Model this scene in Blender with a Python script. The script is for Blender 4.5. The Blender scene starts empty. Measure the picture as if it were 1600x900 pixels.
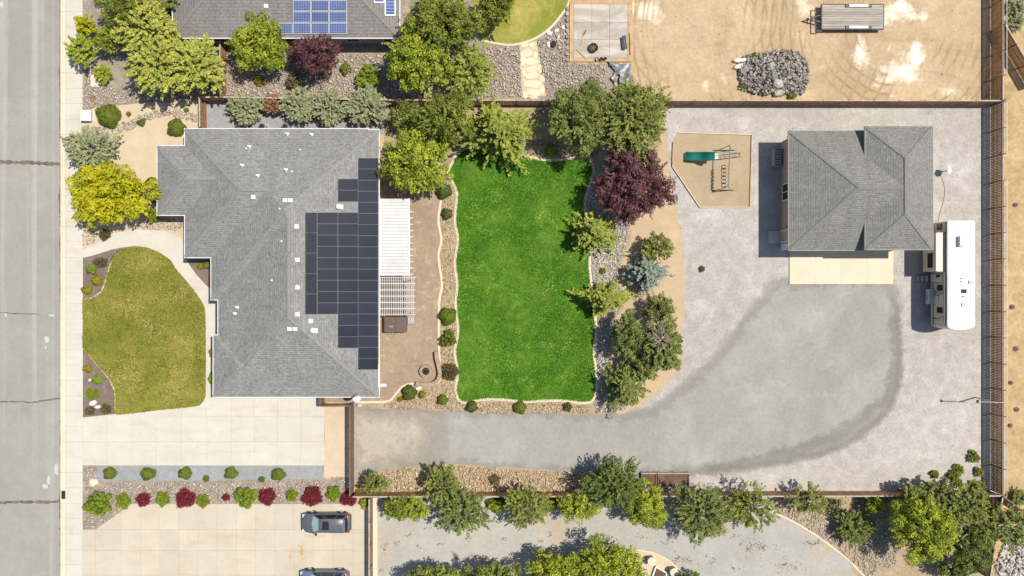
import bpy, math, random
import numpy as np
from mathutils import Vector, Matrix

# ------------------------------------------------------------------ camera, sky, sun, exposure
scene = bpy.context.scene
H = 75.0            # drone height above the ground, metres
S = 1.0 / 16.0      # metres of ground for one photo pixel
cam_d = bpy.data.cameras.new('camera')
cam = bpy.data.objects.new('camera', cam_d)
scene.collection.objects.link(cam)
cam.location = (0, 0, H)
cam.rotation_euler = (0, 0, 0)
cam_d.sensor_width = 36.0
cam_d.lens = 36.0 * H / (1600 * S)
cam_d.clip_end = 2000
scene.camera = cam

SUN_DIR = Vector((-0.46, -0.135, -1.0)).normalized()     # the way the light travels
elev = math.asin(-SUN_DIR.z)
azim = math.atan2(-SUN_DIR.x, -SUN_DIR.y)
world = bpy.data.worlds.new('World')
scene.world = world
world.use_nodes = True
wn = world.node_tree.nodes
sky = wn.new('ShaderNodeTexSky')
sky.sky_type = 'NISHITA'
sky.sun_disc = False
sky.sun_elevation = elev
sky.sun_rotation = azim
wn['Background'].inputs['Strength'].default_value = 0.10
world.node_tree.links.new(sky.outputs[0], wn['Background'].inputs['Color'])
sun_d = bpy.data.lights.new('sun', 'SUN')
sun_d.energy = 4.6
sun_d.angle = math.radians(0.5)
sun_d.color = (1.0, 0.935, 0.825)
sun = bpy.data.objects.new('sun', sun_d)
scene.collection.objects.link(sun)
sun.location = (30, 10, 60)
sun.rotation_euler = SUN_DIR.to_track_quat('-Z', 'Y').to_euler()
scene.view_settings.view_transform = 'Standard'
scene.view_settings.look = 'None'
scene.view_settings.gamma = 1.0
scene.view_settings.use_curve_mapping = False
scene.view_settings.exposure = 0.2

rng = np.random.default_rng(7)
random.seed(7)
C = scene.collection


# ------------------------------------------------------------------ helpers
def P(px, py, z=0.0):
    """world point that stands at height z where the photo shows (px, py)"""
    k = 1.0 - z / H
    return ((px - 800) * S * k, (450 - py) * S * k, z)


def props(o, label=None, cat=None, group=None, kind=None):
    if label: o['label'] = label
    if cat: o['category'] = cat
    if group: o['group'] = group
    if kind: o['kind'] = kind
    return o


def thing(name, label, cat, loc=(0, 0, 0), rotz=0.0, group=None):
    o = bpy.data.objects.new(name, None)
    o.empty_display_size = 0.2
    C.objects.link(o)
    o.location = loc
    o.rotation_euler = (0, 0, rotz)
    return props(o, label, cat, group)


def link(name, me, mat, parent=None):
    if mat is not None and len(me.materials) == 0:
        me.materials.append(mat)
    o = bpy.data.objects.new(name, me)
    C.objects.link(o)
    if parent is not None:
        o.parent = parent
    return o


def copy_tree(o, parent=None):
    c = o.copy()
    C.objects.link(c)
    if parent is not None:
        c.parent = parent
    for ch in list(o.children):
        copy_tree(ch, c)
    return c


class MB:
    """collects simple solids into one mesh"""
    def __init__(s):
        s.v = []; s.f = []; s.uv = None

    def add(s, vs, fs):
        b = len(s.v)
        s.v += [tuple(p) for p in vs]
        s.f += [tuple(b + i for i in f) for f in fs]

    def box(s, x0, x1, y0, y1, z0, z1):
        s.add([(x0, y0, z0), (x1, y0, z0), (x1, y1, z0), (x0, y1, z0), (x0, y0, z1), (x1, y0, z1), (x1, y1, z1), (x0, y1, z1)],
              [(3, 2, 1, 0), (4, 5, 6, 7), (0, 1, 5, 4), (1, 2, 6, 5), (2, 3, 7, 6), (3, 0, 4, 7)])
        return s

    def beam(s, a, b, w, h, up=(0, 0, 1)):
        """rectangular bar from a to b, w wide and h high, centred"""
        a = Vector(a); b = Vector(b)
        d = (b - a)
        if d.length < 1e-6: return s
        d.normalize(); u = Vector(up)
        sd = d.cross(u)
        if sd.length < 1e-4:
            sd = d.cross(Vector((1, 0, 0)))
        sd.normalize(); u = sd.cross(d).normalized()
        vs = []
        for q in (a, b):
            for i, j in ((-1, -1), (1, -1), (1, 1), (-1, 1)):
                vs.append(q + sd * (i * w / 2) + u * (j * h / 2))
        s.add(vs, [(3, 2, 1, 0), (4, 5, 6, 7), (0, 1, 5, 4), (1, 2, 6, 5), (2, 3, 7, 6), (3, 0, 4, 7)])
        return s

    def tube(s, pts, rads, n=8, cap=True):
        pts = [Vector(p) for p in pts]
        if not isinstance(rads, (list, tuple)): rads = [rads] * len(pts)
        base = len(s.v); m = len(pts)
        for i, p in enumerate(pts):
            d = (pts[min(i + 1, m - 1)] - pts[max(i - 1, 0)])
            if d.length < 1e-6: d = Vector((0, 0, 1))
            d.normalize()
            a = d.orthogonal().normalized() if abs(d.z) < 0.95 else Vector((1, 0, 0)).cross(d).normalized()
            b = d.cross(a)
            for k in range(n):
                t = 2 * math.pi * k / n
                s.v.append(tuple(p + (a * math.cos(t) + b * math.sin(t)) * rads[i]))
        for i in range(m - 1):
            for k in range(n):
                k2 = (k + 1) % n
                s.f.append((base + i * n + k, base + i * n + k2, base + (i + 1) * n + k2, base + (i + 1) * n + k))
        if cap:
            s.f.append(tuple(base + k for k in range(n))[::-1])
            s.f.append(tuple(base + (m - 1) * n + k for k in range(n)))
        return s

    def lathe(s, cx, cy, prof, n=20):
        """prof: list of (r, z) from the bottom to the top"""
        base = len(s.v); m = len(prof)
        for r, z in prof:
            for k in range(n):
                t = 2 * math.pi * k / n
                s.v.append((cx + r * math.cos(t), cy + r * math.sin(t), z))
        for i in range(m - 1):
            for k in range(n):
                k2 = (k + 1) % n
                s.f.append((base + i * n + k, base + i * n + k2, base + (i + 1) * n + k2, base + (i + 1) * n + k))
        s.f.append(tuple(base + k for k in range(n))[::-1])
        s.f.append(tuple(base + (m - 1) * n + k for k in range(n)))
        return s

    def prism(s, pts, z0, z1):
        pts = [tuple(p[:2]) for p in pts]
        a = sum(pts[i][0] * pts[(i + 1) % len(pts)][1] - pts[(i + 1) % len(pts)][0] * pts[i][1] for i in range(len(pts)))
        if a < 0: pts = pts[::-1]
        n = len(pts)
        vs = [(x, y, z0) for x, y in pts] + [(x, y, z1) for x, y in pts]
        fs = [tuple(range(n))[::-1], tuple(range(n, 2 * n))]
        fs += [(i, (i + 1) % n, n + (i + 1) % n, n + i) for i in range(n)]
        s.add(vs, fs)
        return s

    def build(s, name, mat, parent=None, smooth=False, local=False, origin=None):
        me = bpy.data.meshes.new(name)
        off = Vector((0, 0, 0))
        if parent is not None and not local:
            q = parent
            while q is not None:
                off += Vector(q.location); q = q.parent
        org = Vector(origin) if origin is not None else Vector((0, 0, 0))
        vs = [(p[0] - off.x - org.x, p[1] - off.y - org.y, p[2] - off.z - org.z) for p in s.v]
        me.from_pydata(vs, [], s.f)
        if s.uv is not None:
            ul = me.uv_layers.new(name='UVMap')
            i = 0
            for f in s.uv:
                for u in f:
                    ul.data[i].uv = u; i += 1
        me.update()
        if smooth:
            for p in me.polygons: p.use_smooth = True
        o = link(name, me, mat, parent)
        if origin is not None: o.location = org
        return o


def catmull(pts, n=6, closed=True):
    out = []; m = len(pts)
    rngi = range(m) if closed else range(m - 1)
    for i in rngi:
        g = (lambda k: pts[k % m]) if closed else (lambda k: pts[min(max(k, 0), m - 1)])
        p0, p1, p2, p3 = [np.array(g(i + d), float) for d in (-1, 0, 1, 2)]
        for j in range(n):
            t = j / n
            out.append(tuple(0.5 * ((2 * p1) + (-p0 + p2) * t + (2 * p0 - 5 * p1 + 4 * p2 - p3) * t * t + (-p0 + 3 * p1 - 3 * p2 + p3) * t ** 3)))
    if not closed: out.append(tuple(pts[-1]))
    return out


def rough(pts, step=0.5, amp=0.08, seed=1):
    """subdivide a world outline and let it wander a little so edges are not ruler straight"""
    r = np.random.default_rng(seed); out = []
    for i in range(len(pts)):
        a = np.array(pts[i][:2]); b = np.array(pts[(i + 1) % len(pts)][:2])
        L = np.linalg.norm(b - a); n = max(1, int(L / 0.3))
        for j in range(n): out.append(a + (b - a) * j / n)
    out = np.array(out); n = len(out)
    for wid, g in ((3, 0.5), (9, 1.6), (25, 3.0)):
        z = r.normal(0, amp * g, (n, 2)); ker = np.hanning(wid + 2)[1:-1]; ker /= ker.sum()
        zz = np.concatenate([z[-wid:], z, z[:wid]])
        out = out + np.stack([np.convolve(zz[:, k], ker, 'same')[wid:-wid] for k in (0, 1)], 1)
    return [tuple(q) for q in out]


LAYER = [0.004]


def sheet(name, pxs, mat, label, cat, smooth=False, z=None, wob=0.0, kind='structure', parent=None, seed=1):
    if smooth: pxs = catmull(pxs, 6)
    pts = [P(*q)[:2] for q in pxs]
    if wob: pts = rough(pts, 0.45, wob, seed)
    if z is None:
        z = LAYER[0]; LAYER[0] += 0.004
    m = MB()
    n = len(pts)
    a = sum(pts[i][0] * pts[(i + 1) % n][1] - pts[(i + 1) % n][0] * pts[i][1] for i in range(n))
    if a < 0: pts = pts[::-1]
    m.add([(x, y, z) for x, y in pts], [tuple(range(n))])
    o = m.build(name, mat, parent)
    if parent is None: props(o, label, cat, None, kind)
    return o


def inside(pts, poly):
    x, y = pts[:, 0], pts[:, 1]; n = len(poly); c = np.zeros(len(pts), bool); j = n - 1
    for i in range(n):
        xi, yi = poly[i]; xj, yj = poly[j]
        if yi != yj:
            c ^= ((yi > y) != (yj > y)) & (x < (xj - xi) * (y - yi) / (yj - yi) + xi)
        j = i
    return c


def mesh_np(name, V, FQ, tint, mat, parent=None, k=4, smooth=False, attr='tint'):
    """V (n,3), FQ (m,k) faces, tint per vertex"""
    me = bpy.data.meshes.new(name)
    nv, nf = len(V), len(FQ)
    me.vertices.add(nv); me.loops.add(nf * k); me.polygons.add(nf)
    me.vertices.foreach_set('co', np.ascontiguousarray(V, np.float32).ravel())
    me.loops.foreach_set('vertex_index', np.ascontiguousarray(FQ, np.int32).ravel())
    me.polygons.foreach_set('loop_start', np.arange(0, nf * k, k, dtype=np.int32))
    me.polygons.foreach_set('loop_total', np.full(nf, k, np.int32))
    if smooth: me.polygons.foreach_set('use_smooth', np.ones(nf, bool))
    if tint is not None:
        at = me.attributes.new(attr, 'FLOAT', 'POINT')
        at.data.foreach_set('value', np.ascontiguousarray(tint, np.float32))
    me.update(calc_edges=True)
    me.validate()
    return link(name, me, mat, parent)


def soft_sheet(name, pxs, mat, label, cat, d=1.0, wob=0.1, seed=1, step=0.45):
    """ground sheet that feathers out over d metres either side of its outline"""
    pts = np.array(rough([P(*q)[:2] for q in catmull(pxs, 4)], 0.45, wob, seed))
    lo = pts.min(0) - d; hi = pts.max(0) + d
    nx, ny = (int((hi[k] - lo[k]) / step) + 2 for k in (0, 1))
    gx, gy = np.meshgrid(lo[0] + step * np.arange(nx), lo[1] + step * np.arange(ny), indexing='ij')
    G = np.column_stack([gx.ravel(), gy.ravel()])
    A = pts; B = np.roll(pts, -1, 0); D = B - A; L2 = (D ** 2).sum(1) + 1e-12
    dist = np.full(len(G), 1e9)
    for a, dd, l2 in zip(A, D, L2):
        t = np.clip(((G - a) @ dd) / l2, 0, 1)
        dist = np.minimum(dist, ((G - a - t[:, None] * dd) ** 2).sum(1))
    sd = np.sqrt(dist) * np.where(inside(G, [tuple(q) for q in pts]), 1, -1)
    e = np.clip(sd / (2 * d) + 0.5, 0, 1)
    idx = np.arange(nx * ny).reshape(nx, ny)
    q = np.stack([idx[:-1, :-1], idx[1:, :-1], idx[1:, 1:], idx[:-1, 1:]], -1).reshape(-1, 4)
    q = q[(e[q] > 0).any(1)]
    z = LAYER[0]; LAYER[0] += 0.004
    used, inv = np.unique(q, return_inverse=True)
    o = mesh_np(name, np.column_stack([G[used], np.full(len(used), z)]), inv.reshape(-1, 4), e[used], mat, None, 4, attr='edge')
    return props(o, label, cat, None, 'structure')


def ribbon(name, pxs, mat, label, cat, width=0.2, z0=0.0, z1=0.09, smooth=True, closed=False, parent=None, kind='structure'):
    if smooth: pxs = catmull(pxs, 6, closed)
    pts = [np.array(P(*q)[:2]) for q in pxs]
    n = len(pts); L = []; R = []
    for i in range(n):
        a = pts[(i - 1) % n] if (closed or i > 0) else pts[i]
        b = pts[(i + 1) % n] if (closed or i < n - 1) else pts[i]
        d = b - a; d = d / (np.linalg.norm(d) + 1e-9); nn = np.array((-d[1], d[0]))
        L.append(pts[i] + nn * width / 2); R.append(pts[i] - nn * width / 2)
    m = MB()
    vs = []
    for i in range(n):
        bev = width * 0.12
        l2 = L[i] + (R[i] - L[i]) * 0.12; r2 = R[i] + (L[i] - R[i]) * 0.12
        vs += [(*L[i], z0), (*L[i], z1 - bev), (*l2, z1), (*r2, z1), (*R[i], z1 - bev), (*R[i], z0)]
    fs = []
    for i in range(n if closed else n - 1):
        j = (i + 1) % n
        for k in range(5):
            fs.append((i * 6 + k, i * 6 + k + 1, j * 6 + k + 1, j * 6 + k)[::-1])
    if not closed:
        fs.append(tuple(range(6))[::-1]); fs.append(tuple((n - 1) * 6 + k for k in range(6)))
    m.add(vs, fs)
    o = m.build(name, mat, parent)
    if parent is None: props(o, label, cat, None, kind)
    return o


# ------------------------------------------------------------------ materials
def lin(c):
    """sRGB 0-255 to linear"""
    return tuple(((v / 255) / 12.92 if v / 255 <= 0.04045 else ((v / 255 + 0.055) / 1.055) ** 2.4) for v in c)


class NT:
    def __init__(s, name):
        s.m = bpy.data.materials.new(name)
        s.m.use_nodes = True
        s.t = s.m.node_tree
        s.b = s.t.nodes['Principled BSDF']
        s.out = s.t.nodes['Material Output']

    def n(s, typ, ins=None, **kw):
        nd = s.t.nodes.new('ShaderNode' + typ)
        for k, v in kw.items(): setattr(nd, k, v)
        for k, v in (ins or {}).items():
            if hasattr(v, 'is_linked') or isinstance(v, bpy.types.NodeSocket): s.t.links.new(v, nd.inputs[k])
            else: nd.inputs[k].default_value = v
        return nd

    def l(s, a, b): s.t.links.new(a, b)

    def mix(s, fac, a, b, mode='MIX'):
        nd = s.t.nodes.new('ShaderNodeMix'); nd.data_type = 'RGBA'; nd.blend_type = mode
        for i, v in ((0, fac), (6, a), (7, b)):
            if isinstance(v, bpy.types.NodeSocket): s.t.links.new(v, nd.inputs[i])
            else: nd.inputs[i].default_value = v if i == 0 else (*v[:3], 1)
        return nd.outputs[2]

    def ramp(s, f, p0, p1, a=0.0, b=1.0):
        nd = s.n('MapRange', {0: f, 1: p0, 2: p1, 3: a, 4: b}); nd.clamp = True
        return nd.outputs[0]

    def math(s, op, a, b=0.0):
        nd = s.t.nodes.new('ShaderNodeMath'); nd.operation = op
        for i, v in ((0, a), (1, b)):
            if isinstance(v, bpy.types.NodeSocket): s.t.links.new(v, nd.inputs[i])
            else: nd.inputs[i].default_value = v
        return nd.outputs[0]

    def pos(s): return s.n('NewGeometry').outputs['Position']

    def noise(s, vec, scale, detail=4, rough=0.55, dist=0.0):
        return s.n('TexNoise', {'Vector': vec, 'Scale': scale, 'Detail': detail, 'Roughness': rough, 'Distortion': dist}).outputs['Fac']

    def bump(s, h, strength, dist=0.05):
        b = s.n('Bump', {'Height': h, 'Strength': strength, 'Distance': dist})
        s.l(b.outputs[0], s.b.inputs['Normal'])

    def stretch(s, vec, sx, sy, sz=1.0, rot=0.0):
        return s.n('Mapping', {'Vector': vec, 'Scale': (sx, sy, sz), 'Rotation': (0, 0, rot)}).outputs[0]


def ground_mat(name, c1, c2, big=0.12, mid=0.8, fine=5.0, speck=0.25, bumpy=0.5, rough=0.95, c3=None, c3_scale=0.4, c3_lo=0.6, c3_hi=0.75, patches=None, streak=None, soft=False, rings=None):
    t = NT(name); p = t.pos()
    n1 = t.noise(p, big, 5, 0.6)
    col = t.mix(t.ramp(n1, 0.35, 0.65), c1, c2)
    if c3 is not None:
        n4 = t.noise(p, c3_scale, 6, 0.65, 0.6)
        col = t.mix(t.ramp(n4, c3_lo, c3_hi), col, c3)
    for (px, py, rx, ry, cc, fac) in (patches or []):
        w = P(px, py)
        d = t.n('VectorMath', {0: p, 1: w}, operation='SUBTRACT').outputs[0]
        nz = t.n('TexNoise', {'Vector': p, 'Scale': 0.5, 'Detail': 5, 'Roughness': 0.65})
        ns = t.n('VectorMath', {0: nz.outputs['Color'], 1: (0.5, 0.5, 0.5)}, operation='SUBTRACT').outputs[0]
        nsc = t.n('VectorMath', {0: ns, 'Scale': 3.2 * max(rx, ry) * S}, operation='SCALE').outputs[0]
        d = t.n('VectorMath', {0: d, 1: nsc}, operation='ADD').outputs[0]
        d = t.n('VectorMath', {0: d, 1: (1 / (rx * S), 1 / (ry * S), 0)}, operation='MULTIPLY').outputs[0]
        ln = t.n('VectorMath', {0: d}, operation='LENGTH').outputs['Value']
        col = t.mix(t.math('MULTIPLY', t.ramp(ln, 1.35, 0.35), fac), col, cc)
    for (px, py, sc, lo, hi, cc) in (rings or []):
        w = P(px, py)
        d = t.n('VectorMath', {0: p, 1: w}, operation='SUBTRACT').outputs[0]
        wv = t.n('TexWave', {'Vector': d, 'Scale': sc, 'Distortion': 5.0, 'Detail': 3.0, 'Detail Scale': 0.35}, wave_type='RINGS', rings_direction='Z').outputs['Fac']
        ms = t.ramp(t.noise(p, 0.14, 3, 0.5), 0.45, 0.6)
        col = t.mix(t.math('MULTIPLY', t.ramp(wv, lo, hi), ms), col, cc)
    if streak is not None:
        sx, sy, sc, lo, hi, cc = streak
        n5 = t.noise(t.stretch(p, sx, sy), sc, 4, 0.5, 0.8)
        col = t.mix(t.ramp(n5, lo, hi), col, cc)
    n2 = t.noise(p, mid, 5, 0.6)
    n3 = t.noise(p, fine, 3, 0.7)
    v = t.math('MULTIPLY', t.ramp(n2, 0.3, 0.7, 1 - speck * 0.55, 1 + speck * 0.45), t.ramp(n3, 0.3, 0.7, 1 - speck * 0.6, 1 + speck * 0.5))
    hsv = t.n('HueSaturation', {'Color': col, 'Value': v})
    t.l(hsv.outputs[0], t.b.inputs['Base Color'])
    t.b.inputs['Roughness'].default_value = rough
    t.b.inputs['Specular IOR Level'].default_value = 0.15
    t.bump(t.math('ADD', n3, n2), bumpy, 0.06)
    if soft:
        e = t.n('Attribute', attribute_name='edge').outputs['Fac']
        nz = t.noise(p, 0.7, 8, 0.8)
        al = t.ramp(t.math('ADD', e, t.math('MULTIPLY', t.math('SUBTRACT', nz, 0.5), 1.1)), 0.22, 0.8)
        tr = t.n('BsdfTransparent'); mx = t.n('MixShader', {0: al})
        t.l(tr.outputs[0], mx.inputs[1]); t.l(t.b.outputs[0], mx.inputs[2]); t.l(mx.outputs[0], t.out.inputs['Surface'])
    return t.m


def plain(name, c, rough=0.6, metal=0.0, var=0.12, scale=3.0, spec=0.4, bumpy=0.0, objvar=0.0, stretch=None):
    t = NT(name); p = t.pos()
    if stretch: p = t.stretch(p, *stretch)
    n1 = t.noise(p, scale, 5, 0.6)
    v = t.ramp(n1, 0.3, 0.7, 1 - var, 1 + var)
    if objvar:
        oi = t.n('ObjectInfo').outputs['Random']
        v = t.math('MULTIPLY', v, t.ramp(oi, 0, 1, 1 - objvar, 1 + objvar))
    hsv = t.n('HueSaturation', {'Color': (*c, 1), 'Value': v})
    t.l(hsv.outputs[0], t.b.inputs['Base Color'])
    t.b.inputs['Roughness'].default_value = rough
    t.b.inputs['Metallic'].default_value = metal
    t.b.inputs['Specular IOR Level'].default_value = spec
    if bumpy: t.bump(n1, bumpy, 0.03)
    return t.m


def concrete(name, c, objvar=0.05, stain=(0.30, 0.23, 0.14), stain_amt=0.25, lo=0.58, hi=0.78, patches=None):
    t = NT(name); p = t.pos()
    n1 = t.noise(p, 0.35, 6, 0.65); n2 = t.noise(p, 6.0, 4, 0.7)
    n3 = t.noise(t.stretch(p, 0.5, 1.6), 0.6, 5, 0.6, 0.5)
    oi = t.n('ObjectInfo').outputs['Random']
    v = t.math('MULTIPLY', t.ramp(n1, 0.3, 0.7, 0.93, 1.06), t.ramp(n2, 0.25, 0.75, 0.95, 1.05))
    v = t.math('MULTIPLY', v, t.ramp(oi, 0, 1, 1 - objvar, 1 + objvar))
    col = t.mix(t.math('MULTIPLY', t.ramp(n3, lo, hi), stain_amt), c, stain)
    for (px, py, rx, ry, cc, fac) in (patches or []):
        d = t.n('VectorMath', {0: p, 1: P(px, py)}, operation='SUBTRACT').outputs[0]
        nz = t.n('TexNoise', {'Vector': p, 'Scale': 1.2, 'Detail': 5, 'Roughness': 0.7})
        ns = t.n('VectorMath', {0: nz.outputs['Color'], 1: (0.5, 0.5, 0.5)}, operation='SUBTRACT').outputs[0]
        d = t.n('VectorMath', {0: d, 1: t.n('VectorMath', {0: ns, 'Scale': 2.5 * max(rx, ry) * S}, operation='SCALE').outputs[0]}, operation='ADD').outputs[0]
        d = t.n('VectorMath', {0: d, 1: (1 / (rx * S), 1 / (ry * S), 0)}, operation='MULTIPLY').outputs[0]
        ln = t.n('VectorMath', {0: d}, operation='LENGTH').outputs['Value']
        col = t.mix(t.math('MULTIPLY', t.ramp(ln, 1.3, 0.3), fac), col, cc)
    hsv = t.n('HueSaturation', {'Color': col, 'Value': v})
    t.l(hsv.outputs[0], t.b.inputs['Base Color'])
    t.b.inputs['Roughness'].default_value = 0.9
    t.b.inputs['Specular IOR Level'].default_value = 0.2
    t.bump(n2, 0.15, 0.02)
    return t.m


def foliage(name, dark, mid, light, trans=0.25):
    t = NT(name)
    a = t.n('Attribute', attribute_name='tint').outputs['Fac']
    cr = t.n('ValToRGB', {0: a})
    e = cr.color_ramp.elements
    e[0].position = 0.0; e[0].color = (*dark, 1)
    e[1].position = 1.0; e[1].color = (*light, 1)
    m = e.new(0.5); m.color = (*mid, 1)
    t.l(cr.outputs[0], t.b.inputs['Base Color'])
    t.b.inputs['Roughness'].default_value = 0.55
    t.b.inputs['Specular IOR Level'].default_value = 0.25
    tr = t.n('BsdfTranslucent', {'Color': cr.outputs[0]})
    mx = t.n('MixShader', {0: trans})
    t.l(t.b.outputs[0], mx.inputs[1]); t.l(tr.outputs[0], mx.inputs[2])
    t.l(mx.outputs[0], t.out.inputs['Surface'])
    return t.m


def stone_mat(name, dark, mid, light):
    t = NT(name)
    a = t.n('Attribute', attribute_name='tint').outputs['Fac']
    cr = t.n('ValToRGB', {0: a})
    e = cr.color_ramp.elements
    e[0].color = (*dark, 1); e[1].color = (*light, 1)
    m = e.new(0.5); m.color = (*mid, 1)
    t.l(cr.outputs[0], t.b.inputs['Base Color'])
    t.b.inputs['Roughness'].default_value = 0.9
    t.b.inputs['Specular IOR Level'].default_value = 0.2
    return t.m


def shingle(name, c1, c2, row=0.21, hue=None):
    """asphalt shingles: courses run along u, v climbs the slope (metres)"""
    t = NT(name)
    uv = t.n('UVMap').outputs[0]
    br = t.n('TexBrick', {'Vector': uv, 'Color1': (*c1, 1), 'Color2': (*c2, 1), 'Mortar': (*(x * 0.6 for x in c1), 1), 'Scale': 1.0,
                          'Mortar Size': 0.006, 'Mortar Smooth': 0.6, 'Bias': 0.0, 'Brick Width': 0.45, 'Row Height': row})
    n1 = t.noise(uv, 0.35, 5, 0.6); n2 = t.noise(uv, 4.0, 4, 0.7)
    sep = t.n('SeparateXYZ', {0: uv}).outputs[1]
    wob = t.math('MULTIPLY', t.math('SUBTRACT', t.noise(uv, 1.4, 3, 0.6), 0.5), 0.10)
    fr = t.math('FRACT', t.math('DIVIDE', t.math('ADD', sep, wob), row))
    n5 = t.noise(t.stretch(uv, 1.6, 0.22), 0.9, 5, 0.65)
    v = t.math('MULTIPLY', t.math('MULTIPLY', t.ramp(n1, 0.3, 0.7, 0.90, 1.10), t.ramp(n5, 0.3, 0.7, 0.90, 1.08)), t.ramp(n2, 0.3, 0.7, 0.72, 1.26))
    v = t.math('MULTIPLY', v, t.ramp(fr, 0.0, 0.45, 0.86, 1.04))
    hsv = t.n('HueSaturation', {'Color': br.outputs['Color'], 'Value': v})
    t.l(hsv.outputs[0], t.b.inputs['Base Color'])
    t.b.inputs['Roughness'].default_value = 0.95
    t.b.inputs['Specular IOR Level'].default_value = 0.15
    t.bump(t.math('ADD', t.math('MULTIPLY', t.math('SUBTRACT', 1.0, fr), 0.8), t.math('MULTIPLY', n2, 0.8)), 0.6, 0.03)
    return t.m


def cells(name, c, line, nx, ny, rough=0.12, lw=0.06):
    """photovoltaic glass with a grid of cells over the panel's UV"""
    t = NT(name)
    uv = t.n('UVMap').outputs[0]
    sp = t.n('SeparateXYZ', {0: uv})
    def grid(s, n):
        f = t.math('FRACT', t.math('MULTIPLY', s, float(n)))
        d = t.math('ABSOLUTE', t.math('SUBTRACT', f, 0.5))
        return t.ramp(d, 0.5 - lw, 0.5 - lw * 0.4)
    g = t.math('MAXIMUM', grid(sp.outputs[0], nx), grid(sp.outputs[1], ny))
    oi = t.n('ObjectInfo').outputs['Random']
    col = t.mix(g, c, line)
    nz = t.noise(t.pos(), 0.8, 4, 0.6)
    hsv = t.n('HueSaturation', {'Color': col, 'Value': t.math('MULTIPLY', t.ramp(oi, 0, 1, 0.88, 1.12), t.ramp(nz, 0.3, 0.7, 0.9, 1.12))})
    t.l(hsv.outputs[0], t.b.inputs['Base Color'])
    t.b.inputs['Roughness'].default_value = rough
    t.b.inputs['Specular IOR Level'].default_value = 0.04
    return t.m


M = {}
DIRT_PATCHES = [(1405, 115, 34, 22, (0.80, 0.74, 0.62), 1.0), (1345, 80, 14, 20, (0.80, 0.74, 0.62), 1.0), (1430, 85, 11, 20, (0.80, 0.74, 0.62), 1.0),
                (1010, 20, 22, 18, (0.78, 0.70, 0.55), 1.0), (1408, 18, 26, 10, (0.78, 0.72, 0.58), 1.0), (1390, 30, 20, 6, (0.78, 0.72, 0.58), 0.9),
                (1443, 25, 7, 8, (0.78, 0.72, 0.58), 0.8), (1485, 142, 12, 8, (0.7, 0.6, 0.45), 0.8), (1258, 12, 18, 12, (0.7, 0.62, 0.45), 0.8), (1103, 132, 6, 8, (0.7, 0.6, 0.42), 0.7),
                (1130, 120, 5, 10, (0.66, 0.56, 0.38), 0.7), (1060, 105, 26, 9, (0.52, 0.40, 0.24), 0.5)]
M['dirt'] = ground_mat('dirt', (0.475, 0.36, 0.23), (0.415, 0.31, 0.19), 0.07, 0.5, 3.0, 0.2, 0.9, rings=[(1400, 40, 0.35, 0.72, 0.95, (0.33, 0.235, 0.13)), (1120, 30, 0.3, 0.75, 0.95, (0.36, 0.26, 0.15))], c3=(0.54, 0.415, 0.26), c3_scale=0.16, c3_lo=0.5, c3_hi=0.68, patches=DIRT_PATCHES, streak=(0.25, 1.2, 0.5, 0.6, 0.8, (0.36, 0.24, 0.125)))
M['desert'] = ground_mat('desert', (0.48, 0.36, 0.20), (0.39, 0.28, 0.145), 0.3, 0.9, 2.5, 0.3, 0.9, c3=(0.17, 0.12, 0.06), c3_scale=0.9, c3_lo=0.66, c3_hi=0.74)
M['sand'] = ground_mat('sand', (0.55, 0.45, 0.315), (0.50, 0.405, 0.28), 0.2, 1.0, 6.0, 0.10, 0.25)
M['play_sand'] = ground_mat('play_sand', (0.40, 0.31, 0.20), (0.36, 0.28, 0.18), 0.25, 0.9, 6.0, 0.14, 0.3)
M['tan_path'] = ground_mat('tan_path', (0.50, 0.375, 0.24), (0.44, 0.335, 0.215), 0.25, 0.9, 6.0, 0.13, 0.3)
M['gravel'] = ground_mat('pale_gravel', (0.43, 0.40, 0.365), (0.375, 0.345, 0.315), 0.08, 0.9, 4.5, 0.26, 0.55, c3=(0.475, 0.45, 0.425), c3_scale=0.35, c3_lo=0.52, c3_hi=0.7)
M['road_base'] = ground_mat('compacted_gravel', (0.315, 0.303, 0.278), (0.285, 0.275, 0.252), 0.09, 0.35, 3.0, 0.16, 0.3, c3=(0.35, 0.335, 0.305), c3_scale=0.22, c3_lo=0.5, c3_hi=0.66, soft=True)
M['rim'] = ground_mat('compacted_rim', (0.275, 0.262, 0.23), (0.25, 0.238, 0.21), 0.2, 0.6, 4.0, 0.15, 0.3, soft=True)
M['tan_gravel'] = ground_mat('tan_gravel', (0.42, 0.37, 0.295), (0.38, 0.34, 0.28), 0.15, 0.5, 3.5, 0.16, 0.3, c3=(0.33, 0.29, 0.22), c3_scale=0.5, c3_lo=0.62, c3_hi=0.74, soft=True)
M['grey_lot'] = ground_mat('grey_lot', (0.40, 0.385, 0.345), (0.35, 0.34, 0.31), 0.1, 0.5, 3.0, 0.13, 0.3, c3=(0.42, 0.345, 0.25), c3_scale=0.18, c3_lo=0.52, c3_hi=0.66, streak=(0.6, 1.0, 0.9, 0.685, 0.74, (0.21, 0.135, 0.07)))
M['fine_grey'] = ground_mat('fine_grey_gravel', (0.30, 0.305, 0.31), (0.27, 0.275, 0.28), 0.2, 1.5, 6.0, 0.2, 0.4)
M['bed_dark'] = ground_mat('bed_dark', (0.27, 0.23, 0.19), (0.32, 0.275, 0.225), 0.5, 1.5, 6.0, 0.35, 0.6)
M['bed_tan'] = ground_mat('bed_tan', (0.40, 0.31, 0.20), (0.34, 0.27, 0.18), 0.5, 1.5, 6.0, 0.3, 0.6)
M['mulch'] = ground_mat('mulch', (0.21, 0.16, 0.135), (0.17, 0.13, 0.11), 0.4, 1.5, 7.0, 0.35, 0.5)
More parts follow.
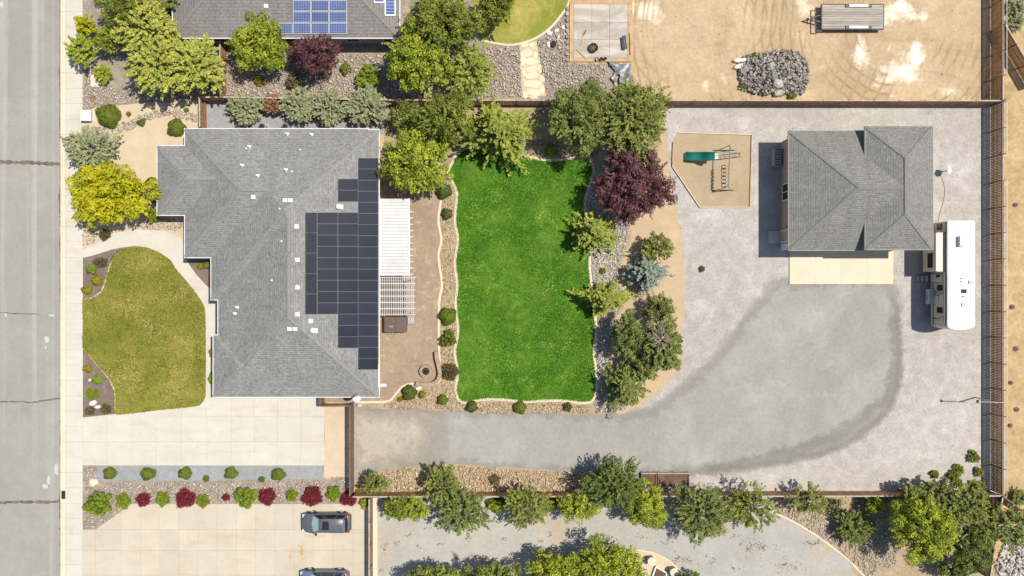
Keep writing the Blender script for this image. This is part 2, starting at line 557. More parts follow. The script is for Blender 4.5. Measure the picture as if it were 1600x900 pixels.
M['soil'] = ground_mat('soil', (0.16, 0.105, 0.07), (0.12, 0.08, 0.055), 0.4, 1.5, 7.0, 0.4, 0.8)
M['lawn'] = ground_mat('lawn', (0.105, 0.255, 0.022), (0.060, 0.18, 0.014), 0.22, 0.9, 4.0, 0.5, 0.5, c3=(0.23, 0.37, 0.06), c3_scale=0.45, c3_lo=0.5, c3_hi=0.72)
M['lawn_front'] = ground_mat('lawn_front', (0.195, 0.215, 0.034), (0.26, 0.26, 0.05), 0.14, 0.4, 3.0, 0.22, 0.4, c3=(0.40, 0.335, 0.11), c3_scale=0.3, c3_lo=0.48, c3_hi=0.7)
M['patio'] = ground_mat('patio_pavers', (0.345, 0.26, 0.18), (0.29, 0.215, 0.15), 0.25, 1.6, 4.0, 0.22, 0.2, rough=0.8, c3=(0.42, 0.32, 0.22), c3_scale=1.3, c3_lo=0.55, c3_hi=0.7)
M['edging'] = concrete('cream_edging', (0.60, 0.52, 0.38), 0.03)
M['concrete'] = concrete('pale_concrete', (0.53, 0.50, 0.43), 0.03, stain_amt=0.22, lo=0.5, hi=0.75, patches=[(300, 690, 30, 3, (0.40, 0.36, 0.29), 0.35), (250, 670, 34, 2.5, (0.42, 0.38, 0.31), 0.3), (430, 640, 10, 8, (0.40, 0.35, 0.28), 0.35), (112, 830, 5, 8, (0.42, 0.38, 0.28), 0.5)])
M['concrete_warm'] = concrete('warm_concrete', (0.50, 0.445, 0.355), 0.04, stain=(0.42, 0.30, 0.15), stain_amt=0.4, lo=0.52, hi=0.75, patches=[(473, 862, 4, 15, (0.42, 0.28, 0.10), 0.75), (455, 870, 3, 12, (0.44, 0.32, 0.14), 0.5), (300, 850, 14, 5, (0.40, 0.34, 0.25), 0.4), (210, 880, 10, 8, (0.42, 0.36, 0.27), 0.4), (490, 835, 16, 3, (0.30, 0.26, 0.2), 0.35)])
M['concrete_cream'] = concrete('cream_concrete', (0.62, 0.545, 0.415), 0.02, stain_amt=0.12)
M['concrete_grey'] = concrete('grey_concrete', (0.37, 0.325, 0.27), 0.07, stain=(0.54, 0.50, 0.45), stain_amt=0.8, lo=0.42, hi=0.62)
M['asphalt'] = ground_mat('asphalt', (0.315, 0.302, 0.272), (0.27, 0.26, 0.235), 0.06, 0.6, 5.0, 0.11, 0.2, streak=(0.8, 0.008, 0.9, 0.5, 0.6, (0.37, 0.35, 0.315)))
M['tar'] = ground_mat('tar', (0.12, 0.105, 0.085), (0.20, 0.17, 0.13), 1.5, 3.0, 8.0, 0.3, 0.3)
M['gutter'] = ground_mat('gutter', (0.15, 0.125, 0.10), (0.21, 0.18, 0.14), 0.8, 2.0, 6.0, 0.4, 0.3)
M['white_paint'] = plain('white_paint', (0.47, 0.455, 0.42), 0.6, var=0.1, scale=4)
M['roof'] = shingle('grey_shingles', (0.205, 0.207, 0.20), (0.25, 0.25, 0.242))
M['roof_cap'] = plain('shingle_caps', (0.235, 0.235, 0.225), 0.95, var=0.2, scale=5, spec=0.1)
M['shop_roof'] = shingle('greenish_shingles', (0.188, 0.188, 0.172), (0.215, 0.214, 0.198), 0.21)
M['shop_cap'] = plain('shop_caps', (0.20, 0.20, 0.182), 0.95, var=0.2, scale=5, spec=0.1)
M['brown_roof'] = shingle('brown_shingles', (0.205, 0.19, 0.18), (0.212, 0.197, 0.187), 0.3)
M['brown_cap'] = plain('brown_caps', (0.225, 0.21, 0.20), 0.95, var=0.15, scale=5, spec=0.1)
M['white_trim'] = plain('white_trim', (0.66, 0.66, 0.64), 0.45, var=0.04)
M['stucco'] = plain('tan_stucco', (0.42, 0.34, 0.26), 0.9, var=0.08, scale=6, bumpy=0.3)
M['stucco_grey'] = plain('grey_stucco', (0.30, 0.28, 0.25), 0.9, var=0.08, scale=6, bumpy=0.3)
M['shop_trim'] = plain('shop_trim', (0.30, 0.30, 0.26), 0.6, var=0.05)
M['pv_dark'] = cells('dark_pv_glass', (0.018, 0.022, 0.036), (0.022, 0.027, 0.043), 6, 10, 0.4)
M['pv_blue'] = cells('blue_pv_glass', (0.040, 0.068, 0.20), (0.42, 0.47, 0.58), 10, 6, 0.2, 0.075)
M['pv_frame'] = plain('pv_frame', (0.095, 0.10, 0.115), 0.5, 0.2, var=0.05)
M['pv_frame_light'] = plain('pv_frame_light', (0.6, 0.62, 0.64), 0.4, 0.4, var=0.05)
M['metal_white'] = plain('white_roof_metal', (0.55, 0.55, 0.545), 0.5, var=0.09, scale=0.6)
M['lattice'] = plain('lattice_white', (0.54, 0.53, 0.51), 0.5, var=0.04)
M['wood'] = plain('fence_wood', (0.37, 0.215, 0.105), 0.85, var=0.5, scale=2.0, spec=0.15, objvar=0.15, stretch=(3.5, 3.5, 0.4))
M['wood_dark'] = plain('fence_wood_dark', (0.19, 0.135, 0.105), 0.85, var=0.3, scale=2.0, spec=0.15, objvar=0.15, stretch=(3.5, 3.5, 0.4))
M['wood_cap'] = plain('fence_cap_wood', (0.40, 0.34, 0.28), 0.85, var=0.2, scale=2.0, spec=0.15)
M['wood_post'] = plain('fence_post_wood', (0.17, 0.12, 0.085), 0.85, var=0.25, scale=3.0, spec=0.15)
M['lumber'] = plain('fresh_lumber', (0.47, 0.32, 0.18), 0.8, var=0.2, scale=1.5, spec=0.2, stretch=(1, 1, 1))
M['deck'] = plain('grey_deck_board', (0.35, 0.31, 0.265), 0.85, var=0.25, scale=1.5, spec=0.15, objvar=0.16, stretch=(0.5, 4, 1))
M['black'] = plain('black_steel', (0.022, 0.024, 0.030), 0.45, 0.2, var=0.2)
M['rubber'] = plain('rubber', (0.02, 0.02, 0.02), 0.85, var=0.15)
M['chrome'] = plain('alloy', (0.5, 0.5, 0.52), 0.3, 0.9, var=0.05)
M['glass_dark'] = plain('dark_glass', (0.02, 0.024, 0.03), 0.06, var=0.03, spec=0.6)
M['glass_teal'] = plain('windshield_glass', (0.30, 0.43, 0.43), 0.06, var=0.05, spec=0.9)
M['car_grey'] = plain('grey_car_paint', (0.13, 0.133, 0.15), 0.35, 0.3, var=0.03, spec=0.6)
M['car_blue'] = plain('bluegrey_car_paint', (0.16, 0.19, 0.26), 0.35, 0.3, var=0.03, spec=0.6)
M['red_lens'] = plain('red_lens', (0.45, 0.02, 0.02), 0.2, var=0.03)
M['clear_lens'] = plain('clear_lens', (0.55, 0.57, 0.6), 0.15, var=0.03)
M['rv_white'] = plain('rv_roof_membrane', (0.70, 0.70, 0.69), 0.6, var=0.08, scale=0.6)
M['rv_tan'] = plain('rv_wall', (0.56, 0.50, 0.41), 0.4, var=0.05, scale=1)
M['rv_brown'] = plain('rv_stripe', (0.12, 0.085, 0.06), 0.4, var=0.05)
M['rv_green'] = plain('rv_trim', (0.10, 0.14, 0.13), 0.4, var=0.05)
M['awning_blue'] = plain('awning_blue', (0.32, 0.45, 0.58), 0.5, var=0.05)
M['slide_green'] = plain('green_plastic', (0.015, 0.16, 0.115), 0.3, var=0.1, scale=1.2)
M['play_green'] = plain('play_green', (0.10, 0.27, 0.235), 0.45, var=0.1)
M['spa_brown'] = plain('spa_cover', (0.115, 0.082, 0.068), 0.5, var=0.12, scale=2.5, bumpy=0.1)
M['spa_side'] = plain('spa_cabinet', (0.075, 0.045, 0.03), 0.7, var=0.15)
M['grey_plastic'] = plain('grey_plastic', (0.42, 0.42, 0.42), 0.6, var=0.1)
M['tarp'] = plain('grey_tarp', (0.15, 0.165, 0.18), 0.4, var=0.4, scale=2.5, spec=0.5)
M['util_white'] = plain('utility_white', (0.62, 0.66, 0.70), 0.5, var=0.05)
M['rust'] = plain('rusty_cover', (0.23, 0.12, 0.06), 0.8, var=0.25)
M['galv'] = plain('galvanised', (0.34, 0.35, 0.35), 0.5, 0.3, var=0.1)
M['bark'] = plain('bark', (0.13, 0.095, 0.07), 0.95, var=0.3, scale=5, spec=0.1, bumpy=0.5)
M['bark_pale'] = plain('pale_bark', (0.34, 0.28, 0.23), 0.95, var=0.2, scale=5, spec=0.1)
M['block'] = plain('seat_wall_block', (0.34, 0.25, 0.17), 0.9, var=0.15, scale=3)
M['litter'] = plain('leaf_litter', (0.20, 0.125, 0.065), 0.95, var=0.3, scale=3, spec=0.1)
M['flag'] = concrete('flagstone', (0.66, 0.56, 0.40), 0.08, stain=(0.5, 0.35, 0.2), stain_amt=0.3)
M['boulder'] = plain('grey_boulder', (0.33, 0.30, 0.27), 0.9, var=0.25, scale=1.8, bumpy=0.5, objvar=0.2)
M['boulder_pale'] = plain('pale_boulder', (0.66, 0.62, 0.55), 0.9, var=0.12, scale=1.8, bumpy=0.4, objvar=0.1)
M['stone_tan'] = stone_mat('tan_river_stone', (0.24, 0.175, 0.11), (0.44, 0.335, 0.205), (0.64, 0.52, 0.36))
M['stone_grey'] = stone_mat('grey_river_stone', (0.27, 0.225, 0.18), (0.42, 0.355, 0.295), (0.58, 0.505, 0.425))
M['stone_white'] = stone_mat('white_river_stone', (0.25, 0.24, 0.225), (0.44, 0.415, 0.385), (0.64, 0.61, 0.57))
M['stone_rubble'] = stone_mat('rubble_stone', (0.13, 0.12, 0.11), (0.265, 0.245, 0.22), (0.44, 0.41, 0.375))
M['grass_blade'] = foliage('grass_blades', (0.058, 0.165, 0.013), (0.122, 0.265, 0.023), (0.235, 0.37, 0.06), 0.3)
M['grass_blade_dry'] = foliage('dry_grass_blades', (0.14, 0.16, 0.022), (0.235, 0.238, 0.04), (0.37, 0.32, 0.085), 0.3)
F = {
    'green': foliage('leaf_green', (0.072, 0.097, 0.015), (0.166, 0.204, 0.028), (0.338, 0.346, 0.046), 0.16),
    'dark': foliage('leaf_dark', (0.054, 0.081, 0.017), (0.120, 0.160, 0.030), (0.228, 0.255, 0.047), 0.16),
    'yellowgreen': foliage('leaf_yellowgreen', (0.122, 0.170, 0.017), (0.259, 0.315, 0.028), (0.472, 0.497, 0.043), 0.16),
    'locust': foliage('leaf_locust', (0.220, 0.253, 0.047), (0.381, 0.399, 0.074), (0.552, 0.545, 0.111), 0.16),
    'golden': foliage('leaf_golden', (0.249, 0.272, 0.008), (0.416, 0.410, 0.013), (0.591, 0.513, 0.018), 0.16),
    'purple': foliage('leaf_purple', (0.067, 0.027, 0.032), (0.120, 0.048, 0.054), (0.208, 0.092, 0.089), 0.15),
    'olive': foliage('leaf_olive', (0.079, 0.100, 0.022), (0.190, 0.221, 0.045), (0.352, 0.367, 0.077), 0.16),
    'pine': foliage('leaf_pine', (0.074, 0.100, 0.025), (0.170, 0.206, 0.048), (0.311, 0.335, 0.080), 0.16),
    'lime': foliage('leaf_lime', (0.118, 0.159, 0.027), (0.261, 0.313, 0.051), (0.473, 0.483, 0.087), 0.16),
    'sage': foliage('leaf_sage', (0.161, 0.182, 0.095), (0.293, 0.317, 0.160), (0.473, 0.484, 0.254), 0.16),
    'blue': foliage('leaf_bluespruce', (0.133, 0.172, 0.131), (0.242, 0.288, 0.224), (0.390, 0.444, 0.351), 0.16),
    'box': foliage('leaf_boxwood', (0.076, 0.105, 0.010), (0.123, 0.155, 0.016), (0.185, 0.210, 0.023), 0.1),
    'boxdark': foliage('leaf_boxdark', (0.056, 0.077, 0.013), (0.090, 0.112, 0.020), (0.138, 0.156, 0.030), 0.1),
    'goldbush': foliage('leaf_goldbush', (0.144, 0.138, 0.010), (0.228, 0.210, 0.014), (0.324, 0.282, 0.019), 0.15),
    'bright': foliage('leaf_bright', (0.089, 0.131, 0.010), (0.183, 0.248, 0.018), (0.302, 0.365, 0.027), 0.15),
    'red': foliage('leaf_barberry', (0.144, 0.018, 0.030), (0.218, 0.034, 0.048), (0.310, 0.063, 0.075), 0.15),
    'brown': foliage('leaf_brown', (0.090, 0.072, 0.036), (0.150, 0.128, 0.060), (0.232, 0.195, 0.090), 0.15),
    'rusty': foliage('leaf_rusty', (0.138, 0.059, 0.028), (0.270, 0.126, 0.061), (0.416, 0.228, 0.129), 0.15),
    'dead': foliage('leaf_dead', (0.330, 0.247, 0.188), (0.480, 0.375, 0.292), (0.500, 0.500, 0.405), 0.1),
}

# ------------------------------------------------------------------ ground, street, yards
g = MB(); g.add([(-300, -300, -0.14), (300, -300, -0.14), (300, 300, -0.14), (-300, 300, -0.14)], [(0, 1, 2, 3)])
props(g.build('ground', M['desert']), 'wide tan desert ground reaching beyond the lots', 'ground', kind='structure')
xk = P(95, 0)[0]
g = MB(); g.box(xk, 140, -120, 120, -0.2, 0.0)
props(g.build('terrain', M['dirt']), 'raised sandy tan ground under the houses and yards', 'ground', kind='structure')
g = MB(); g.add([(-90, -120, -0.115), (xk + 0.02, -120, -0.115), (xk + 0.02, 120, -0.115), (-90, 120, -0.115)], [(0, 1, 2, 3)])
street = props(g.build('street', M['asphalt']), 'pale grey asphalt street with tar sealed cracks', 'street', kind='structure')


def crack(pts, w, mat, name='crack', z=-0.111):
    r = np.random.default_rng(int(sum(p[1] for p in pts)))
    m = MB(); n = 40
    a = np.array(P(*pts[0])[:2])
    dense = []
    for i in range(len(pts) - 1):
        a = np.array(P(*pts[i])[:2]); b = np.array(P(*pts[i + 1])[:2])
        k = max(2, int(np.linalg.norm(b - a) / 0.2))
        for j in range(k): dense.append(a + (b - a) * j / k)
    dense.append(np.array(P(*pts[-1])[:2]))
    off = 0; vs = []; fs = []
    for i, q in enumerate(dense):
        off = off * 0.85 + r.normal(0, 0.025)
        d = dense[min(i + 1, len(dense) - 1)] - dense[max(i - 1, 0)]; d /= np.linalg.norm(d) + 1e-9
        nn = np.array((-d[1], d[0])); ww = w * (0.6 + 0.8 * r.random()) / 2
        vs += [(*(q + nn * (off + ww)), z), (*(q + nn * (off - ww)), z)]
        if i: fs.append((2 * i - 2, 2 * i - 1, 2 * i + 1, 2 * i))
    m.add(vs, fs)
    return m.build(name, mat, street)


crack([(-30, 251), (0, 252), (40, 253), (94, 257)], 0.34, M['tar'])
crack([(-30, 627), (0, 627), (50, 628), (94, 623)], 0.14, M['tar'])
crack([(-30, 786), (0, 786), (94, 784)], 0.26, M['tar'])
crack([(-30, 488), (0, 488), (30, 491), (62, 492)], 0.08, M['tar'])
crack([(94, 257), (94, 400), (94.5, 560), (94, 784), (94, 920)], 0.20, M['gutter'], 'gutter_line', -0.107)
crack([(94, -20), (93.5, 120), (94, 257)], 0.20, M['gutter'], 'gutter_line', -0.107)
rr = random.Random(5)
for (x, y, rx, ry) in ((72, 530, 4, 5), (70, 543, 1.6, 2), (87, 734, 3.5, 8), (75, 752, 3, 9), (70, 760, 5, 4), (80, 493, 5, 1.5), (8, 492, 2, 3), (1, 6, 4, 5)):
    pts = []
    for k in range(14):
        t = k / 14 * 6.283; q = 0.7 + 0.5 * rr.random()
        pts.append(P(x + rx * q * math.cos(t), y + ry * q * math.sin(t))[:2])
    m = MB(); m.add([(a, b, -0.107) for a, b in pts[::-1]], [tuple(range(14))]); m.build('paint_splash', M['white_paint'], street)

# kerb and pavement, slab by slab
kerb = props(bpy.data.objects.new('kerb', None), 'cream concrete kerb along the street edge', 'kerb', kind='structure'); C.objects.link(kerb)
pave = props(bpy.data.objects.new('pavement', None), 'cream concrete pavement of square slabs beside the street', 'pavement', kind='structure'); C.objects.link(pave)
yy = -30.0
while yy < 940:
    a = P(95, yy + 0.35); b = P(103, yy + 48)
    m = MB(); m.box(a[0], b[0] - 0.015, b[1], a[1], -0.16, 0.055); m.build('kerb_stone', M['concrete_cream'], kerb)
    yy += 48
yy = -30.0
while yy < 940:
    a = P(103, yy + 0.2); b = P(129.5, yy + 24)
    m = MB(); m.box(a[0], b[0], b[1], a[1], -0.05, 0.05); m.build('slab', M['concrete'], pave)
    yy += 24
a = P(99, 773); m = MB(); m.box(a[0] - 0.16, a[0] + 0.22, a[1] - 0.4, a[1] + 0.4, 0.02, 0.062)
for k in range(5): m.box(a[0] - 0.14, a[0] + 0.2, a[1] - 0.33 + k * 0.16, a[1] - 0.28 + k * 0.16, 0.05, 0.075)
props(m.build('drain_grate', M['rubber']), 'dark iron drain grate set in the kerb', 'drain')

# big ground sheets of the right hand lots
sheet('desert', [(1568, -300), (2200, -300), (2200, 1300), (1548, 1300), (1552, 880), (1567, 775)], M['desert'], 'blotchy tan desert ground outside the long east fence', 'ground')
sheet('gravel_yard', [(1030, 160), (1567, 160), (1567, 773), (553, 773), (553, 640), (900, 640), (1000, 635), (1045, 590), (1060, 540), (1060, 420), (1056, 340), (1040, 215)], M['gravel'], 'pale pinkish grey gravel yard around the workshop', 'gravel', wob=0.12)
soft_sheet('gravel_track', [(1380, 470), (1398, 480), (1404, 510), (1410, 560), (1402, 612), (1374, 656), (1332, 690), (1272, 712), (1192, 729), (1110, 738), (1040, 738), (1100, 722), (1190, 700), (1270, 670), (1330, 630), (1365, 580), (1375, 520)], M['rim'], 'darker rim of the compacted grey gravel turnaround', 'gravel track', d=0.8, wob=0.1)
soft_sheet('gravel_drive', [(548, 636), (640, 640), (760, 641), (900, 645), (990, 647), (1045, 626), (1095, 581), (1145, 531), (1190, 472), (1215, 444), (1300, 438), (1388, 440), (1396, 500), (1401, 555), (1390, 604), (1356, 646), (1310, 678), (1252, 700), (1178, 718), (1100, 736), (900, 740), (740, 728), (640, 731), (548, 740)], M['road_base'], 'smooth compacted grey gravel drive and turnaround', 'gravel drive', d=1.3, wob=0.12)
soft_sheet('gravel_patch', [(549, 640), (600, 640), (650, 645), (680, 662), (680, 690), (650, 715), (600, 732), (549, 740)], M['tan_gravel'], 'tan worn gravel beside the side gate fence', 'gravel', d=3.0, wob=0.1)
sheet('sand_path', [(1020, 190), (1040, 200), (1050, 300), (1062, 350), (1068, 430), (1065, 500), (1064, 560), (1035, 605), (990, 640), (960, 640), (950, 560), (955, 500), (975, 470), (965, 440), (975, 400), (985, 365), (960, 330), (940, 250), (900, 200)], M['tan_path'], 'sandy tan strip between the trees and the gravel yard', 'sand path', True, wob=0.08)
sheet('bed_floor', [(600, 160), (1030, 160), (1030, 235), (940, 262), (900, 260), (700, 262), (690, 300), (600, 310)], M['bed_tan'], 'tan earth under the trees along the north fence', 'earth', wob=0.1)
sheet('side_yard', [(350, 155), (610, 157), (600, 210), (290, 210), (312, 152)], M['fine_grey'], 'grey gravel side yard behind the juniper hedge', 'gravel')
sheet('north_bed_floor', [(128, -60), (272, -60), (272, 60), (345, 62), (612, 60), (626, -60), (880, -60), (1000, -60), (890, 98), (960, 100), (960, 156), (345, 150), (310, 152), (230, 165), (128, 178)], M['bed_dark'], 'brown grey earth under the stones of the north garden', 'earth', wob=0.08)
sheet('sand_yard', [(128, 175), (160, 166), (300, 158), (312, 156), (314, 200), (290, 405), (128, 405)], M['sand'], 'smooth beige decomposed granite front yard', 'sand', wob=0.05)
sheet('north_lawn', [(750, 62), (775, 67), (800, 70), (830, 62), (855, 47), (875, 25), (889, 0), (893, -60), (745, -60)], M['lawn_front'], 'patchy green lawn of the north neighbour', 'lawn', True)
ribbon('lawn_edging', [(752, 63), (775, 68), (800, 70.5), (830, 63), (855, 48), (876, 25), (890, 0), (895, -40)], M['edging'], 'pale concrete edging round the north lawn', 'edging', 0.22)
sheet('earth_strip', [(507, 634), (551, 634), (551, 745), (507, 745)], M['sand'], 'bare sandy strip between driveway and side fence', 'sand', wob=0.04)

# front walk, lawn and beds
LAYER[0] = 0.052
sheet('front_walk', [(128, 391), (150, 381), (170, 368), (190, 362), (222, 358), (258, 362), (284, 372), (288, 385), (292, 402), (345, 402), (350, 640), (318, 648), (128, 664)], M['concrete'], 'curving cream concrete walk round the front lawn', 'walk')
LAWN_F = [(217, 385), (240, 390), (265, 405), (277, 422), (300, 449), (315, 470), (321, 486), (322, 520), (322, 600), (321, 620), (315, 630), (305, 635), (245, 641), (180, 647), (179, 612), (172, 595), (160, 580), (142, 560), (130, 544), (130, 505), (130, 466), (145, 464), (160, 454), (164, 440), (172, 415), (180, 397), (195, 387)]
sheet('front_lawn', LAWN_F, M['lawn_front'], 'yellow green front lawn beside the street pavement', 'lawn', True)
sheet('front_bed', [(130, 403), (150, 398), (175, 390), (195, 386), (180, 397), (171, 415), (163, 443), (158, 455), (145, 464), (130, 467)], M['mulch'], 'brown mulch bed at the top of the front lawn', 'flower bed')
sheet('front_bed', [(130, 543), (142, 560), (160, 580), (172, 595), (179, 612), (180, 647), (130, 652)], M['mulch'], 'brown mulch bed at the driveway corner of the front lawn', 'flower bed')
ribbon('lawn_edging', [(130, 467), (145, 464.5), (158, 455.5), (164, 442), (172, 415), (180, 397), (195, 387)], M['edging'], 'thin edging round the upper mulch bed', 'edging', 0.14, 0, 0.06)
ribbon('lawn_edging', [(130, 544), (142, 560), (160, 580), (172, 595), (179, 612), (180, 647)], M['edging'], 'thin edging round the lower mulch bed', 'edging', 0.14, 0, 0.06)
sheet('entry_bed', [(291, 405), (333, 405), (333, 455), (325, 448), (308, 430), (298, 416)], M['mulch'], 'triangular mulch bed in the entry corner of the house', 'flower bed')

# back lawn, patio, beds
LAYER[0] = 0.036
LAWN_L = [(703, 262), (700, 271), (710, 290), (714, 305), (711, 345), (715.5, 375), (711, 410), (714.5, 445), (712, 475), (716, 517), (711, 550), (715.5, 582), (712, 610), (717.5, 625), (727.5, 629), (750, 625), (770, 623.5), (800, 625.5), (820, 628), (850, 626), (882, 626), (912, 629.5), (927, 624), (932, 602), (930, 570), (928, 550), (931, 512), (928, 480), (924, 445), (921, 415), (922, 387), (918, 360), (914, 330), (915, 307), (922, 285), (927, 265), (917, 245), (902, 246), (875, 250), (850, 250), (825, 245), (805, 240), (780, 232), (745, 228), (718, 238)]
PATIO_R = [(692, 285), (689, 312), (685, 345), (689.5, 375), (685, 400), (690, 437), (690, 450), (686, 475), (686, 550), (688, 585), (683, 598), (655, 599.5), (640, 600), (628, 605), (619, 615), (610, 625), (595, 628), (555, 628)]
sheet('rock_bed_floor', [(555, 625), (600, 598), (680, 590), (680, 270), (700, 262), (930, 240), (990, 360), (975, 400), (968, 440), (978, 470), (960, 500), (952, 560), (965, 610), (978, 640), (925, 648), (735, 646), (700, 642), (655, 638), (612, 640), (560, 634)], M['bed_tan'], 'tan grit floor of the rock beds around the back lawn', 'rock bed', wob=0.08)
sheet('patio', [(555, 628), (505, 628), (505, 600), (585, 600), (585, 235), (640, 235), (665, 285)] + PATIO_R[:-1], M['patio'], 'tan paved patio along the back of the house', 'patio')
LAWN_B = catmull(LAWN_L, 4)
sheet('back_lawn', LAWN_B, M['lawn'], 'bright green back lawn with wavy edges', 'lawn')
ribbon('lawn_edging', LAWN_L, M['edging'], 'cream concrete edging all round the back lawn', 'edging', 0.26, 0, 0.085, closed=True)
ribbon('patio_edging', PATIO_R, M['edging'], 'cream concrete edging along the wavy patio side', 'edging', 0.24, 0, 0.08)

# south side
LAYER[0] = 0.036
sheet('south_bed_floor', [(553, 773), (556, 750), (600, 735), (640, 727), (700, 725), (800, 732), (915, 737), (990, 742), (1000, 773)], M['bed_tan'], 'tan grit floor of the long bed inside the south fence', 'rock bed', wob=0.1)
sheet('fine_gravel_strip', [(145, 727), (507, 727), (507, 753), (145, 755)], M['fine_grey'], 'bluish grey gravel strip below the driveway', 'gravel', wob=0.05)
sheet('drive_bed_floor', [(129.5, 727), (150, 727), (152, 752), (507, 749), (549, 742), (549, 786), (206, 789), (150, 828), (129.5, 828)], M['bed_dark'], 'brown grit floor of the bed between the two driveways', 'rock bed', wob=0.05)
sheet('neighbour_lot', [(583, 777), (1210, 777), (1212, 802), (1250, 822), (1290, 848), (1325, 876), (1362, 915), (1362, 1100), (583, 1100)], M['grey_lot'], 'pale grey gravel lot with brown leaf streaks south of fence', 'gravel lot')
sheet('corner_bed_floor', [(1210, 777), (1565, 777), (1552, 880), (1540, 1000), (1365, 960), (1325, 876), (1290, 848), (1250, 822), (1212, 802)], M['bed_tan'], 'tan earth under the trees in the south corner', 'earth')
ribbon('lot_edging', [(1206, 799), (1250, 821), (1290, 847), (1325, 875), (1365, 917), (1400, 965)], M['edging'], 'white concrete edging curving along the grey lot', 'edging', 0.2)


# ------------------------------------------------------------------ poured slabs
def clip(poly, a, b, c):
    """keep the part of poly where a*x + b*y + c >= 0"""
    out = []
    for i in range(len(poly)):
        p = poly[i]; q = poly[(i + 1) % len(poly)]
        dp = a * p[0] + b * p[1] + c; dq = a * q[0] + b * q[1] + c
        if dp >= 0: out.append(p)
        if (dp > 0 > dq) or (dp < 0 < dq):
            t = dp / (dp - dq); out.append((p[0] + t * (q[0] - p[0]), p[1] + t * (q[1] - p[1])))
    return out


def area(poly):
    return abs(sum(poly[i][0] * poly[(i + 1) % len(poly)][1] - poly[(i + 1) % len(poly)][0] * poly[i][1] for i in range(len(poly)))) / 2


def slabs(name, xs, ys, mat, label, cat, z0, z1, cut=None, gap=0.09, kind='structure', jitter=0.004, cut_x=None):
    root = thing(name, label, cat); root['kind'] = kind
    r = random.Random(len(xs) * 7 + len(ys))
    for i in range(len(xs) - 1):
        for j in range(len(ys) - 1):
            poly = [(xs[i] + gap, ys[j] + gap), (xs[i + 1] - gap, ys[j] + gap), (xs[i + 1] - gap, ys[j + 1] - gap), (xs[i] + gap, ys[j + 1] - gap)]
            for (a, b, c) in ((cut or []) if (cut_x is None or cut_x[0] <= xs[i] < cut_x[1]) else []): poly = clip(poly, a, b, c) if poly else poly
            if len(poly) < 3 or area(poly) < 3: continue
            if name == 'neighbour_driveway' and i == 0 and j == 0: continue
            m = MB(); m.prism([P(*q) for q in poly], z0, z1 + r.uniform(-jitter, jitter))
            m.build('slab', mat, root)
    return root


# line through two pixels, keeping the side where y is larger (further down the picture)
def below(x0, y0, x1, y1):
    s = (y1 - y0) / (x1 - x0); return (-s, 1.0, s * x0 - y0)


slabs('driveway', [129.8, 168, 207, 245, 284, 323, 362, 398, 434, 470, 507], [610, 650, 690, 727], M['concrete'], 'wide cream concrete driveway below the grey house', 'driveway', 0.0, 0.085, [below(130, 653, 318, 635)], cut_x=(0, 320))
slabs('neighbour_driveway', [129.8, 150, 190, 220, 250, 280, 310, 340, 370, 400, 430, 460, 490, 520, 552, 578], [787, 827, 860, 898, 936, 974], M['concrete_warm'], 'warm cream driveway with the two parked cars', 'driveway', 0.0, 0.08, [below(150, 827, 205, 788)], cut_x=(149, 230))
slabs('workshop_apron', [1233, 1274, 1314, 1354, 1395], [385, 444], M['concrete_cream'], 'cream concrete apron in front of the workshop', 'apron', 0.0, 0.12)
m = MB(); m.prism([P(583, 777), P(590, 777), P(591, 1000), P(583, 1000)], 0.0, 0.22); props(m.build('concrete_strip', M['concrete_cream']), 'narrow cream concrete strip along the neighbour fence', 'kerb', kind='structure')


# ------------------------------------------------------------------ loose stones and grass
OCT_V = np.array([(1, 0, 0), (0, 1, 0), (-1, 0, 0), (0, -1, 0), (0, 0, 1), (0, 0, -1)], float)
OCT_F = np.array([(0, 1, 4), (1, 2, 4), (2, 3, 4), (3, 0, 4), (1, 0, 5), (2, 1, 5), (3, 2, 5), (0, 3, 5)])


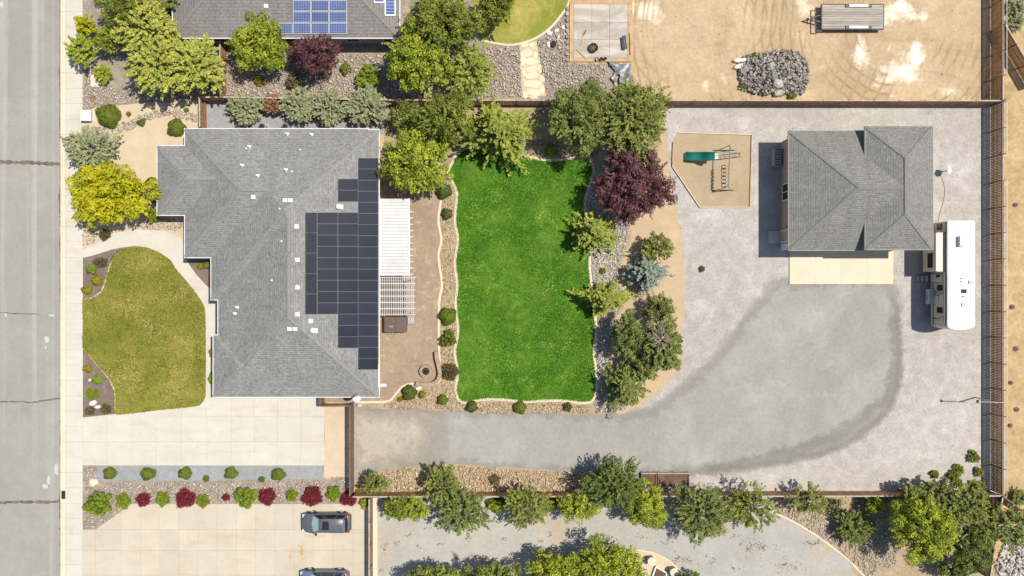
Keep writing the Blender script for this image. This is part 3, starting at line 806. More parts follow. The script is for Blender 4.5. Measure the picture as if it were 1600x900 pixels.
def stones(name, pxpoly, mat, label, size=(0.10, 0.24), dens=16, z=0.05, heap=None, cat='stones', seed=1, avoid=None):
    r = np.random.default_rng(seed)
    if dens > 5: dens = dens * 2.6
    poly = [P(*q)[:2] for q in pxpoly]
    A = area(poly); n = int(A * dens)
    xs = [p[0] for p in poly]; ys = [p[1] for p in poly]
    pts = np.column_stack([r.uniform(min(xs), max(xs), n * 4), r.uniform(min(ys), max(ys), n * 4)])
    pts = pts[inside(pts, poly)]
    for av in (avoid or []):
        pts = pts[~inside(pts, [P(*q)[:2] for q in av])]
    pts = pts[:n]; n = len(pts)
    s = r.uniform(size[0], size[1], n) * r.choice([0.7, 1.0, 1.0, 1.35], n) / 2
    ang = r.uniform(0, 6.283, n); el = r.uniform(0.6, 1.0, n); fl = r.uniform(0.45, 0.85, n)
    V = np.repeat(OCT_V[None], n, 0) * np.stack([s, s * el, s * fl], 1)[:, None, :]
    V = V * r.uniform(0.75, 1.25, V.shape)
    c, q = np.cos(ang)[:, None], np.sin(ang)[:, None]
    X = V[:, :, 0] * c - V[:, :, 1] * q; Y = V[:, :, 0] * q + V[:, :, 1] * c
    zz = np.full(n, z)
    if heap is not None:
        cx, cy, rx, ry, hh = heap
        w = P(cx, cy); d = ((pts[:, 0] - w[0]) / (rx * S)) ** 2 + ((pts[:, 1] - w[1]) / (ry * S)) ** 2
        zz = z + hh * np.clip(1 - d, 0, 1) ** 0.8
    V = np.stack([X + pts[:, 0:1], Y + pts[:, 1:2], V[:, :, 2] + zz[:, None] + (s * fl * 0.35)[:, None]], 2).reshape(-1, 3)
    Fc = (OCT_F[None] + (np.arange(n) * 6)[:, None, None]).reshape(-1, 3)
    tint = np.repeat(np.clip(r.normal(0.5, 0.27, n), 0, 1), 6)
    o = mesh_np(name, V, Fc, tint, mat, None, 3)
    return props(o, label, cat, None, 'stuff')


LAWN_L_PX = LAWN_B
PAT_STRIP = [(690, 268), (700, 270), (708, 290), (712, 305), (709, 345), (713, 375), (709, 410), (712, 445), (710, 475), (713, 517), (709, 550), (713, 582), (710, 610), (716, 627), (727, 632), (735, 645), (715, 643), (690, 640), (655, 637), (625, 641), (600, 636), (565, 632), (598, 630), (612, 627), (622, 617), (631, 607), (642, 603), (688, 601), (690, 585), (689, 550), (689, 475), (693, 450), (692, 437), (688, 400), (692, 375), (688, 345), (692, 312)]
stones('river_stones', PAT_STRIP, M['stone_tan'], 'tan river stones between the patio and the back lawn', (0.10, 0.22), 24, seed=1)
stones('river_stones', [(735, 632), (750, 628), (800, 629), (850, 630), (882, 630), (915, 633), (925, 645), (735, 646)], M['stone_tan'], 'tan river stones along the lower end of the back lawn', (0.10, 0.22), 24, seed=2)
stones('river_stones', [(830, 215), (925, 215), (940, 235), (926, 248), (917, 243), (902, 244), (875, 248), (850, 248), (828, 244)], M['stone_tan'], 'tan stones above the upper end of the back lawn', (0.10, 0.22), 20, seed=3)
stones('river_stones', [(929, 262), (960, 335), (985, 355), (980, 375), (972, 400), (966, 440), (976, 470), (960, 500), (950, 540), (953, 580), (968, 620), (978, 640), (928, 646), (930, 628), (935, 602), (933, 570), (931, 550), (934, 512), (931, 480), (927, 445), (924, 415), (925, 387), (921, 360), (917, 330), (918, 307), (925, 285)], M['stone_white'], 'white river stones on the tree side of the back lawn', (0.12, 0.27), 24, seed=4)
stones('river_stones', [(556, 771), (560, 755), (605, 736), (640, 729), (700, 727), (800, 734), (915, 740), (985, 744), (1000, 771)], M['stone_tan'], 'tan stones in the long bed inside the south fence', (0.14, 0.30), 18, seed=5)
stones('river_stones', [(130, 105), (150, 100), (180, 140), (300, 145), (306, 156), (160, 164), (130, 176)], M['stone_grey'], 'grey stones below the feathery trees at the pavement', (0.14, 0.28), 14, seed=6)
stones('river_stones', [(130, 197), (165, 200), (200, 190), (230, 176), (262, 169), (308, 178), (308, 192), (262, 180), (232, 187), (205, 203), (172, 211), (130, 209)], M['stone_grey'], 'winding band of grey stones across the front sand yard', (0.16, 0.32), 20, seed=7)
stones('river_stones', [(352, 75), (610, 88), (700, 150), (608, 153), (352, 149)], M['stone_grey'], 'pinkish grey stones below the north house', (0.16, 0.34), 12, seed=8)
stones('river_stones', [(762, 75), (812, 75), (816, 152), (740, 152), (742, 100)], M['stone_grey'], 'grey stones on the lawn side of the flagstone path', (0.14, 0.3), 20, seed=9)
stones('river_stones', [(840, 66), (868, 40), (888, 30), (888, 98), (945, 100), (950, 152), (856, 152), (845, 110)], M['stone_grey'], 'grey stones between flagstone path and concrete pad', (0.14, 0.3), 13, seed=10)
stones('river_stones', [(131, 728), (148, 729), (153, 754), (300, 755), (507, 751), (545, 746), (546, 784), (206, 787), (150, 826), (131, 826)], M['stone_grey'], 'grey brown stones in the bed between the driveways', (0.12, 0.26), 17, seed=11)
stones('river_stones', [(1215, 800), (1232, 779), (1395, 779), (1402, 880), (1355, 900), (1327, 874), (1290, 844), (1250, 818)], M['stone_grey'], 'pale stones along the curved edge of the grey lot', (0.12, 0.26), 18, seed=12)
stones('river_stones', [(130, 345), (148, 352), (148, 378), (130, 386)], M['stone_grey'], 'small patch of grey stones beside the pavement', (0.12, 0.26), 18, seed=13)
stones('river_stones', [(217, 347), (240, 340), (287, 347), (287, 360), (220, 358)], M['stone_grey'], 'strip of grey stones below the house wing', (0.14, 0.3), 18, seed=14)
stones('rubble', [(1575, 830), (1610, 815), (1640, 960), (1552, 960), (1556, 880)], M['stone_white'], 'white rubble outside the south east fence corner', (0.2, 0.5), 14, seed=15)
stones('rock_pile', [(1152, 98), (1160, 88), (1190, 84), (1215, 78), (1250, 80), (1262, 100), (1262, 130), (1255, 148), (1215, 150), (1180, 148), (1155, 140)], M['stone_rubble'], 'heap of broken grey rock in the dirt lot', (0.12, 0.38), 24, heap=(1208, 116, 62, 40, 0.55), cat='rock pile', seed=16)
stones('dirt_clods', [(1000, 5), (1540, 5), (1540, 150), (1000, 150)], M['stone_tan'], 'scattered small clods over the dirt lot', (0.06, 0.16), 0.5, z=0.0, cat='clods', seed=17)
stones('pebbles', [(1060, 170), (1535, 170), (1535, 765), (1300, 765), (1400, 620), (1405, 450), (1225, 450), (1060, 620)], M['stone_grey'], 'scattered pebbles over the pale gravel yard', (0.05, 0.13), 1.2, z=0.0, cat='pebbles', seed=18)


def grass(name, pxpoly, mat, label, n, seed, h=(0.05, 0.10)):
    r = np.random.default_rng(seed)
    poly = [P(*q)[:2] for q in pxpoly]
    xs = [p[0] for p in poly]; ys = [p[1] for p in poly]
    pts = np.column_stack([r.uniform(min(xs), max(xs), n * 2), r.uniform(min(ys), max(ys), n * 2)])
    pts = pts[inside(pts, poly)][:n]; n = len(pts)
    a = r.uniform(0, 6.283, n); d = np.stack([np.cos(a), np.sin(a)], 1); nn = np.stack([-d[:, 1], d[:, 0]], 1)
    w = r.uniform(0.03, 0.06, n)[:, None]; ht = r.uniform(h[0], h[1], n); le = r.uniform(0.03, 0.10, n)[:, None]
    z = np.full((n, 1), 0.055)
    A = np.hstack([pts + nn * w, z]); B = np.hstack([pts - nn * w, z]); T = np.hstack([pts + d * le, z + ht[:, None]])
    V = np.stack([A, B, T], 1).reshape(-1, 3); Fc = np.arange(n * 3).reshape(-1, 3)
    pn = np.sin(pts[:, 0] * 0.9 + 2 * np.sin(pts[:, 1] * 0.5)) * np.sin(pts[:, 1] * 0.8 + 1.5 * np.sin(pts[:, 0] * 0.6))
    pn2 = np.sin(pts[:, 0] * 2.3 + 3 * np.sin(pts[:, 1] * 1.1)) * np.sin(pts[:, 1] * 2.6 + 2 * np.sin(pts[:, 0] * 1.7))
    tint = np.repeat(np.clip(0.5 + 0.30 * pn + 0.20 * pn2 + r.normal(0, 0.11, n), 0, 1), 3)
    o = mesh_np(name, V, Fc, tint, mat, None, 3)
    return props(o, label, 'grass', None, 'stuff')


grass('grass', LAWN_B, M['grass_blade'], 'short bright green grass blades of the back lawn', 90000, 3)
grass('grass', catmull(LAWN_F, 4), M['grass_blade_dry'], 'short yellow green grass blades of the front lawn', 50000, 4)


# ------------------------------------------------------------------ buildings
class Hip:
    def __init__(s, x0, x1, y0, y1, ze, p, trim=0.0):
        """eave rectangle in world metres, eave height, pitch"""
        s.x0, s.x1, s.y0, s.y1, s.ze, s.p, s.trim = x0, x1, y0, y1, ze, p, trim
        s.dom = x1
        s.pl = [(p, 0, ze - p * x0), (-p, 0, ze + p * x1), (0, p, ze - p * y0), (0, -p, ze + p * y1)]   # west, east, south, north slopes

    def h(s, x, y): return min(a * x + b * y + c for a, b, c in s.pl)


def hip_px(xa, xb, ya, yb, ze, p, trim=0.0):
    a = P(xa, yb, ze); b = P(xb, ya, ze)
    return Hip(a[0], b[0], a[1], b[1], ze, p, trim)


def envelope(hips):
    """faces of the union of hip roofs: list of (polygon3d, uv)"""
    out = []
    for i, r in enumerate(hips):
        for k, (a, b, c) in enumerate(r.pl):
            xr = min(r.x1, r.dom)
            poly = [(r.x0, r.y0), (xr, r.y0), (xr, r.y1), (r.x0, r.y1)]
            for k2, (a2, b2, c2) in enumerate(r.pl):
                if k2 != k and poly: poly = clip(poly, a2 - a, b2 - b, c2 - c)
            pieces = [poly] if len(poly) > 2 else []
            for j, s in enumerate(hips):
                if j == i: continue
                e = 1e-5 if j < i else -1e-5
                t = s.trim
                cuts = [(1, 0, -s.x0 - t + e), (-1, 0, min(s.x1 - t, s.dom) + e), (0, 1, -s.y0 - t + e), (0, -1, s.y1 - t + e)]
                cuts += [(a2 - a, b2 - b, c2 - c + e) for a2, b2, c2 in s.pl]
                nxt = []
                for pc in pieces:
                    cur = pc
                    for (ca, cb, cc) in cuts:
                        if len(cur) < 3: break
                        o = clip(cur, -ca, -cb, -cc)
                        if len(o) > 2 and area(o) > 1e-3: nxt.append(o)
                        cur = clip(cur, ca, cb, cc)
                pieces = nxt
            sl = math.sqrt(1 + r.p ** 2)
            for pc in pieces:
                if area(pc) < 2e-3: continue
                p3 = [(x, y, a * x + b * y + c) for x, y in pc]
                if k < 2: uv = [(y, (a * x + b * y + c - r.ze) / r.p * sl) for x, y in pc]
                else: uv = [(x, (a * x + b * y + c - r.ze) / r.p * sl) for x, y in pc]
                out.append((p3, uv))
    return out


def roof_mesh(name, hips, mat, parent):
    m = MB(); m.uv = []
    for p3, uv in envelope(hips):
        ar = sum(p3[i][0] * p3[(i + 1) % len(p3)][1] - p3[(i + 1) % len(p3)][0] * p3[i][1] for i in range(len(p3)))
        if ar < 0: p3 = p3[::-1]; uv = uv[::-1]
        m.add(p3, [tuple(range(len(p3)))]); m.uv.append(uv)
    return m.build(name, mat, parent)


def inset(pts, d):
    n = len(pts); out = []
    ar = sum(pts[i][0] * pts[(i + 1) % n][1] - pts[(i + 1) % n][0] * pts[i][1] for i in range(n))
    if ar < 0: pts = pts[::-1]
    for i in range(n):
        a, b, c = [np.array(pts[(i + k) % n]) for k in (-1, 0, 1)]
        u = (b - a) / np.linalg.norm(b - a); v = (c - b) / np.linalg.norm(c - b)
        nu = np.array((-u[1], u[0])); nv = np.array((-v[1], v[0]))
        A = np.array([nu, nv]); rhs = np.array([nu @ a + d, nv @ b + d])
        out.append(tuple(np.linalg.solve(A, rhs)))
    return out


def fascia(outline, ze, mat, parent, h=0.16, w=0.075, name='gutter'):
    """gutter along every eave"""
    n = len(outline)
    ar = sum(outline[i][0] * outline[(i + 1) % n][1] - outline[(i + 1) % n][0] * outline[i][1] for i in range(n))
    pts = outline if ar > 0 else outline[::-1]
    q = inset(pts, -w)
    pts = inset(pts, 0.0)
    for i in range(n):
        a, b, c, d = pts[i], pts[(i + 1) % n], q[(i + 1) % n], q[i]
        m = MB(); m.prism([a, b, c, d], ze - h, ze + 0.015)
        m.build(name, mat, parent)


def caps(lines, hfun, mat, parent, w=0.30, step=0.36):
    """ridge and hip cap shingles, joined"""
    m = MB()
    for (x0, y0, x1, y1) in lines:
        L = math.hypot(x1 - x0, y1 - y0); n = max(1, int(L / step))
        for k in range(n):
            t0 = k / n; t1 = (k + 1.25) / n
            ax, ay = x0 + (x1 - x0) * t0, y0 + (y1 - y0) * t0
            bx, by = x0 + (x1 - x0) * min(t1, 1), y0 + (y1 - y0) * min(t1, 1)
            za, zb = hfun(ax, ay), hfun(bx, by)
            m.beam((ax, ay, za - 0.005), (bx, by, zb + 0.02), w, 0.03)
    o = m.build('ridge_caps', mat, parent); o['kind'] = 'stuff'
    return o


def on_plane(px, py, pl, lift=0.0):
    """point on the roof plane z = a x + b y + c seen at a pixel"""
    a, b, c = pl; c = c + lift
    ux, uy = (px - 800) * S, (450 - py) * S
    # x = ux*(1-z/H) ...  z = a x + b y + c
    q = a * ux + b * uy
    z = (q + c) / (1 + q / H)
    return Vector((ux * (1 - z / H), uy * (1 - z / H), z))


def pv_panel(x0, y0, x1, y1, pl, house, glass, frame, lw=0.006):
    nrm = Vector((-pl[0], -pl[1], 1)).normalized()
    cs = [on_plane(*q, pl, 0.10) for q in ((x0, y1), (x1, y1), (x1, y0), (x0, y0))]
    ctr = sum(cs, Vector()) / 4
    org = ctr
    f = MB(); cf = [ctr + (c - ctr) * 0.992 for c in cs]
    f.add([c - nrm * 0.09 for c in cf] + [c for c in cf], [(3, 2, 1, 0), (4, 5, 6, 7), (0, 1, 5, 4), (1, 2, 6, 5), (2, 3, 7, 6), (3, 0, 4, 7)])
    fo = f.build('solar_panel', frame, house)
    gl = MB()
    def shrink(d):
        ex = (cs[1] - cs[0]).normalized(); ey = (cs[3] - cs[0]).normalized()
        return [cs[0] + ex * d + ey * d, cs[1] - ex * d + ey * d, cs[2] - ex * d - ey * d, cs[3] + ex * d - ey * d]
    gs = shrink(lw + 0.012)
    gl.add([c + nrm * 0.005 for c in gs], [(0, 1, 2, 3)]); gl.uv = [[(0, 0), (1, 0), (1, 1), (0, 1)]]
    gl.build('glass', glass, fo)
    return fo


# ---- main house
ZE = 2.8; PITCH = 0.40
house = thing('house', 'large single storey house with grey hipped shingle roof and dark solar panels', 'house', P(460, 420, 0))
hips = [hip_px(330, 591.9, 203.1, 468, ZE, PITCH), hip_px(341, 592, 203, 619.9, ZE, PITCH), hip_px(289, 575, 201.5, 402, ZE, PITCH), hip_px(246, 420, 228, 336, ZE, PITCH), hip_px(333.5, 480, 524, 620, ZE, PITCH)]
roof = roof_mesh('roof', hips, M['roof'], house)
OUT = [(289, 201.5), (575, 201.5), (575, 203), (592, 203), (592, 620), (333.5, 620), (333.5, 524), (341, 524), (341, 468), (330, 468), (330, 402), (289, 402), (289, 336), (246, 336), (246, 228), (289, 228)]
outw = [P(x, y, ZE)[:2] for x, y in OUT]
fascia(outw, ZE, M['white_trim'], house)
m = MB(); m.prism(inset(outw, 0.02), ZE - 0.1, ZE - 0.06); m.build('soffit', M['white_trim'], house)
m = MB(); m.prism(inset(outw, 0.5), 0.0, ZE - 0.1); wall = m.build('wall', M['stucco'], house)
hh = lambda x, y: max(r.h(x, y) if (r.x0 - .01 <= x <= r.x1 + .01 and r.y0 - .01 <= y <= r.y1 + .01) else -9 for r in hips)


def epx(x, y): return P(x, y, ZE)[:2]


def hipline(a, b): return (*epx(*a), *epx(*b))


ap = 131 
LINES = [hipline((289, 201.5), (389, 301.5)), hipline((289, 402), (389, 301.5)), hipline((389, 301.5), (430, 301.5)),
         hipline((246, 228), (300, 282)), hipline((246, 336), (300, 282)), hipline((300, 282), (343, 282)),
         hipline((330, 468), (461, 336)), hipline((592, 203), (461, 334)), hipline((461, 334), (466, 345)), hipline((466, 340), (466, 494)),
         hipline((592, 620), (466, 494)), hipline((341, 620), (466, 494)) if False else hipline((381, 572), (466, 494)), hipline((333.5, 620), (381, 572))]
caps(LINES, hh, M['roof_cap'], house)
EAST = hips[1].pl[1]
ys = [247, 264, 281.4, 298.8, 316, 333.5, 350.8, 368.3, 385.6, 403, 420.6, 438, 455.6, 473, 490.5, 508, 525.4, 543, 560.2, 577.5]
for i in range(len(ys) - 1): pv_panel(559.7, ys[i], 591, ys[i + 1], EAST, house, M['pv_dark'], M['pv_frame'])
for i in range(2): pv_panel(528.2, 279.5 + i * 17.7, 559.5, 279.5 + (i + 1) * 17.7, EAST, house, M['pv_dark'], M['pv_frame'])
for i in range(12): pv_panel(528.2, 332 + i * 17.65, 559.5, 332 + (i + 1) * 17.65, EAST, house, M['pv_dark'], M['pv_frame'])
for i in range(9): pv_panel(496, 332 + i * 17.65, 527.8, 332 + (i + 1) * 17.65, EAST, house, M['pv_dark'], M['pv_frame'])
for i in range(5): pv_panel(477, 332 + i * 31.8, 495.4, 332 + (i + 1) * 31.8, EAST, house, M['pv_dark'], M['pv_frame'])


def surf(px, py, hf):
    """march down the sight line to the roof"""
    for z in np.arange(9.0, 0, -0.01):
        q = P(px, py, z)
        if hf(q[0], q[1]) >= z: return q
    return P(px, py, 0)


def vent(px, py, kind, hf, parent, nm='roof_vent'):
    q = surf(px, py, hf)
    m = MB()
    if kind == 'pipe':
        m.lathe(q[0], q[1], [(0.16, q[2] - 0.1), (0.15, q[2] + 0.06), (0.07, q[2] + 0.10), (0.07, q[2] + 0.42)], 10)
        m.box(q[0] - 0.22, q[0] + 0.22, q[1] + 0.02, q[1] + 0.2, q[2] - 0.08, q[2] + 0.12)
    elif kind == 'small':
        m.lathe(q[0], q[1], [(0.13, q[2] - 0.1), (0.12, q[2] + 0.10), (0.06, q[2] + 0.14), (0.06, q[2] + 0.30)], 10)
    elif kind == 'box':
        m.box(q[0] - 0.24, q[0] + 0.24, q[1] - 0.24, q[1] + 0.24, q[2] - 0.12, q[2] + 0.12)
        m.prism([(q[0] - 0.17, q[1] - 0.17), (q[0] + 0.17, q[1] - 0.17), (q[0] + 0.17, q[1] + 0.17), (q[0] - 0.17, q[1] + 0.17)], q[2] + 0.12, q[2] + 0.2)
    elif kind == 'double':
        for d in (-0.31, 0.31): m.box(q[0] + d - 0.26, q[0] + d + 0.26, q[1] - 0.2, q[1] + 0.2, q[2] - 0.2, q[2] + 0.14)
    elif kind == 'hood':
        m.lathe(q[0], q[1], [(0.2, q[2] - 0.15), (0.19, q[2] + 0.25), (0.34, q[2] + 0.28), (0.30, q[2] + 0.42), (0.1, q[2] + 0.5)], 12)
        m.box(q[0] + 0.1, q[0] + 0.46, q[1] - 0.3, q[1] + 0.24, q[2] - 0.25, q[2] + 0.06)
    q_ = np.array(q); m.v = [tuple(q_ + (np.array(v) - q_) * 0.8) for v in m.v]
    return m.build(nm, M['white_trim'], parent)


for x, y, k in [(449, 210, 'pipe'), (487, 211, 'pipe'), (390, 230, 'pipe'), (385, 232, 'small'), (469, 234, 'small'), (378.5, 259, 'pipe'), (447, 266, 'pipe'), (456, 268, 'small'), (403, 275, 'pipe'), (396, 308, 'box'),
                (450, 313, 'double'), (437, 326.5, 'small'), (530, 323, 'hood'), (463.5, 354, 'box'), (440, 377, 'small'), (465, 406, 'box'), (425, 438, 'small'), (465, 449, 'box'), (371, 481, 'pipe'), (367.5, 490.5, 'pipe'),
                (465, 491, 'box'), (485.6, 501.5, 'box'), (457, 514, 'double'), (490, 516, 'hood')]:
    vent(x, y, k, hh, house)
# openings on the walls that a step sideways could show
wp = inset(outw, 0.5)
we = max(p[0] for p in wp); wsouth = min(p[1] for p in wp)
for (ya, yb, z0, z1, nm) in ((250, 275, 0.9, 2.1, 'window'), (330, 372, 0.05, 2.15, 'patio_door'), (392, 420, 0.9, 2.1, 'window'), (540, 575, 0.05, 2.15, 'patio_door')):
    a, b = P(0, ya, 1)[1], P(0, yb, 1)[1]
    m = MB(); m.box(we - 0.02, we + 0.05, b - 0.07, a + 0.07, z0 - 0.05, z1 + 0.07); fr = m.build(nm, M['white_trim'], house)
    mid = (a + b) / 2
    for (q0, q1) in ((b, mid - 0.03), (mid + 0.03, a)):
        m = MB(); m.box(we + 0.03, we + 0.062, q0, q1, z0, z1); m.build('pane', M['glass_dark'], fr)
for (xa, xb) in ((352, 398), (408, 454)):
    a, b = P(xa, 0, 1)[0], P(xb, 0, 1)[0]
    m = MB(); m.box(a - 0.1, b + 0.1, wsouth - 0.05, wsouth + 0.02, 0.0, 2.32); gd = m.build('garage_door', M['white_trim'], house)
    for k in range(4):
        m = MB(); m.box(a, b, wsouth - 0.075, wsouth - 0.03, 0.09 + k * 0.54, 0.09 + k * 0.54 + 0.51); m.build('door_panel', M['lattice'], gd)
# downspout at the patio corner
q = P(592, 602, ZE)
m = MB(); m.box(q[0] - 0.05, q[0] + 0.70, q[1] - 0.13, q[1] + 0.13, ZE - 0.25, ZE - 0.06); m.box(q[0] - 0.05, q[0] + 0.03, q[1] - 0.15, q[1] + 2.0, ZE - 0.14, ZE + 0.05)
m.build('gutter_spout', M['white_trim'], house)

# ---- workshop
SZ = 3.55; SP = 0.40; SZ2 = 4.55
shop = thing('workshop', 'detached workshop with greenish grey hipped roofs and tan walls', 'workshop', P(1330, 300, 0))
h1 = hip_px(1232.5, 1475, 204.5, 391, SZ, SP)
b2 = P(1457.5, 197.5, SZ2); a2 = P(1352, 390, SZ2)
h2 = Hip(a2[0], b2[0], a2[1], b2[1], SZ2, SP, 0.45)
h1.x1 = h2.x1 - 0.3 + 4; h1 = Hip(h1.x0, h1.x1, h1.y0, h1.y1, SZ, SP)
# the long wing stops under the ridge of the tall one
XCUT = (h2.x0 + h2.x1) / 2
h1.dom = XCUT
roof_mesh('roof', [h1, h2], M['shop_roof'], shop)
o1 = [(h1.x0, h1.y0), (h2.x0 + 0.45, h1.y0), (h2.x0 + 0.45, h1.y1), (h1.x0, h1.y1)]
o2 = [(h2.x0, h2.y0), (h2.x1, h2.y0), (h2.x1, h2.y1), (h2.x0, h2.y1)]
fascia(o1, SZ, M['shop_trim'], shop, 0.2, 0.05, 'fascia'); fascia(o2, SZ2, M['shop_trim'], shop, 0.2, 0.05, 'fascia')
m = MB(); m.prism(inset(o1, 0.02), SZ - 0.12, SZ - 0.08); m.build('soffit', M['shop_trim'], shop)
m = MB(); m.prism(inset(o2, 0.02), SZ2 - 0.12, SZ2 - 0.08); m.build('soffit', M['shop_trim'], shop)
w1 = inset([(h1.x0, h1.y0), (h2.x0 + 0.9, h1.y0), (h2.x0 + 0.9, h1.y1), (h1.x0, h1.y1)], 0.42)
m = MB(); m.prism(w1, 0, SZ - 0.12); m.build('wall', M['stucco'], shop)
w2 = inset(o2, 0.42)
m = MB(); m.prism(w2, 0, SZ2 - 0.12); m.build('wall', M['stucco'], shop)
hs = lambda x, y: max(h1.h(x, y) if x < XCUT else -9, h2.h(x, y) if (h2.x0 <= x <= h2.x1) else -9)
hw = (h1.y1 - h1.y0) / 2; hw2 = (h2.x1 - h2.x0) / 2; ym = (h1.y0 + h1.y1) / 2; xm = (h2.x0 + h2.x1) / 2
caps([(h1.x0, h1.y0, h1.x0 + hw, ym), (h1.x0, h1.y1, h1.x0 + hw, ym), (h1.x0 + hw, ym, xm - 0.4, ym), (h2.x0, h2.y0, xm, h2.y0 + hw2), (h2.x1, h2.y0, xm, h2.y0 + hw2), (h2.x0, h2.y1, xm, h2.y1 - hw2), (h2.x1, h2.y1, xm, h2.y1 - hw2), (xm, h2.y0 + hw2, xm, h2.y1 - hw2)], hs, M['shop_cap'], shop, 0.26, 0.3)
wx = min(p[0] for p in w1)
def wall_win(yc, zc, hw_, hh_, nm='window', panes=2):
    m = MB(); m.box(wx - 0.06, wx + 0.02, yc - hw_, yc + hw_, zc - hh_, zc + hh_); fr = m.build(nm, M['white_trim'], shop)
    for k in range(panes):
        a = yc - hw_ + 0.14 + k * (2 * hw_ - 0.28 + 0.1) / panes
        m = MB(); m.box(wx - 0.075, wx - 0.05, a, a + (2 * hw_ - 0.28 - 0.1 * (panes - 1)) / panes, zc - hh_ + 0.16, zc + hh_ - 0.16); m.build('pane', M['glass_dark'], fr)
wall_win(P(0, 299.5, 1.8)[1], 1.75, 0.85, 0.95)
yd = P(0, 369, 1.2)[1]
m = MB(); m.box(wx - 0.07, wx + 0.02, yd - 0.62, yd + 0.62, 0.02, 2.3); dr = m.build('door', M['white_trim'], shop)
m = MB(); m.box(wx - 0.085, wx - 0.06, yd - 0.48, yd + 0.48, 0.2, 2.16); m.build('door_leaf', M['stucco'], dr)
m = MB(); m.tube([(wx - 0.07, yd - 0.38, 1.05), (wx - 0.16, yd - 0.38, 1.05)], 0.04, 8); m.build('handle', M['black'], dr)
m = MB(); m.box(wx - 0.22, wx + 0.01, yd + 0.75, yd + 0.95, 2.3, 2.55); m.build('wall_lamp', M['black'], shop)
m = MB(); m.box(wx - 0.05, wx + 0.02, yd - 1.35, yd - 0.75, 0.3, 2.2); m.build('panel_board', M['white_trim'], shop)
# big doors to the apron
ws = min(p[1] for p in w1)
for (xa, xb) in ((1242, 1290), (1298, 1344)):
    a, b = P(xa, 0, 1.5)[0], P(xb, 0, 1.5)[0]
    m = MB(); m.box(a, b, ws - 0.05, ws + 0.02, 0.0, 2.7); gd = m.build('garage_door', M['white_trim'], shop)
    for k in range(5):
        m = MB(); m.box(a + 0.08, b - 0.08, ws - 0.07, ws - 0.03, 0.1 + k * 0.51, 0.1 + k * 0.51 + 0.48); m.build('door_panel', M['lattice'], gd)
st = MB(); q = P(1201, 361, 0.2); q2 = P(1219, 380, 0.2); st.box(q[0], wx - 0.09, q2[1], q[1], 0.0, 0.2)
props(st.build('door_step', M['concrete']), 'low concrete step below the white workshop door', 'step')
q = P(1209, 246, 0.5)
ac = thing('air_conditioner', 'grey air conditioner box against the workshop wall in shade', 'air conditioner', (wx - 0.55, q[1], 0))
m = MB(); m.box(wx - 0.9, wx - 0.12, q[1] - 0.85, q[1] + 0.85, 0.06, 0.95); m.build('casing', M['grey_plastic'], ac)
m = MB(); m.box(wx - 0.95, wx - 0.08, q[1] - 0.95, q[1] + 0.95, 0.0, 0.08); m.build('pad', M['concrete_grey'], ac)
m = MB()
for k in range(7): m.box(wx - 0.86, wx - 0.16, q[1] - 0.8 + k * 0.24, q[1] - 0.72 + k * 0.24, 0.94, 0.98)
m.build('grille', M['black'], ac)

# ---- north neighbour house
NZ = 3.0; NP = 0.32
nh = thing('neighbour_house', 'neighbour house with plain brown grey roof and blue solar panels', 'house', P(445, 0, 0))
hn = hip_px(270, 624, -300, 59, NZ, NP)
roof_mesh('roof', [hn], M['brown_roof'], nh)
on = [(hn.x0, hn.y0), (hn.x1, hn.y0), (hn.x1, hn.y1), (hn.x0, hn.y1)]
fascia(on, NZ, M['white_trim'], nh, 0.14, 0.09)
m = MB(); m.prism(inset(on, 0.02), NZ - 0.12, NZ - 0.08); m.build('soffit', M['white_trim'], nh)
wn_ = inset(on, 0.35)
m = MB(); m.prism(wn_, 0, NZ - 0.12); m.build('wall', M['stucco_grey'], nh)
hnf = hn.h
nw2 = (hn.x1 - hn.x0) / 2
caps([(hn.x0, hn.y0, hn.x0 + nw2, hn.y0 + nw2), (hn.x1, hn.y0, hn.x1 - nw2, hn.y0 + nw2)], hnf, M['brown_cap'], nh, 0.3, 0.34)
wys = min(p[1] for p in wn_)
for xa, xb in ((540, 562), (598, 612), (330, 352), (440, 470)):
    a, b = P(xa, 0, 1.6)[0], P(xb, 0, 1.6)[0]
    m = MB(); m.box(a, b, wys - 0.05, wys + 0.02, 1.0, 2.2); fr = m.build('window', M['white_trim'], nh)
    m = MB(); m.box(a + 0.08, b - 0.08, wys - 0.062, wys - 0.04, 1.08, 2.12); m.build('pane', M['glass_dark'], fr)
SOUTH = hn.pl[2]
for c in range(4):
    for r_ in range(4):
        if r_ < 2 and c == 0: continue
        if r_ == 1 and c == 0: continue
        x0 = 429.5 + c * 28.3; y0 = -17.5 + r_ * 17.7
        if c == 0 and r_ != 3: continue
        pv_panel(x0, y0, x0 + 27.8, y0 + 17.3, SOUTH, nh, M['pv_blue'], M['pv_frame_light'], 0.05)
ESN = hn.pl[1]
pv_panel(601.5, -8, 618, 24, ESN, nh, M['pv_blue'], M['pv_frame_light'], 0.05)
pv_panel(584.5, -28, 601, 4, ESN, nh, M['pv_blue'], M['pv_frame_light'], 0.05)
vent(416, 10, 'box', hnf, nh); vent(416, 23, 'small', hnf, nh)


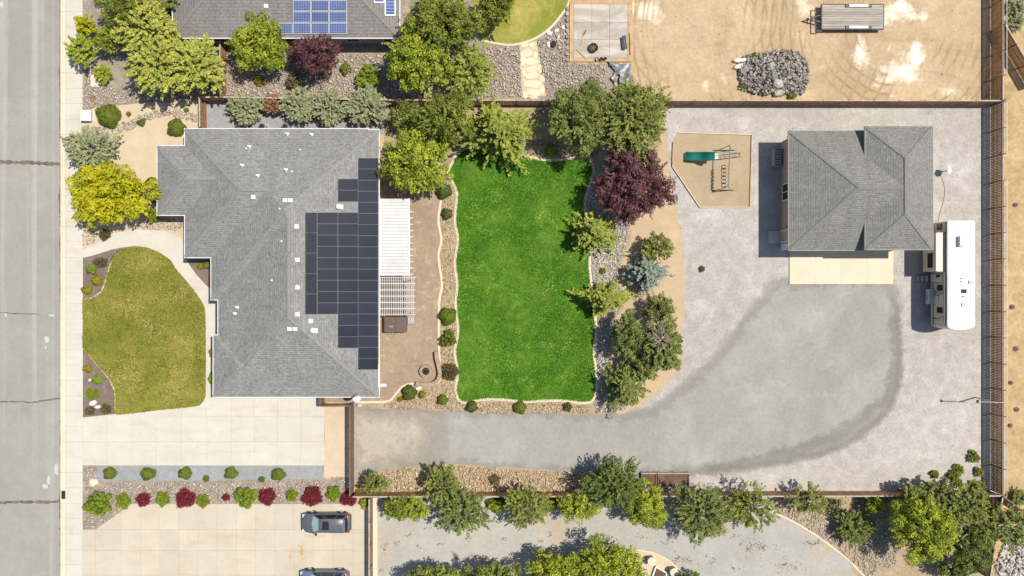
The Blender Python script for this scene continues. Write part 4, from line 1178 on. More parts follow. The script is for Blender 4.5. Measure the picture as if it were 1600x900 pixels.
# ------------------------------------------------------------------ fences
def fence(name, a, b, label, h=1.83, mat='wood', cap='wood_cap', bay=2.44, post_side=1, wire=False, group=None, top=True, end=True):
    """a, b: pixels of the fence TOP line"""
    A = Vector(P(*a, h if top else 0)).to_2d(); B = Vector(P(*b, h if top else 0)).to_2d()
    root = thing(name, label, 'fence', (A.x, A.y, 0), 0, group)
    d = (B - A); L = d.length; d.normalize(); n = Vector((-d.y, d.x)) * post_side
    k = max(1, round(L / bay)); w = L / k
    r = random.Random(int(L * 100))
    ang = math.atan2(d.y, d.x)
    variants = []
    for v in range(4):
        m = MB(); nb = max(3, int(w / 0.15)); bw = w / nb
        for i in range(nb):
            dz = r.uniform(-0.012, 0.012); off = r.uniform(-0.006, 0.006)
            m.box(i * bw + 0.011, (i + 1) * bw - 0.011, -0.011 + off, 0.011 + off, 0.04 + r.uniform(0, 0.02), h - 0.03 + dz)
        me = bpy.data.meshes.new('boards'); me.from_pydata(m.v, [], m.f); me.update(); me.materials.append(M[mat]); variants.append(me)
    pm = MB(); pm.box(-0.05, 0.05, 0.0, 0.1, 0.0, h + 0.02); pme = bpy.data.meshes.new('post'); pme.from_pydata(pm.v, [], pm.f); pme.materials.append(M['wood_post'])
    if wire:
        pm2 = MB(); pm2.box(-0.05, 0.05, 0.0, 0.1, 0.0, h + 0.02); pm2.beam((0, 0.05, h), (0, 0.16, h + 0.30), 0.05, 0.05, (1, 0, 0)); pme2 = bpy.data.meshes.new('post'); pme2.from_pydata(pm2.v, [], pm2.f); pme2.materials.append(M['wood_post'])
    rm = MB()
    for z in (0.35, 0.95, h - 0.3): rm.box(0, w, 0.012, 0.05, z, z + 0.09)
    rme = bpy.data.meshes.new('rail'); rme.from_pydata(rm.v, [], rm.f); rme.materials.append(M['wood_post'])
    cm = MB(); cm.box(0, w, -0.045, 0.085, h - 0.04, h); cme = bpy.data.meshes.new('cap_rail'); cme.from_pydata(cm.v, [], cm.f); cme.materials.append(M[cap])
    def put(nm, me, x, flip=False):
        o = bpy.data.objects.new(nm, me); C.objects.link(o); o.parent = root
        o.location = (d.x * x, d.y * x, 0); o.rotation_euler = (0, 0, ang)
        if post_side < 0: o.scale = (1, -1, 1)
        return o
    for i in range(k):
        put('board_panel', variants[r.randrange(4)], i * w)
        put('rail', rme, i * w)
        put('cap_rail', cme, i * w)
        put('post', pme2 if wire else pme, i * w)
    if end: put('post', pme2 if wire else pme, L - 0.04)
    if wire:
        wm = MB(); wm.beam((0, 0.16, h + 0.30), (w, 0.16, h + 0.30), 0.035, 0.035); wme = bpy.data.meshes.new('top_wire'); wme.from_pydata(wm.v, [], wm.f); wme.materials.append(M['galv'])
        for i in range(k):
            if r.random() < 0.85: put('top_wire', wme, i * w)
    return root


fence('fence', (1567.5, 158.5), (1567.5, 774), 'long brown board fence on the east side of the gravel yard', 1.95, wire=True, post_side=1)
fence('fence', (1567.5, -40), (1567.5, 157), 'brown board fence on the east side of the dirt lot', 1.95, wire=True, post_side=1)
fence('fence', (607, 156.5), (1565, 157.5), 'long brown board fence between the dirt lot and the gravel yard', 1.83, post_side=1)
fence('fence', (348, 152), (606, 156), 'board fence behind the juniper hedge', 1.83, post_side=1)
fence('fence', (309, 152), (347, 152), 'short board fence below the feathery yellow green trees', 1.7)
fence('fence', (343, 62), (343, 150), 'board fence running down from the brown grey roofed house', 1.83, post_side=1)
fence('fence', (311, 153), (311.5, 199), 'board fence with gate beside the grey house corner', 1.83, post_side=1)
fence('fence', (551, 776), (1565, 774.7), 'long brown board fence along the south side of the gravel drive', 1.83, post_side=-1)
fence('fence', (547, 634), (547, 775), 'dark board fence across the end of the gravel drive', 1.83, 'wood_dark', 'wood_post', post_side=-1)
fence('fence', (501, 635), (546, 634.5), 'short dark board fence below the house corner', 1.83, 'wood_dark', 'wood_post', post_side=1)
fence('fence', (500, 622), (500, 634.5), 'narrow dark board gate at the house corner', 1.75, 'wood_dark', 'wood_post', 1.2, post_side=1)
fence('fence', (576.5, 780), (576.5, 960), 'board fence between the parked cars and the grey lot', 1.6, 'wood', 'wood_cap', post_side=1)
fence('fence', (1567.5, 777), (1548, 905), 'weathered board fence slanting down from the south east corner', 1.95, 'wood_dark', 'wood_cap', post_side=-1)
fence('fence', (1571, 38), (1625, 130), 'tan board fence slanting away outside the east fence', 1.83, 'wood', 'wood_cap', post_side=1)
fence('fence', (1569.5, 777.5), (1605, 803), 'low dark board fence slanting away from the south east corner', 1.1, 'wood_dark', 'wood_post', post_side=1)


# ------------------------------------------------------------------ vegetation
def leaf_quads(c, n, t, L, W):
    """diamond leaves: centres c, normals n, long axis t (any), length L, width W"""
    t = t - n * (t * n).sum(1, keepdims=True)
    t /= np.linalg.norm(t, axis=1, keepdims=True) + 1e-9
    b = np.cross(n, t)
    L = L[:, None]; W = W[:, None]
    V = np.stack([c - t * L * 0.5, c + b * W * 0.5 + t * L * 0.05, c + t * L * 0.5, c - b * W * 0.5 + t * L * 0.05], 1)
    return V.reshape(-1, 3)


def unit(v): return v / (np.linalg.norm(v, axis=-1, keepdims=True) + 1e-9)


def crown_lumpy(r, R, Ry, z0, z1, leaf, dens=1.0, gap=1.0):
    """separate leafy lumps on the ends of limbs"""
    leaf = leaf * 0.72
    zc = z0 + (z1 - z0) * 0.42; hz = z1 - zc
    lump = np.clip(0.20 * (R + Ry) / 2, 0.16, 0.62)
    ph = r.uniform(0, 6.28, 3); want = int(18 + 7.5 * R * Ry / (lump / 0.5) ** 1.2 * 0.75)
    cand = unit(r.normal(0, 1, (want * 8, 3))); cand[:, 2] = np.abs(cand[:, 2]) * r.choice([1, 1, 1, -0.35], len(cand))
    az = np.arctan2(cand[:, 1], cand[:, 0])
    edge = 0.90 + 0.12 * np.sin(3 * az + ph[0]) + 0.08 * np.sin(5 * az + ph[1])
    rad = r.uniform(0.2, 1.0, len(cand)) ** 0.42
    C1 = np.stack([cand[:, 0] * rad * edge * (R - lump * 0.5), cand[:, 1] * rad * edge * (Ry - lump * 0.5), zc + cand[:, 2] * rad * hz * 0.92], 1)
    keep = []
    for i in range(len(C1)):
        if all(((C1[i] - C1[k]) ** 2).sum() > (lump * 1.12) ** 2 for k in keep): keep.append(i)
        if len(keep) >= want: break
    C0 = C1[keep]; n = len(C0)
    cr = lump * r.uniform(0.62, 1.25, n)
    cs = []; ns = []; tb = []
    for i in range(n):
        k = int(dens * 15 * (cr[i] / leaf) ** 2) + 8
        d = unit(r.normal(0, 1, (k, 3)) + np.array((0, 0, 0.45)))
        wv = 1 + 0.22 * np.sin(d[:, 0:1] * 6 + i) * np.sin(d[:, 1:2] * 6 + 2 * i)
        q = C0[i] + d * cr[i] * wv * r.uniform(0.7, 1.06, (k, 1)) * np.array((1, 1, 0.8))
        cs.append(q); ns.append(unit(d + r.normal(0, 0.33, (k, 3)) + np.array((0, 0, 0.2)))); tb.append(np.full(k, r.normal(0, 0.17)))
    c = np.concatenate(cs); nn = np.concatenate(ns); tb = np.concatenate(tb); k = len(c)
    V = leaf_quads(c, nn, r.normal(0, 1, (k, 3)), leaf * r.uniform(0.7, 1.4, k), leaf * r.uniform(0.5, 0.9, k))
    return V, np.clip(0.5 + tb + r.normal(0, 0.2, k), 0, 1), C0, cr


def sprays(r, P0, D, L, m, leafL, leafW, droop, fan=0.9, tb=None):
    """leafy shoots: start points P0, directions D, length L, m leaves on each"""
    n = len(P0); s = r.uniform(0.08, 1.0, (n, m))
    d = D[:, None, :]; LL = L[:, None, None]
    q = P0[:, None, :] + d * LL * s[..., None]
    q[..., 2] -= droop * (s * L[:, None]) ** 2
    side = np.where(np.arange(m) % 2, 1.0, -1.0)[None] * r.uniform(0.35, 1.0, (n, m)) * fan
    ca, sa = np.cos(side), np.sin(side)
    t = np.stack([d[..., 0] * ca - d[..., 1] * sa, d[..., 0] * sa + d[..., 1] * ca, np.broadcast_to(d[..., 2], ca.shape) - 0.15], -1)
    ll = leafL * (1.1 - 0.55 * s) * r.uniform(0.7, 1.25, (n, m))
    q = q + t * ll[..., None] * 0.5
    nn = unit(r.normal(0, 0.45, (n, m, 3)) + np.array((0, 0, 1.0)))
    k = n * m
    V = leaf_quads(q.reshape(k, 3), nn.reshape(k, 3), t.reshape(k, 3), ll.reshape(k), leafW * r.uniform(0.7, 1.3, k))
    base = np.zeros(n) if tb is None else tb
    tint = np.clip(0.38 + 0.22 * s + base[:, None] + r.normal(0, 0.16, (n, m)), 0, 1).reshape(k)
    return V, tint


def crown_radial(r, R, Ry, z0, z1, leaf, dens=1.0, power=0.75):
    """conifer: whorls of branches round one leader"""
    n = int(dens * (60 + 26 * R)); h = z1 - z0
    t = np.sort(r.uniform(0, 0.98, n)) ** 1.15
    az = r.uniform(0, 6.283, n) ; lobes = 1 + 0.2 * np.sin(4 * az + r.uniform(0, 6)) + 0.12 * np.sin(7 * az + r.uniform(0, 6))
    L = (1 - t) ** power * r.uniform(0.62, 1.08, n) * lobes
    L = np.stack([L * R, L * Ry], 1).mean(1)
    el = 0.05 + 0.75 * t + r.normal(0, 0.08, n)
    D = np.stack([np.cos(az) * np.cos(el), np.sin(az) * np.cos(el) * (Ry / R), np.sin(el)], 1)
    P0 = np.stack([np.zeros(n), np.zeros(n), z0 + h * t * 0.9], 1)
    m = int(16 + 9 * R)
    return sprays(r, P0, D, L + 0.15, m, leaf * 1.5, leaf * 0.5, 0.05, 0.85, r.normal(0, 0.12, n))


def crown_feather(r, R, Ry, z0, z1, leaf, dens=1.0, droop=0.16):
    """open spreading crown of feathery shoots"""
    n = int(dens * (70 + 24 * R * Ry)); zc = (z0 + z1) / 2; hz = (z1 - z0) / 2
    u = unit(r.normal(0, 1, (n, 3))); u[:, 2] = np.abs(u[:, 2]) * r.choice([1, 1, 1, -0.4], n)
    rad = r.uniform(0.1, 1, n) ** 0.6; az = np.arctan2(u[:, 1], u[:, 0]); ph = r.uniform(0, 6.28, 2)
    e = 0.78 + 0.13 * np.sin(3 * az + ph[0]) + 0.09 * np.sin(6 * az + ph[1])
    P0 = np.stack([u[:, 0] * rad * R * e, u[:, 1] * rad * Ry * e, zc + u[:, 2] * rad * hz * 0.8], 1)
    D = unit(np.stack([u[:, 0], u[:, 1], 0.25 + 0.3 * u[:, 2]], 1) + r.normal(0, 0.38, (n, 3)))
    L = r.uniform(0.18, 0.36, n) * (R + Ry) / 2 + 0.15
    m = 26
    return sprays(r, P0, D, L, m, leaf * 1.1, leaf * 0.42, droop, 1.0, r.normal(0, 0.17, n))


def core_dome(r, R, Ry, h, amp=0.05, n=20, k=7):
    """lumpy closed dome so that a dense shrub is not see-through"""
    V = []; Fc = []
    ph = r.uniform(0, 6.28, 4)
    for i in range(k):
        th = (i / (k - 1)) * math.pi / 2
        for j in range(n):
            az = 2 * math.pi * j / n
            g = 1 + amp * math.sin(3 * az + ph[0]) + amp * math.sin(5 * az + ph[1] + th * 3)
            V.append((R * math.cos(th) * math.cos(az) * g, Ry * math.cos(th) * math.sin(az) * g, 0.02 + h * math.sin(th) * (1 + amp * math.sin(2 * az + ph[2]))))
    for i in range(k - 1):
        for j in range(n):
            Fc.append((i * n + j, i * n + (j + 1) % n, (i + 1) * n + (j + 1) % n, (i + 1) * n + j))
    return np.array(V), np.array(Fc)


def crown_mound(r, R, Ry, h, leaf, amp=0.05, dens=1.0, spiky=0.0):
    Vc, Fc = core_dome(r, R * 0.9, Ry * 0.9, h * 0.92, amp)
    n = int(dens * 2.2 * (2 * math.pi * R * Ry) / (leaf * leaf * 0.35)) + 60
    u = unit(r.normal(0, 1, (n, 3))); u[:, 2] = np.abs(u[:, 2])
    az = np.arctan2(u[:, 1], u[:, 0]); ph = r.uniform(0, 6.28, 3)
    g = 1 + amp * np.sin(3 * az + ph[0]) + amp * np.sin(5 * az + ph[1]) + r.normal(0, 0.02 + spiky * 0.08, n)
    c = np.stack([u[:, 0] * R * g, u[:, 1] * Ry * g, 0.03 + u[:, 2] * h * g], 1) * r.uniform(0.9, 1.0, (n, 1))
    nn = unit(u + r.normal(0, 0.4 + 0.3 * spiky, (n, 3)) + np.array((0, 0, 0.2)))
    t = r.normal(0, 1, (n, 3)) if not spiky else u + np.array((0, 0, 0.4)) + r.normal(0, 0.3, (n, 3))
    if spiky: nn = unit(np.cross(t, r.normal(0, 1, (n, 3))) + np.array((0, 0, 0.6)))
    V = leaf_quads(c, nn, t, leaf * r.uniform(0.7, 1.3, n) * (1 + spiky), leaf * r.uniform(0.45, 0.8, n))
    cl = np.sin(u[:, 0] * 7 + ph[0]) * np.sin(u[:, 1] * 7 + ph[1])
    return V, np.clip(0.5 + 0.12 * cl + r.normal(0, 0.2, n), 0, 1), Vc, Fc


def crown_tuft(r, R, Ry, h, leaf, dens=1.0):
    """sheaf of thin shoots arching out from the root"""
    n = int(dens * (170 + 260 * R))
    az = r.uniform(0, 6.283, n); e = 0.85 + 0.16 * np.sin(5 * az + r.uniform(0, 6)); q = r.uniform(0.1, 1, n) ** 0.6
    T = np.stack([np.cos(az) * R * q * e, np.sin(az) * Ry * q * e, h * (1.02 - 0.6 * q ** 2) * r.uniform(0.75, 1.05, n)], 1)
    B = T * np.array((0.12, 0.12, 0.0)) + np.array((0, 0, 0.03))
    Mi = T * np.array((0.62, 0.62, 0.82))
    V = []; tint = []
    for a, b, k in ((B, Mi, 1), (Mi, T, 3)):
        for j in range(k):
            f0 = r.uniform(0, 0.6, (n, 1)); c = a + (b - a) * (f0 + 0.3); t = unit((b - a) + r.normal(0, 0.25, (n, 3)))
            nn = unit(np.cross(t, r.normal(0, 1, (n, 3))) + np.array((0, 0, 0.7)))
            V.append(leaf_quads(c, nn, t, leaf * 1.7 * r.uniform(0.7, 1.3, n), leaf * 0.55 * r.uniform(0.7, 1.3, n))); tint.append(np.clip(0.5 + r.normal(0, 0.22, n), 0, 1))
    return np.concatenate(V), np.concatenate(tint)


def foliage_mesh(name, V, tint, mat, parent, core=None):
    n = len(V) // 4
    Fq = np.arange(n * 4).reshape(-1, 4); tv = np.repeat(tint, 4)
    if core is not None:
        Vc, Fc = core
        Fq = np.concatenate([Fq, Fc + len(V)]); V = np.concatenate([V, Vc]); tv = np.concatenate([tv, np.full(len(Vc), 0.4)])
    V = V.copy(); V[:, 2] = np.maximum(V[:, 2], 0.02)
    return mesh_np(name, V, Fq, tv, mat, parent, 4)


def tree(name, px, py, rpx, height, style, pal, label, cat='tree', ry=None, base=None, leaf=0.3, dens=1.0, group=None, bark='bark', zs=0.62, trunk_r=None):
    """crown seen at (px, py) with radius rpx in the photo; the root stands where the crown's height puts it"""
    seed = int(px * 13 + py * 7) % 100000
    r = np.random.default_rng(seed)
    zc = height * zs
    w = P(px, py, zc); k = S * (1 - zc / H)
    R = rpx * k * 1.16; Ry = (ry or rpx) * k * 1.16
    z0 = height * 0.22 if base is None else base
    root = thing(name, label, cat, (w[0], w[1], 0), 0, group)
    tr = trunk_r or (0.05 + 0.022 * height)
    mb = MB()
    if style == 'radial':
        V, tint = crown_radial(r, R, Ry, max(0.25, z0), height, leaf, dens)
        mb.tube([(0, 0, -0.02), (0.02, 0.01, height * 0.5), (0, 0, height * 0.97)], [tr, tr * 0.6, 0.015], 7)
        for i in range(14):
            a = r.uniform(0, 6.28); t = r.uniform(0.2, 0.85); z = z0 + (height - z0) * t; L = R * (1 - t) * 0.7
            mb.tube([(0, 0, z), (math.cos(a) * L, math.sin(a) * L, z + 0.1 * L)], [tr * 0.3, 0.012], 5)
    elif style == 'feather':
        V, tint = crown_feather(r, R, Ry, z0, height, leaf, dens)
        lim(mb, r, R, Ry, z0, height, tr)
    else:
        V, tint, C0, cr = crown_lumpy(r, R, Ry, z0, height, leaf, dens)
        V2, t2 = crown_feather(r, R * 0.86, Ry * 0.86, z0, height, leaf * 0.85, 0.5 * dens, 0.05)
        V = np.concatenate([V, V2]); tint = np.concatenate([tint, np.clip(t2 + 0.08, 0, 1)])
        lim(mb, r, R, Ry, z0, height, tr, C0)
    mb.build('trunk', M[bark], root, local=True)
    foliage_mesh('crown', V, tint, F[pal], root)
    return root


def lim(mb, r, R, Ry, z0, z1, tr, ends=None):
    fork = z0 + (z1 - z0) * 0.25
    mb.tube([(0, 0, -0.02), (0.03, -0.02, fork * 0.6), (0, 0, fork)], [tr * 1.25, tr, tr * 0.8], 8)
    if ends is None:
        u = unit(r.normal(0, 1, (16, 3))); u[:, 2] = np.abs(u[:, 2])
        ends = np.stack([u[:, 0] * R * 0.75, u[:, 1] * Ry * 0.75, fork + u[:, 2] * (z1 - fork) * 0.7], 1)
    for e in ends[:26]:
        e = np.array(e); e[2] = max(e[2], fork * 0.8)
        mid = np.array((e[0] * 0.45, e[1] * 0.45, fork + (e[2] - fork) * 0.62))
        mb.tube([(0, 0, fork - 0.12), tuple(mid), tuple(e)], [tr * 0.5, tr * 0.26, 0.015], 5)


def shrub(name, px, py, rpx, h, style, pal, label, cat='shrub', ry=None, leaf=0.14, dens=1.0, group=None, amp=0.085):
    seed = int(px * 17 + py * 5) % 100000
    r = np.random.default_rng(seed)
    zc = h * 0.45
    w = P(px, py, zc); k = S * (1 - zc / H)
    R = rpx * k; Ry = (ry or rpx) * k; core = None
    if style == 'mound':
        V, tint, Vc, Fc = crown_mound(r, R, Ry, h, leaf, amp, dens); core = (Vc, Fc)
    elif style == 'spiky':
        V, tint, Vc, Fc = crown_mound(r, R, Ry, h, leaf, 0.09, dens, 1.0); Vc = Vc * np.array((0.85, 0.85, 0.9)); core = (Vc, Fc)
    elif style == 'tuft':
        V, tint = crown_tuft(r, R, Ry, h, leaf, dens)
    elif style == 'feather':
        V, tint = crown_feather(r, R, Ry, 0.05, h, leaf, dens, 0.1)
    elif style == 'radial':
        V, tint = crown_radial(r, R, Ry, 0.05, h, leaf, dens)
    else:
        V, tint, _, _ = crown_lumpy(r, R, Ry, 0.05, h, leaf, dens)
    root = thing(name, label, cat, (w[0], w[1], 0), 0, group)
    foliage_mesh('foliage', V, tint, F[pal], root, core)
    mb = MB(); mb.tube([(0, 0, -0.02), (0, 0, h * 0.5)], [0.05, 0.03], 6)
    for i in range(5):
        a = r.uniform(0, 6.28); mb.tube([(0, 0, 0.0), (math.cos(a) * R * 0.5, math.sin(a) * Ry * 0.5, h * 0.55)], [0.03, 0.01], 5)
    mb.build('stem', M['bark'], root, local=True)
    return root


T = tree
# --- north west garden
T('tree', 196, 14, 44, 5.5, 'lumpy', 'green', 'dark green leafy tree at the top of the north west garden', ry=30, leaf=0.26)
T('young_tree', 134, 40, 16, 3.0, 'lumpy', 'golden', 'small golden leaved tree beside the pavement', leaf=0.2)
T('young_tree', 128, 78, 21, 3.0, 'feather', 'yellowgreen', 'small yellow green tree overhanging the pavement', leaf=0.24)
T('young_tree', 171, 60, 20, 3.4, 'lumpy', 'yellowgreen', 'small leafy green tree between pavement and feathery trees', ry=24, leaf=0.22)
shrub('shrub', 162, 116, 14, 1.3, 'feather', 'yellowgreen', 'bright green shrub over the concrete utility pad', leaf=0.2)
T('locust_tree', 233, 48, 40, 6.0, 'feather', 'locust', 'feathery pale yellow tree beside the brown grey roof', leaf=0.3, dens=1.5)
T('locust_tree', 252, 106, 42, 5.6, 'feather', 'locust', 'feathery pale yellow tree above the winding stone band', leaf=0.3, dens=1.5)
T('locust_tree', 309, 106, 38, 5.6, 'feather', 'locust', 'feathery pale yellow tree against the board fence corner', leaf=0.3, dens=1.5)
T('tree', 246, 6, 26, 5.2, 'feather', 'olive', 'olive green tree behind the feathery yellow trees', leaf=0.3)
# --- north neighbour garden
T('tree', 407, 68, 45, 5.2, 'lumpy', 'yellowgreen', 'light green leafy tree at the edge of the blue solar roof', leaf=0.24, ry=44)
T('plum_tree', 493, 86, 41, 4.6, 'lumpy', 'purple', 'dark purple leaved plum below the blue solar panels', ry=31, leaf=0.24)
shrub('shrub', 459, 126, 15, 1.3, 'lumpy', 'brown', 'brownish green shrub below the small purple plum', leaf=0.18)
shrub('shrub', 500, 112, 7, 0.8, 'lumpy', 'bright', 'small green shrub tucked under the purple plum', leaf=0.16)
shrub('shrub', 405, 127, 9, 0.7, 'tuft', 'goldbush', 'small yellow tufted shrub in the pinkish stones', leaf=0.16)
shrub('shrub', 541, 106, 10, 1.0, 'lumpy', 'olive', 'small olive shrub alone in the pinkish stones', leaf=0.16, ry=12)
shrub('shrub', 576, 121, 18, 1.6, 'feather', 'bright', 'round bright green shrub in the pinkish stones', leaf=0.2, dens=2.0)
T('maple_tree', 690, 38, 62, 8.0, 'lumpy', 'green', 'broad dark green tree beside the neighbour roof corner', ry=46, leaf=0.3)
T('maple_tree', 655, 92, 50, 7.0, 'lumpy', 'yellowgreen', 'broad yellow green tree above the north fence', ry=52, leaf=0.3)
T('olive_tree', 735, 112, 34, 4.5, 'feather', 'lime', 'pale olive rounded tree beside the flagstone path', ry=40, leaf=0.22, dens=1.6)
T('tree', 775, 6, 30, 5.5, 'lumpy', 'green', 'green tree over the top of the north lawn', leaf=0.28)
# --- juniper hedge
J = 'juniper hedge behind the grey house'
shrub('juniper_shrub', 386, 171, 31, 2.3, 'feather', 'sage', 'low sage green juniper at the side gate end of the hedge', ry=21, leaf=0.2, dens=2.6, group=J)
shrub('juniper_shrub', 428, 165, 12, 2.2, 'feather', 'rusty', 'rusty brown dying juniper in the hedge', ry=14, leaf=0.2, dens=1.6, group=J)
shrub('juniper_shrub', 467, 166, 29, 2.5, 'feather', 'sage', 'sage green juniper beside the rusty one in the hedge', ry=26, leaf=0.2, dens=2.6, group=J)
shrub('juniper_shrub', 513, 168, 29, 2.5, 'feather', 'sage', 'sage green juniper in the middle of the hedge', ry=26, leaf=0.2, dens=2.6, group=J)
shrub('juniper_shrub', 574, 168, 34, 2.7, 'feather', 'sage', 'large blue green juniper closing the hedge', ry=29, leaf=0.22, dens=2.6, group=J)
# --- trees along the north side of the back garden
T('young_tree', 632, 180, 24, 3.2, 'lumpy', 'olive', 'small olive tree between juniper hedge and dark green tree', leaf=0.22)
T('maple_tree', 698, 187, 46, 6.2, 'lumpy', 'green', 'dense dark green tree against the north fence', ry=42, leaf=0.28, dens=1.2)
T('maple_tree', 652, 257, 53, 6.0, 'lumpy', 'yellowgreen', 'broad bright green tree at the end of the white patio roof', ry=50, leaf=0.3, dens=1.1)
T('spruce_tree', 781, 202, 60, 6.5, 'radial', 'lime', 'light green spiky conifer over the top of the back lawn', ry=54, leaf=0.34, dens=1.5)
T('pine_tree', 903, 185, 46, 6.8, 'lumpy', 'pine', 'dark green pine against the north fence', ry=56, leaf=0.24, dens=1.2)
T('pine_tree', 985, 187, 54, 6.8, 'feather', 'olive', 'olive green pine at the corner of the gravel yard', ry=54, leaf=0.28, dens=1.8)
T('plum_tree', 989, 287, 59, 6.2, 'lumpy', 'purple', 'large round purple tree beside the play area', ry=60, leaf=0.26, dens=1.4)
# --- trees between the back lawn and the gravel yard
T('spruce_tree', 930, 362, 40, 4.6, 'radial', 'lime', 'light green spiky conifer below the large purple tree', ry=36, leaf=0.28, dens=1.3)
T('young_tree', 1026, 385, 25, 3.2, 'lumpy', 'olive', 'small bronze green tree on the sandy strip', leaf=0.2, ry=22)
T('spruce_tree', 1012, 427, 33, 3.6, 'radial', 'blue', 'blue spruce on the sandy strip', ry=29, leaf=0.24, dens=2.2)
T('spruce_tree', 946, 466, 42, 4.2, 'radial', 'lime', 'light green spiky conifer halfway down the back lawn', ry=30, leaf=0.28, dens=1.3)
T('young_tree', 1031, 482, 25, 3.2, 'lumpy', 'pine', 'small round green tree above the bare branched pine', leaf=0.2, ry=22)
T('pine_tree', 982, 524, 25, 5.2, 'lumpy', 'pine', 'dark green pine on the lawn side of the bare branched pine', ry=34, leaf=0.24, dens=1.2)
T('pine_tree', 1006, 572, 24, 4.2, 'lumpy', 'pine', 'green pine below the bare branched pine', ry=26, leaf=0.24, dens=1.2)
dead = T('pine_tree', 1034, 538, 29, 5.8, 'feather', 'pine', 'large pine with bare grey branches showing in its top', ry=36, leaf=0.28, dens=1.9)
r = np.random.default_rng(5); mb = MB()
for i in range(34):
    a = r.uniform(0, 6.28); L = r.uniform(0.5, 1.5); z = r.uniform(4.9, 6.1)
    ex, ey = -0.5 + math.cos(a) * L, 0.9 + math.sin(a) * L
    mb.tube([(-0.4, 0.55, z - 0.6), (-0.4 + (ex + 0.4) * 0.5, 0.55 + (ey - 0.55) * 0.5, z + 0.1), (ex, ey, z + 0.25)], [0.035, 0.025, 0.01], 5)
    for j in range(4):
        f = r.uniform(0.4, 1); bx, by = -0.4 + (ex + 0.4) * f, 0.55 + (ey - 0.55) * f; aa = a + r.uniform(-0.9, 0.9)
        mb.tube([(bx, by, z + 0.15), (bx + 0.35 * math.cos(aa), by + 0.35 * math.sin(aa), z + 0.32)], [0.016, 0.006], 4)
o = mb.build('bare_branches', M['bark_pale'], dead, local=True)
T('spruce_tree', 976, 604, 32, 4.6, 'radial', 'pine', 'green conifer at the lower end of the tree row', ry=36, leaf=0.28, dens=1.6)
# --- clipped shrubs round the lawn and patio
for x, y, rp, hgt, pal, lb in [(861, 234, 10, 0.9, 'bright', 'small round shrub above the back lawn'), (693, 298, 12.5, 1.1, 'boxdark', 'clipped round shrub below the broad bright green tree'),
                               (698, 334, 9, 0.8, 'boxdark', 'smaller clipped shrub in the stones beside the patio'), (699, 494, 14, 1.1, 'box', 'smooth clipped dome between hot tub and lawn'),
                               (639, 614, 12, 1.0, 'boxdark', 'dark lumpy shrub in the stones below the fire pit'), (691, 625, 8.5, 0.8, 'box', 'round green shrub below the curved seat wall'),
                               (737, 636, 9.5, 0.8, 'boxdark', 'round shrub at the rounded lower corner of the back lawn'), (812, 637, 10.5, 0.8, 'box', 'round shrub halfway along the lower lawn edge')]:
    shrub('boxwood_shrub', x, y, rp, hgt, 'mound', pal, lb, leaf=0.13)
shrub('shrub', 701, 530, 15, 1.2, 'lumpy', 'box', 'loose lumpy green shrub below the smooth clipped dome', leaf=0.15, dens=2.2)
shrub('shrub', 703, 581, 12, 0.9, 'spiky', 'brown', 'brown shrub beside the curved seat wall', leaf=0.13)
shrub('shrub', 661, 616, 6.5, 0.6, 'lumpy', 'goldbush', 'small yellow shrub below the curved seat wall', leaf=0.13, dens=1.6)
shrub('shrub', 887, 636, 8, 0.6, 'tuft', 'boxdark', 'small tufted dark shrub at the lower lawn edge', leaf=0.15)
shrub('shrub', 942, 423, 5.5, 0.5, 'tuft', 'bright', 'tiny green tuft in the white stones', leaf=0.13)
shrub('shrub', 625, 624, 5, 0.35, 'tuft', 'goldbush', 'thin yellow tuft in the stones by the patio corner', leaf=0.12)
# --- south fence, inside and outside
T('young_tree', 587, 755, 22, 3.0, 'lumpy', 'olive', 'thin olive tree at the dark fence end of the south bed', leaf=0.2, ry=18, dens=0.8)
T('young_tree', 690, 758, 25, 3.6, 'feather', 'olive', 'olive green tree standing in the long south bed', leaf=0.22, ry=30, dens=1.3)
shrub('shrub', 773, 750, 10, 0.7, 'tuft', 'brown', 'small spiky plant in the long south bed', leaf=0.16)
shrub('shrub', 561, 769, 6, 0.5, 'tuft', 'goldbush', 'small yellow tuft in the fence corner of the south bed', leaf=0.13)
shrub('shrub', 570, 786, 9, 0.9, 'lumpy', 'yellowgreen', 'yellow green shrub at the corner of the cars fence', leaf=0.16)
SO = 'trees along the outside of the south fence'
T('tree', 620, 794, 20.52, 3.0, 'lumpy', 'green', 'small green tree nearest the cars fence in the grey lot row', leaf=0.22, group=SO)
T('tree', 648, 793, 20.52, 2.8, 'lumpy', 'yellowgreen', 'small bright tree second from the cars fence in the row', leaf=0.2, group=SO)
T('tree', 725, 800, 38, 4.6, 'feather', 'pine', 'grey green loose tree over the south fence and grey lot', leaf=0.24, ry=32, group=SO, dens=1.2)
T('tree', 822, 790, 31.92, 4.2, 'feather', 'olive', 'dull green tree outside the fence behind the tan bed', leaf=0.22, ry=28, group=SO, dens=1.9)
shrub('shrub', 775, 790, 16, 1.2, 'mound', 'bright', 'flat bright green bush between the trees outside the fence', ry=11, leaf=0.18, amp=0.12)
shrub('shrub', 860, 788, 14, 1.2, 'mound', 'bright', 'flat green bush outside the fence beside the dull green tree', ry=11, leaf=0.18, amp=0.12)
T('tree', 906, 791, 34.2, 3.8, 'lumpy', 'yellowgreen', 'bright green tree outside the fence beside the blue green one', leaf=0.22, ry=24, group=SO, dens=0.9)
T('tree', 962, 756, 42, 5.4, 'feather', 'dark', 'large dark blue green tree reaching over the south fence', leaf=0.22, ry=35, dens=2.0)
T('tree', 1010, 790, 32, 4.8, 'lumpy', 'yellowgreen', 'bright green tree below the brown planter boxes', leaf=0.22, ry=35, group=SO)
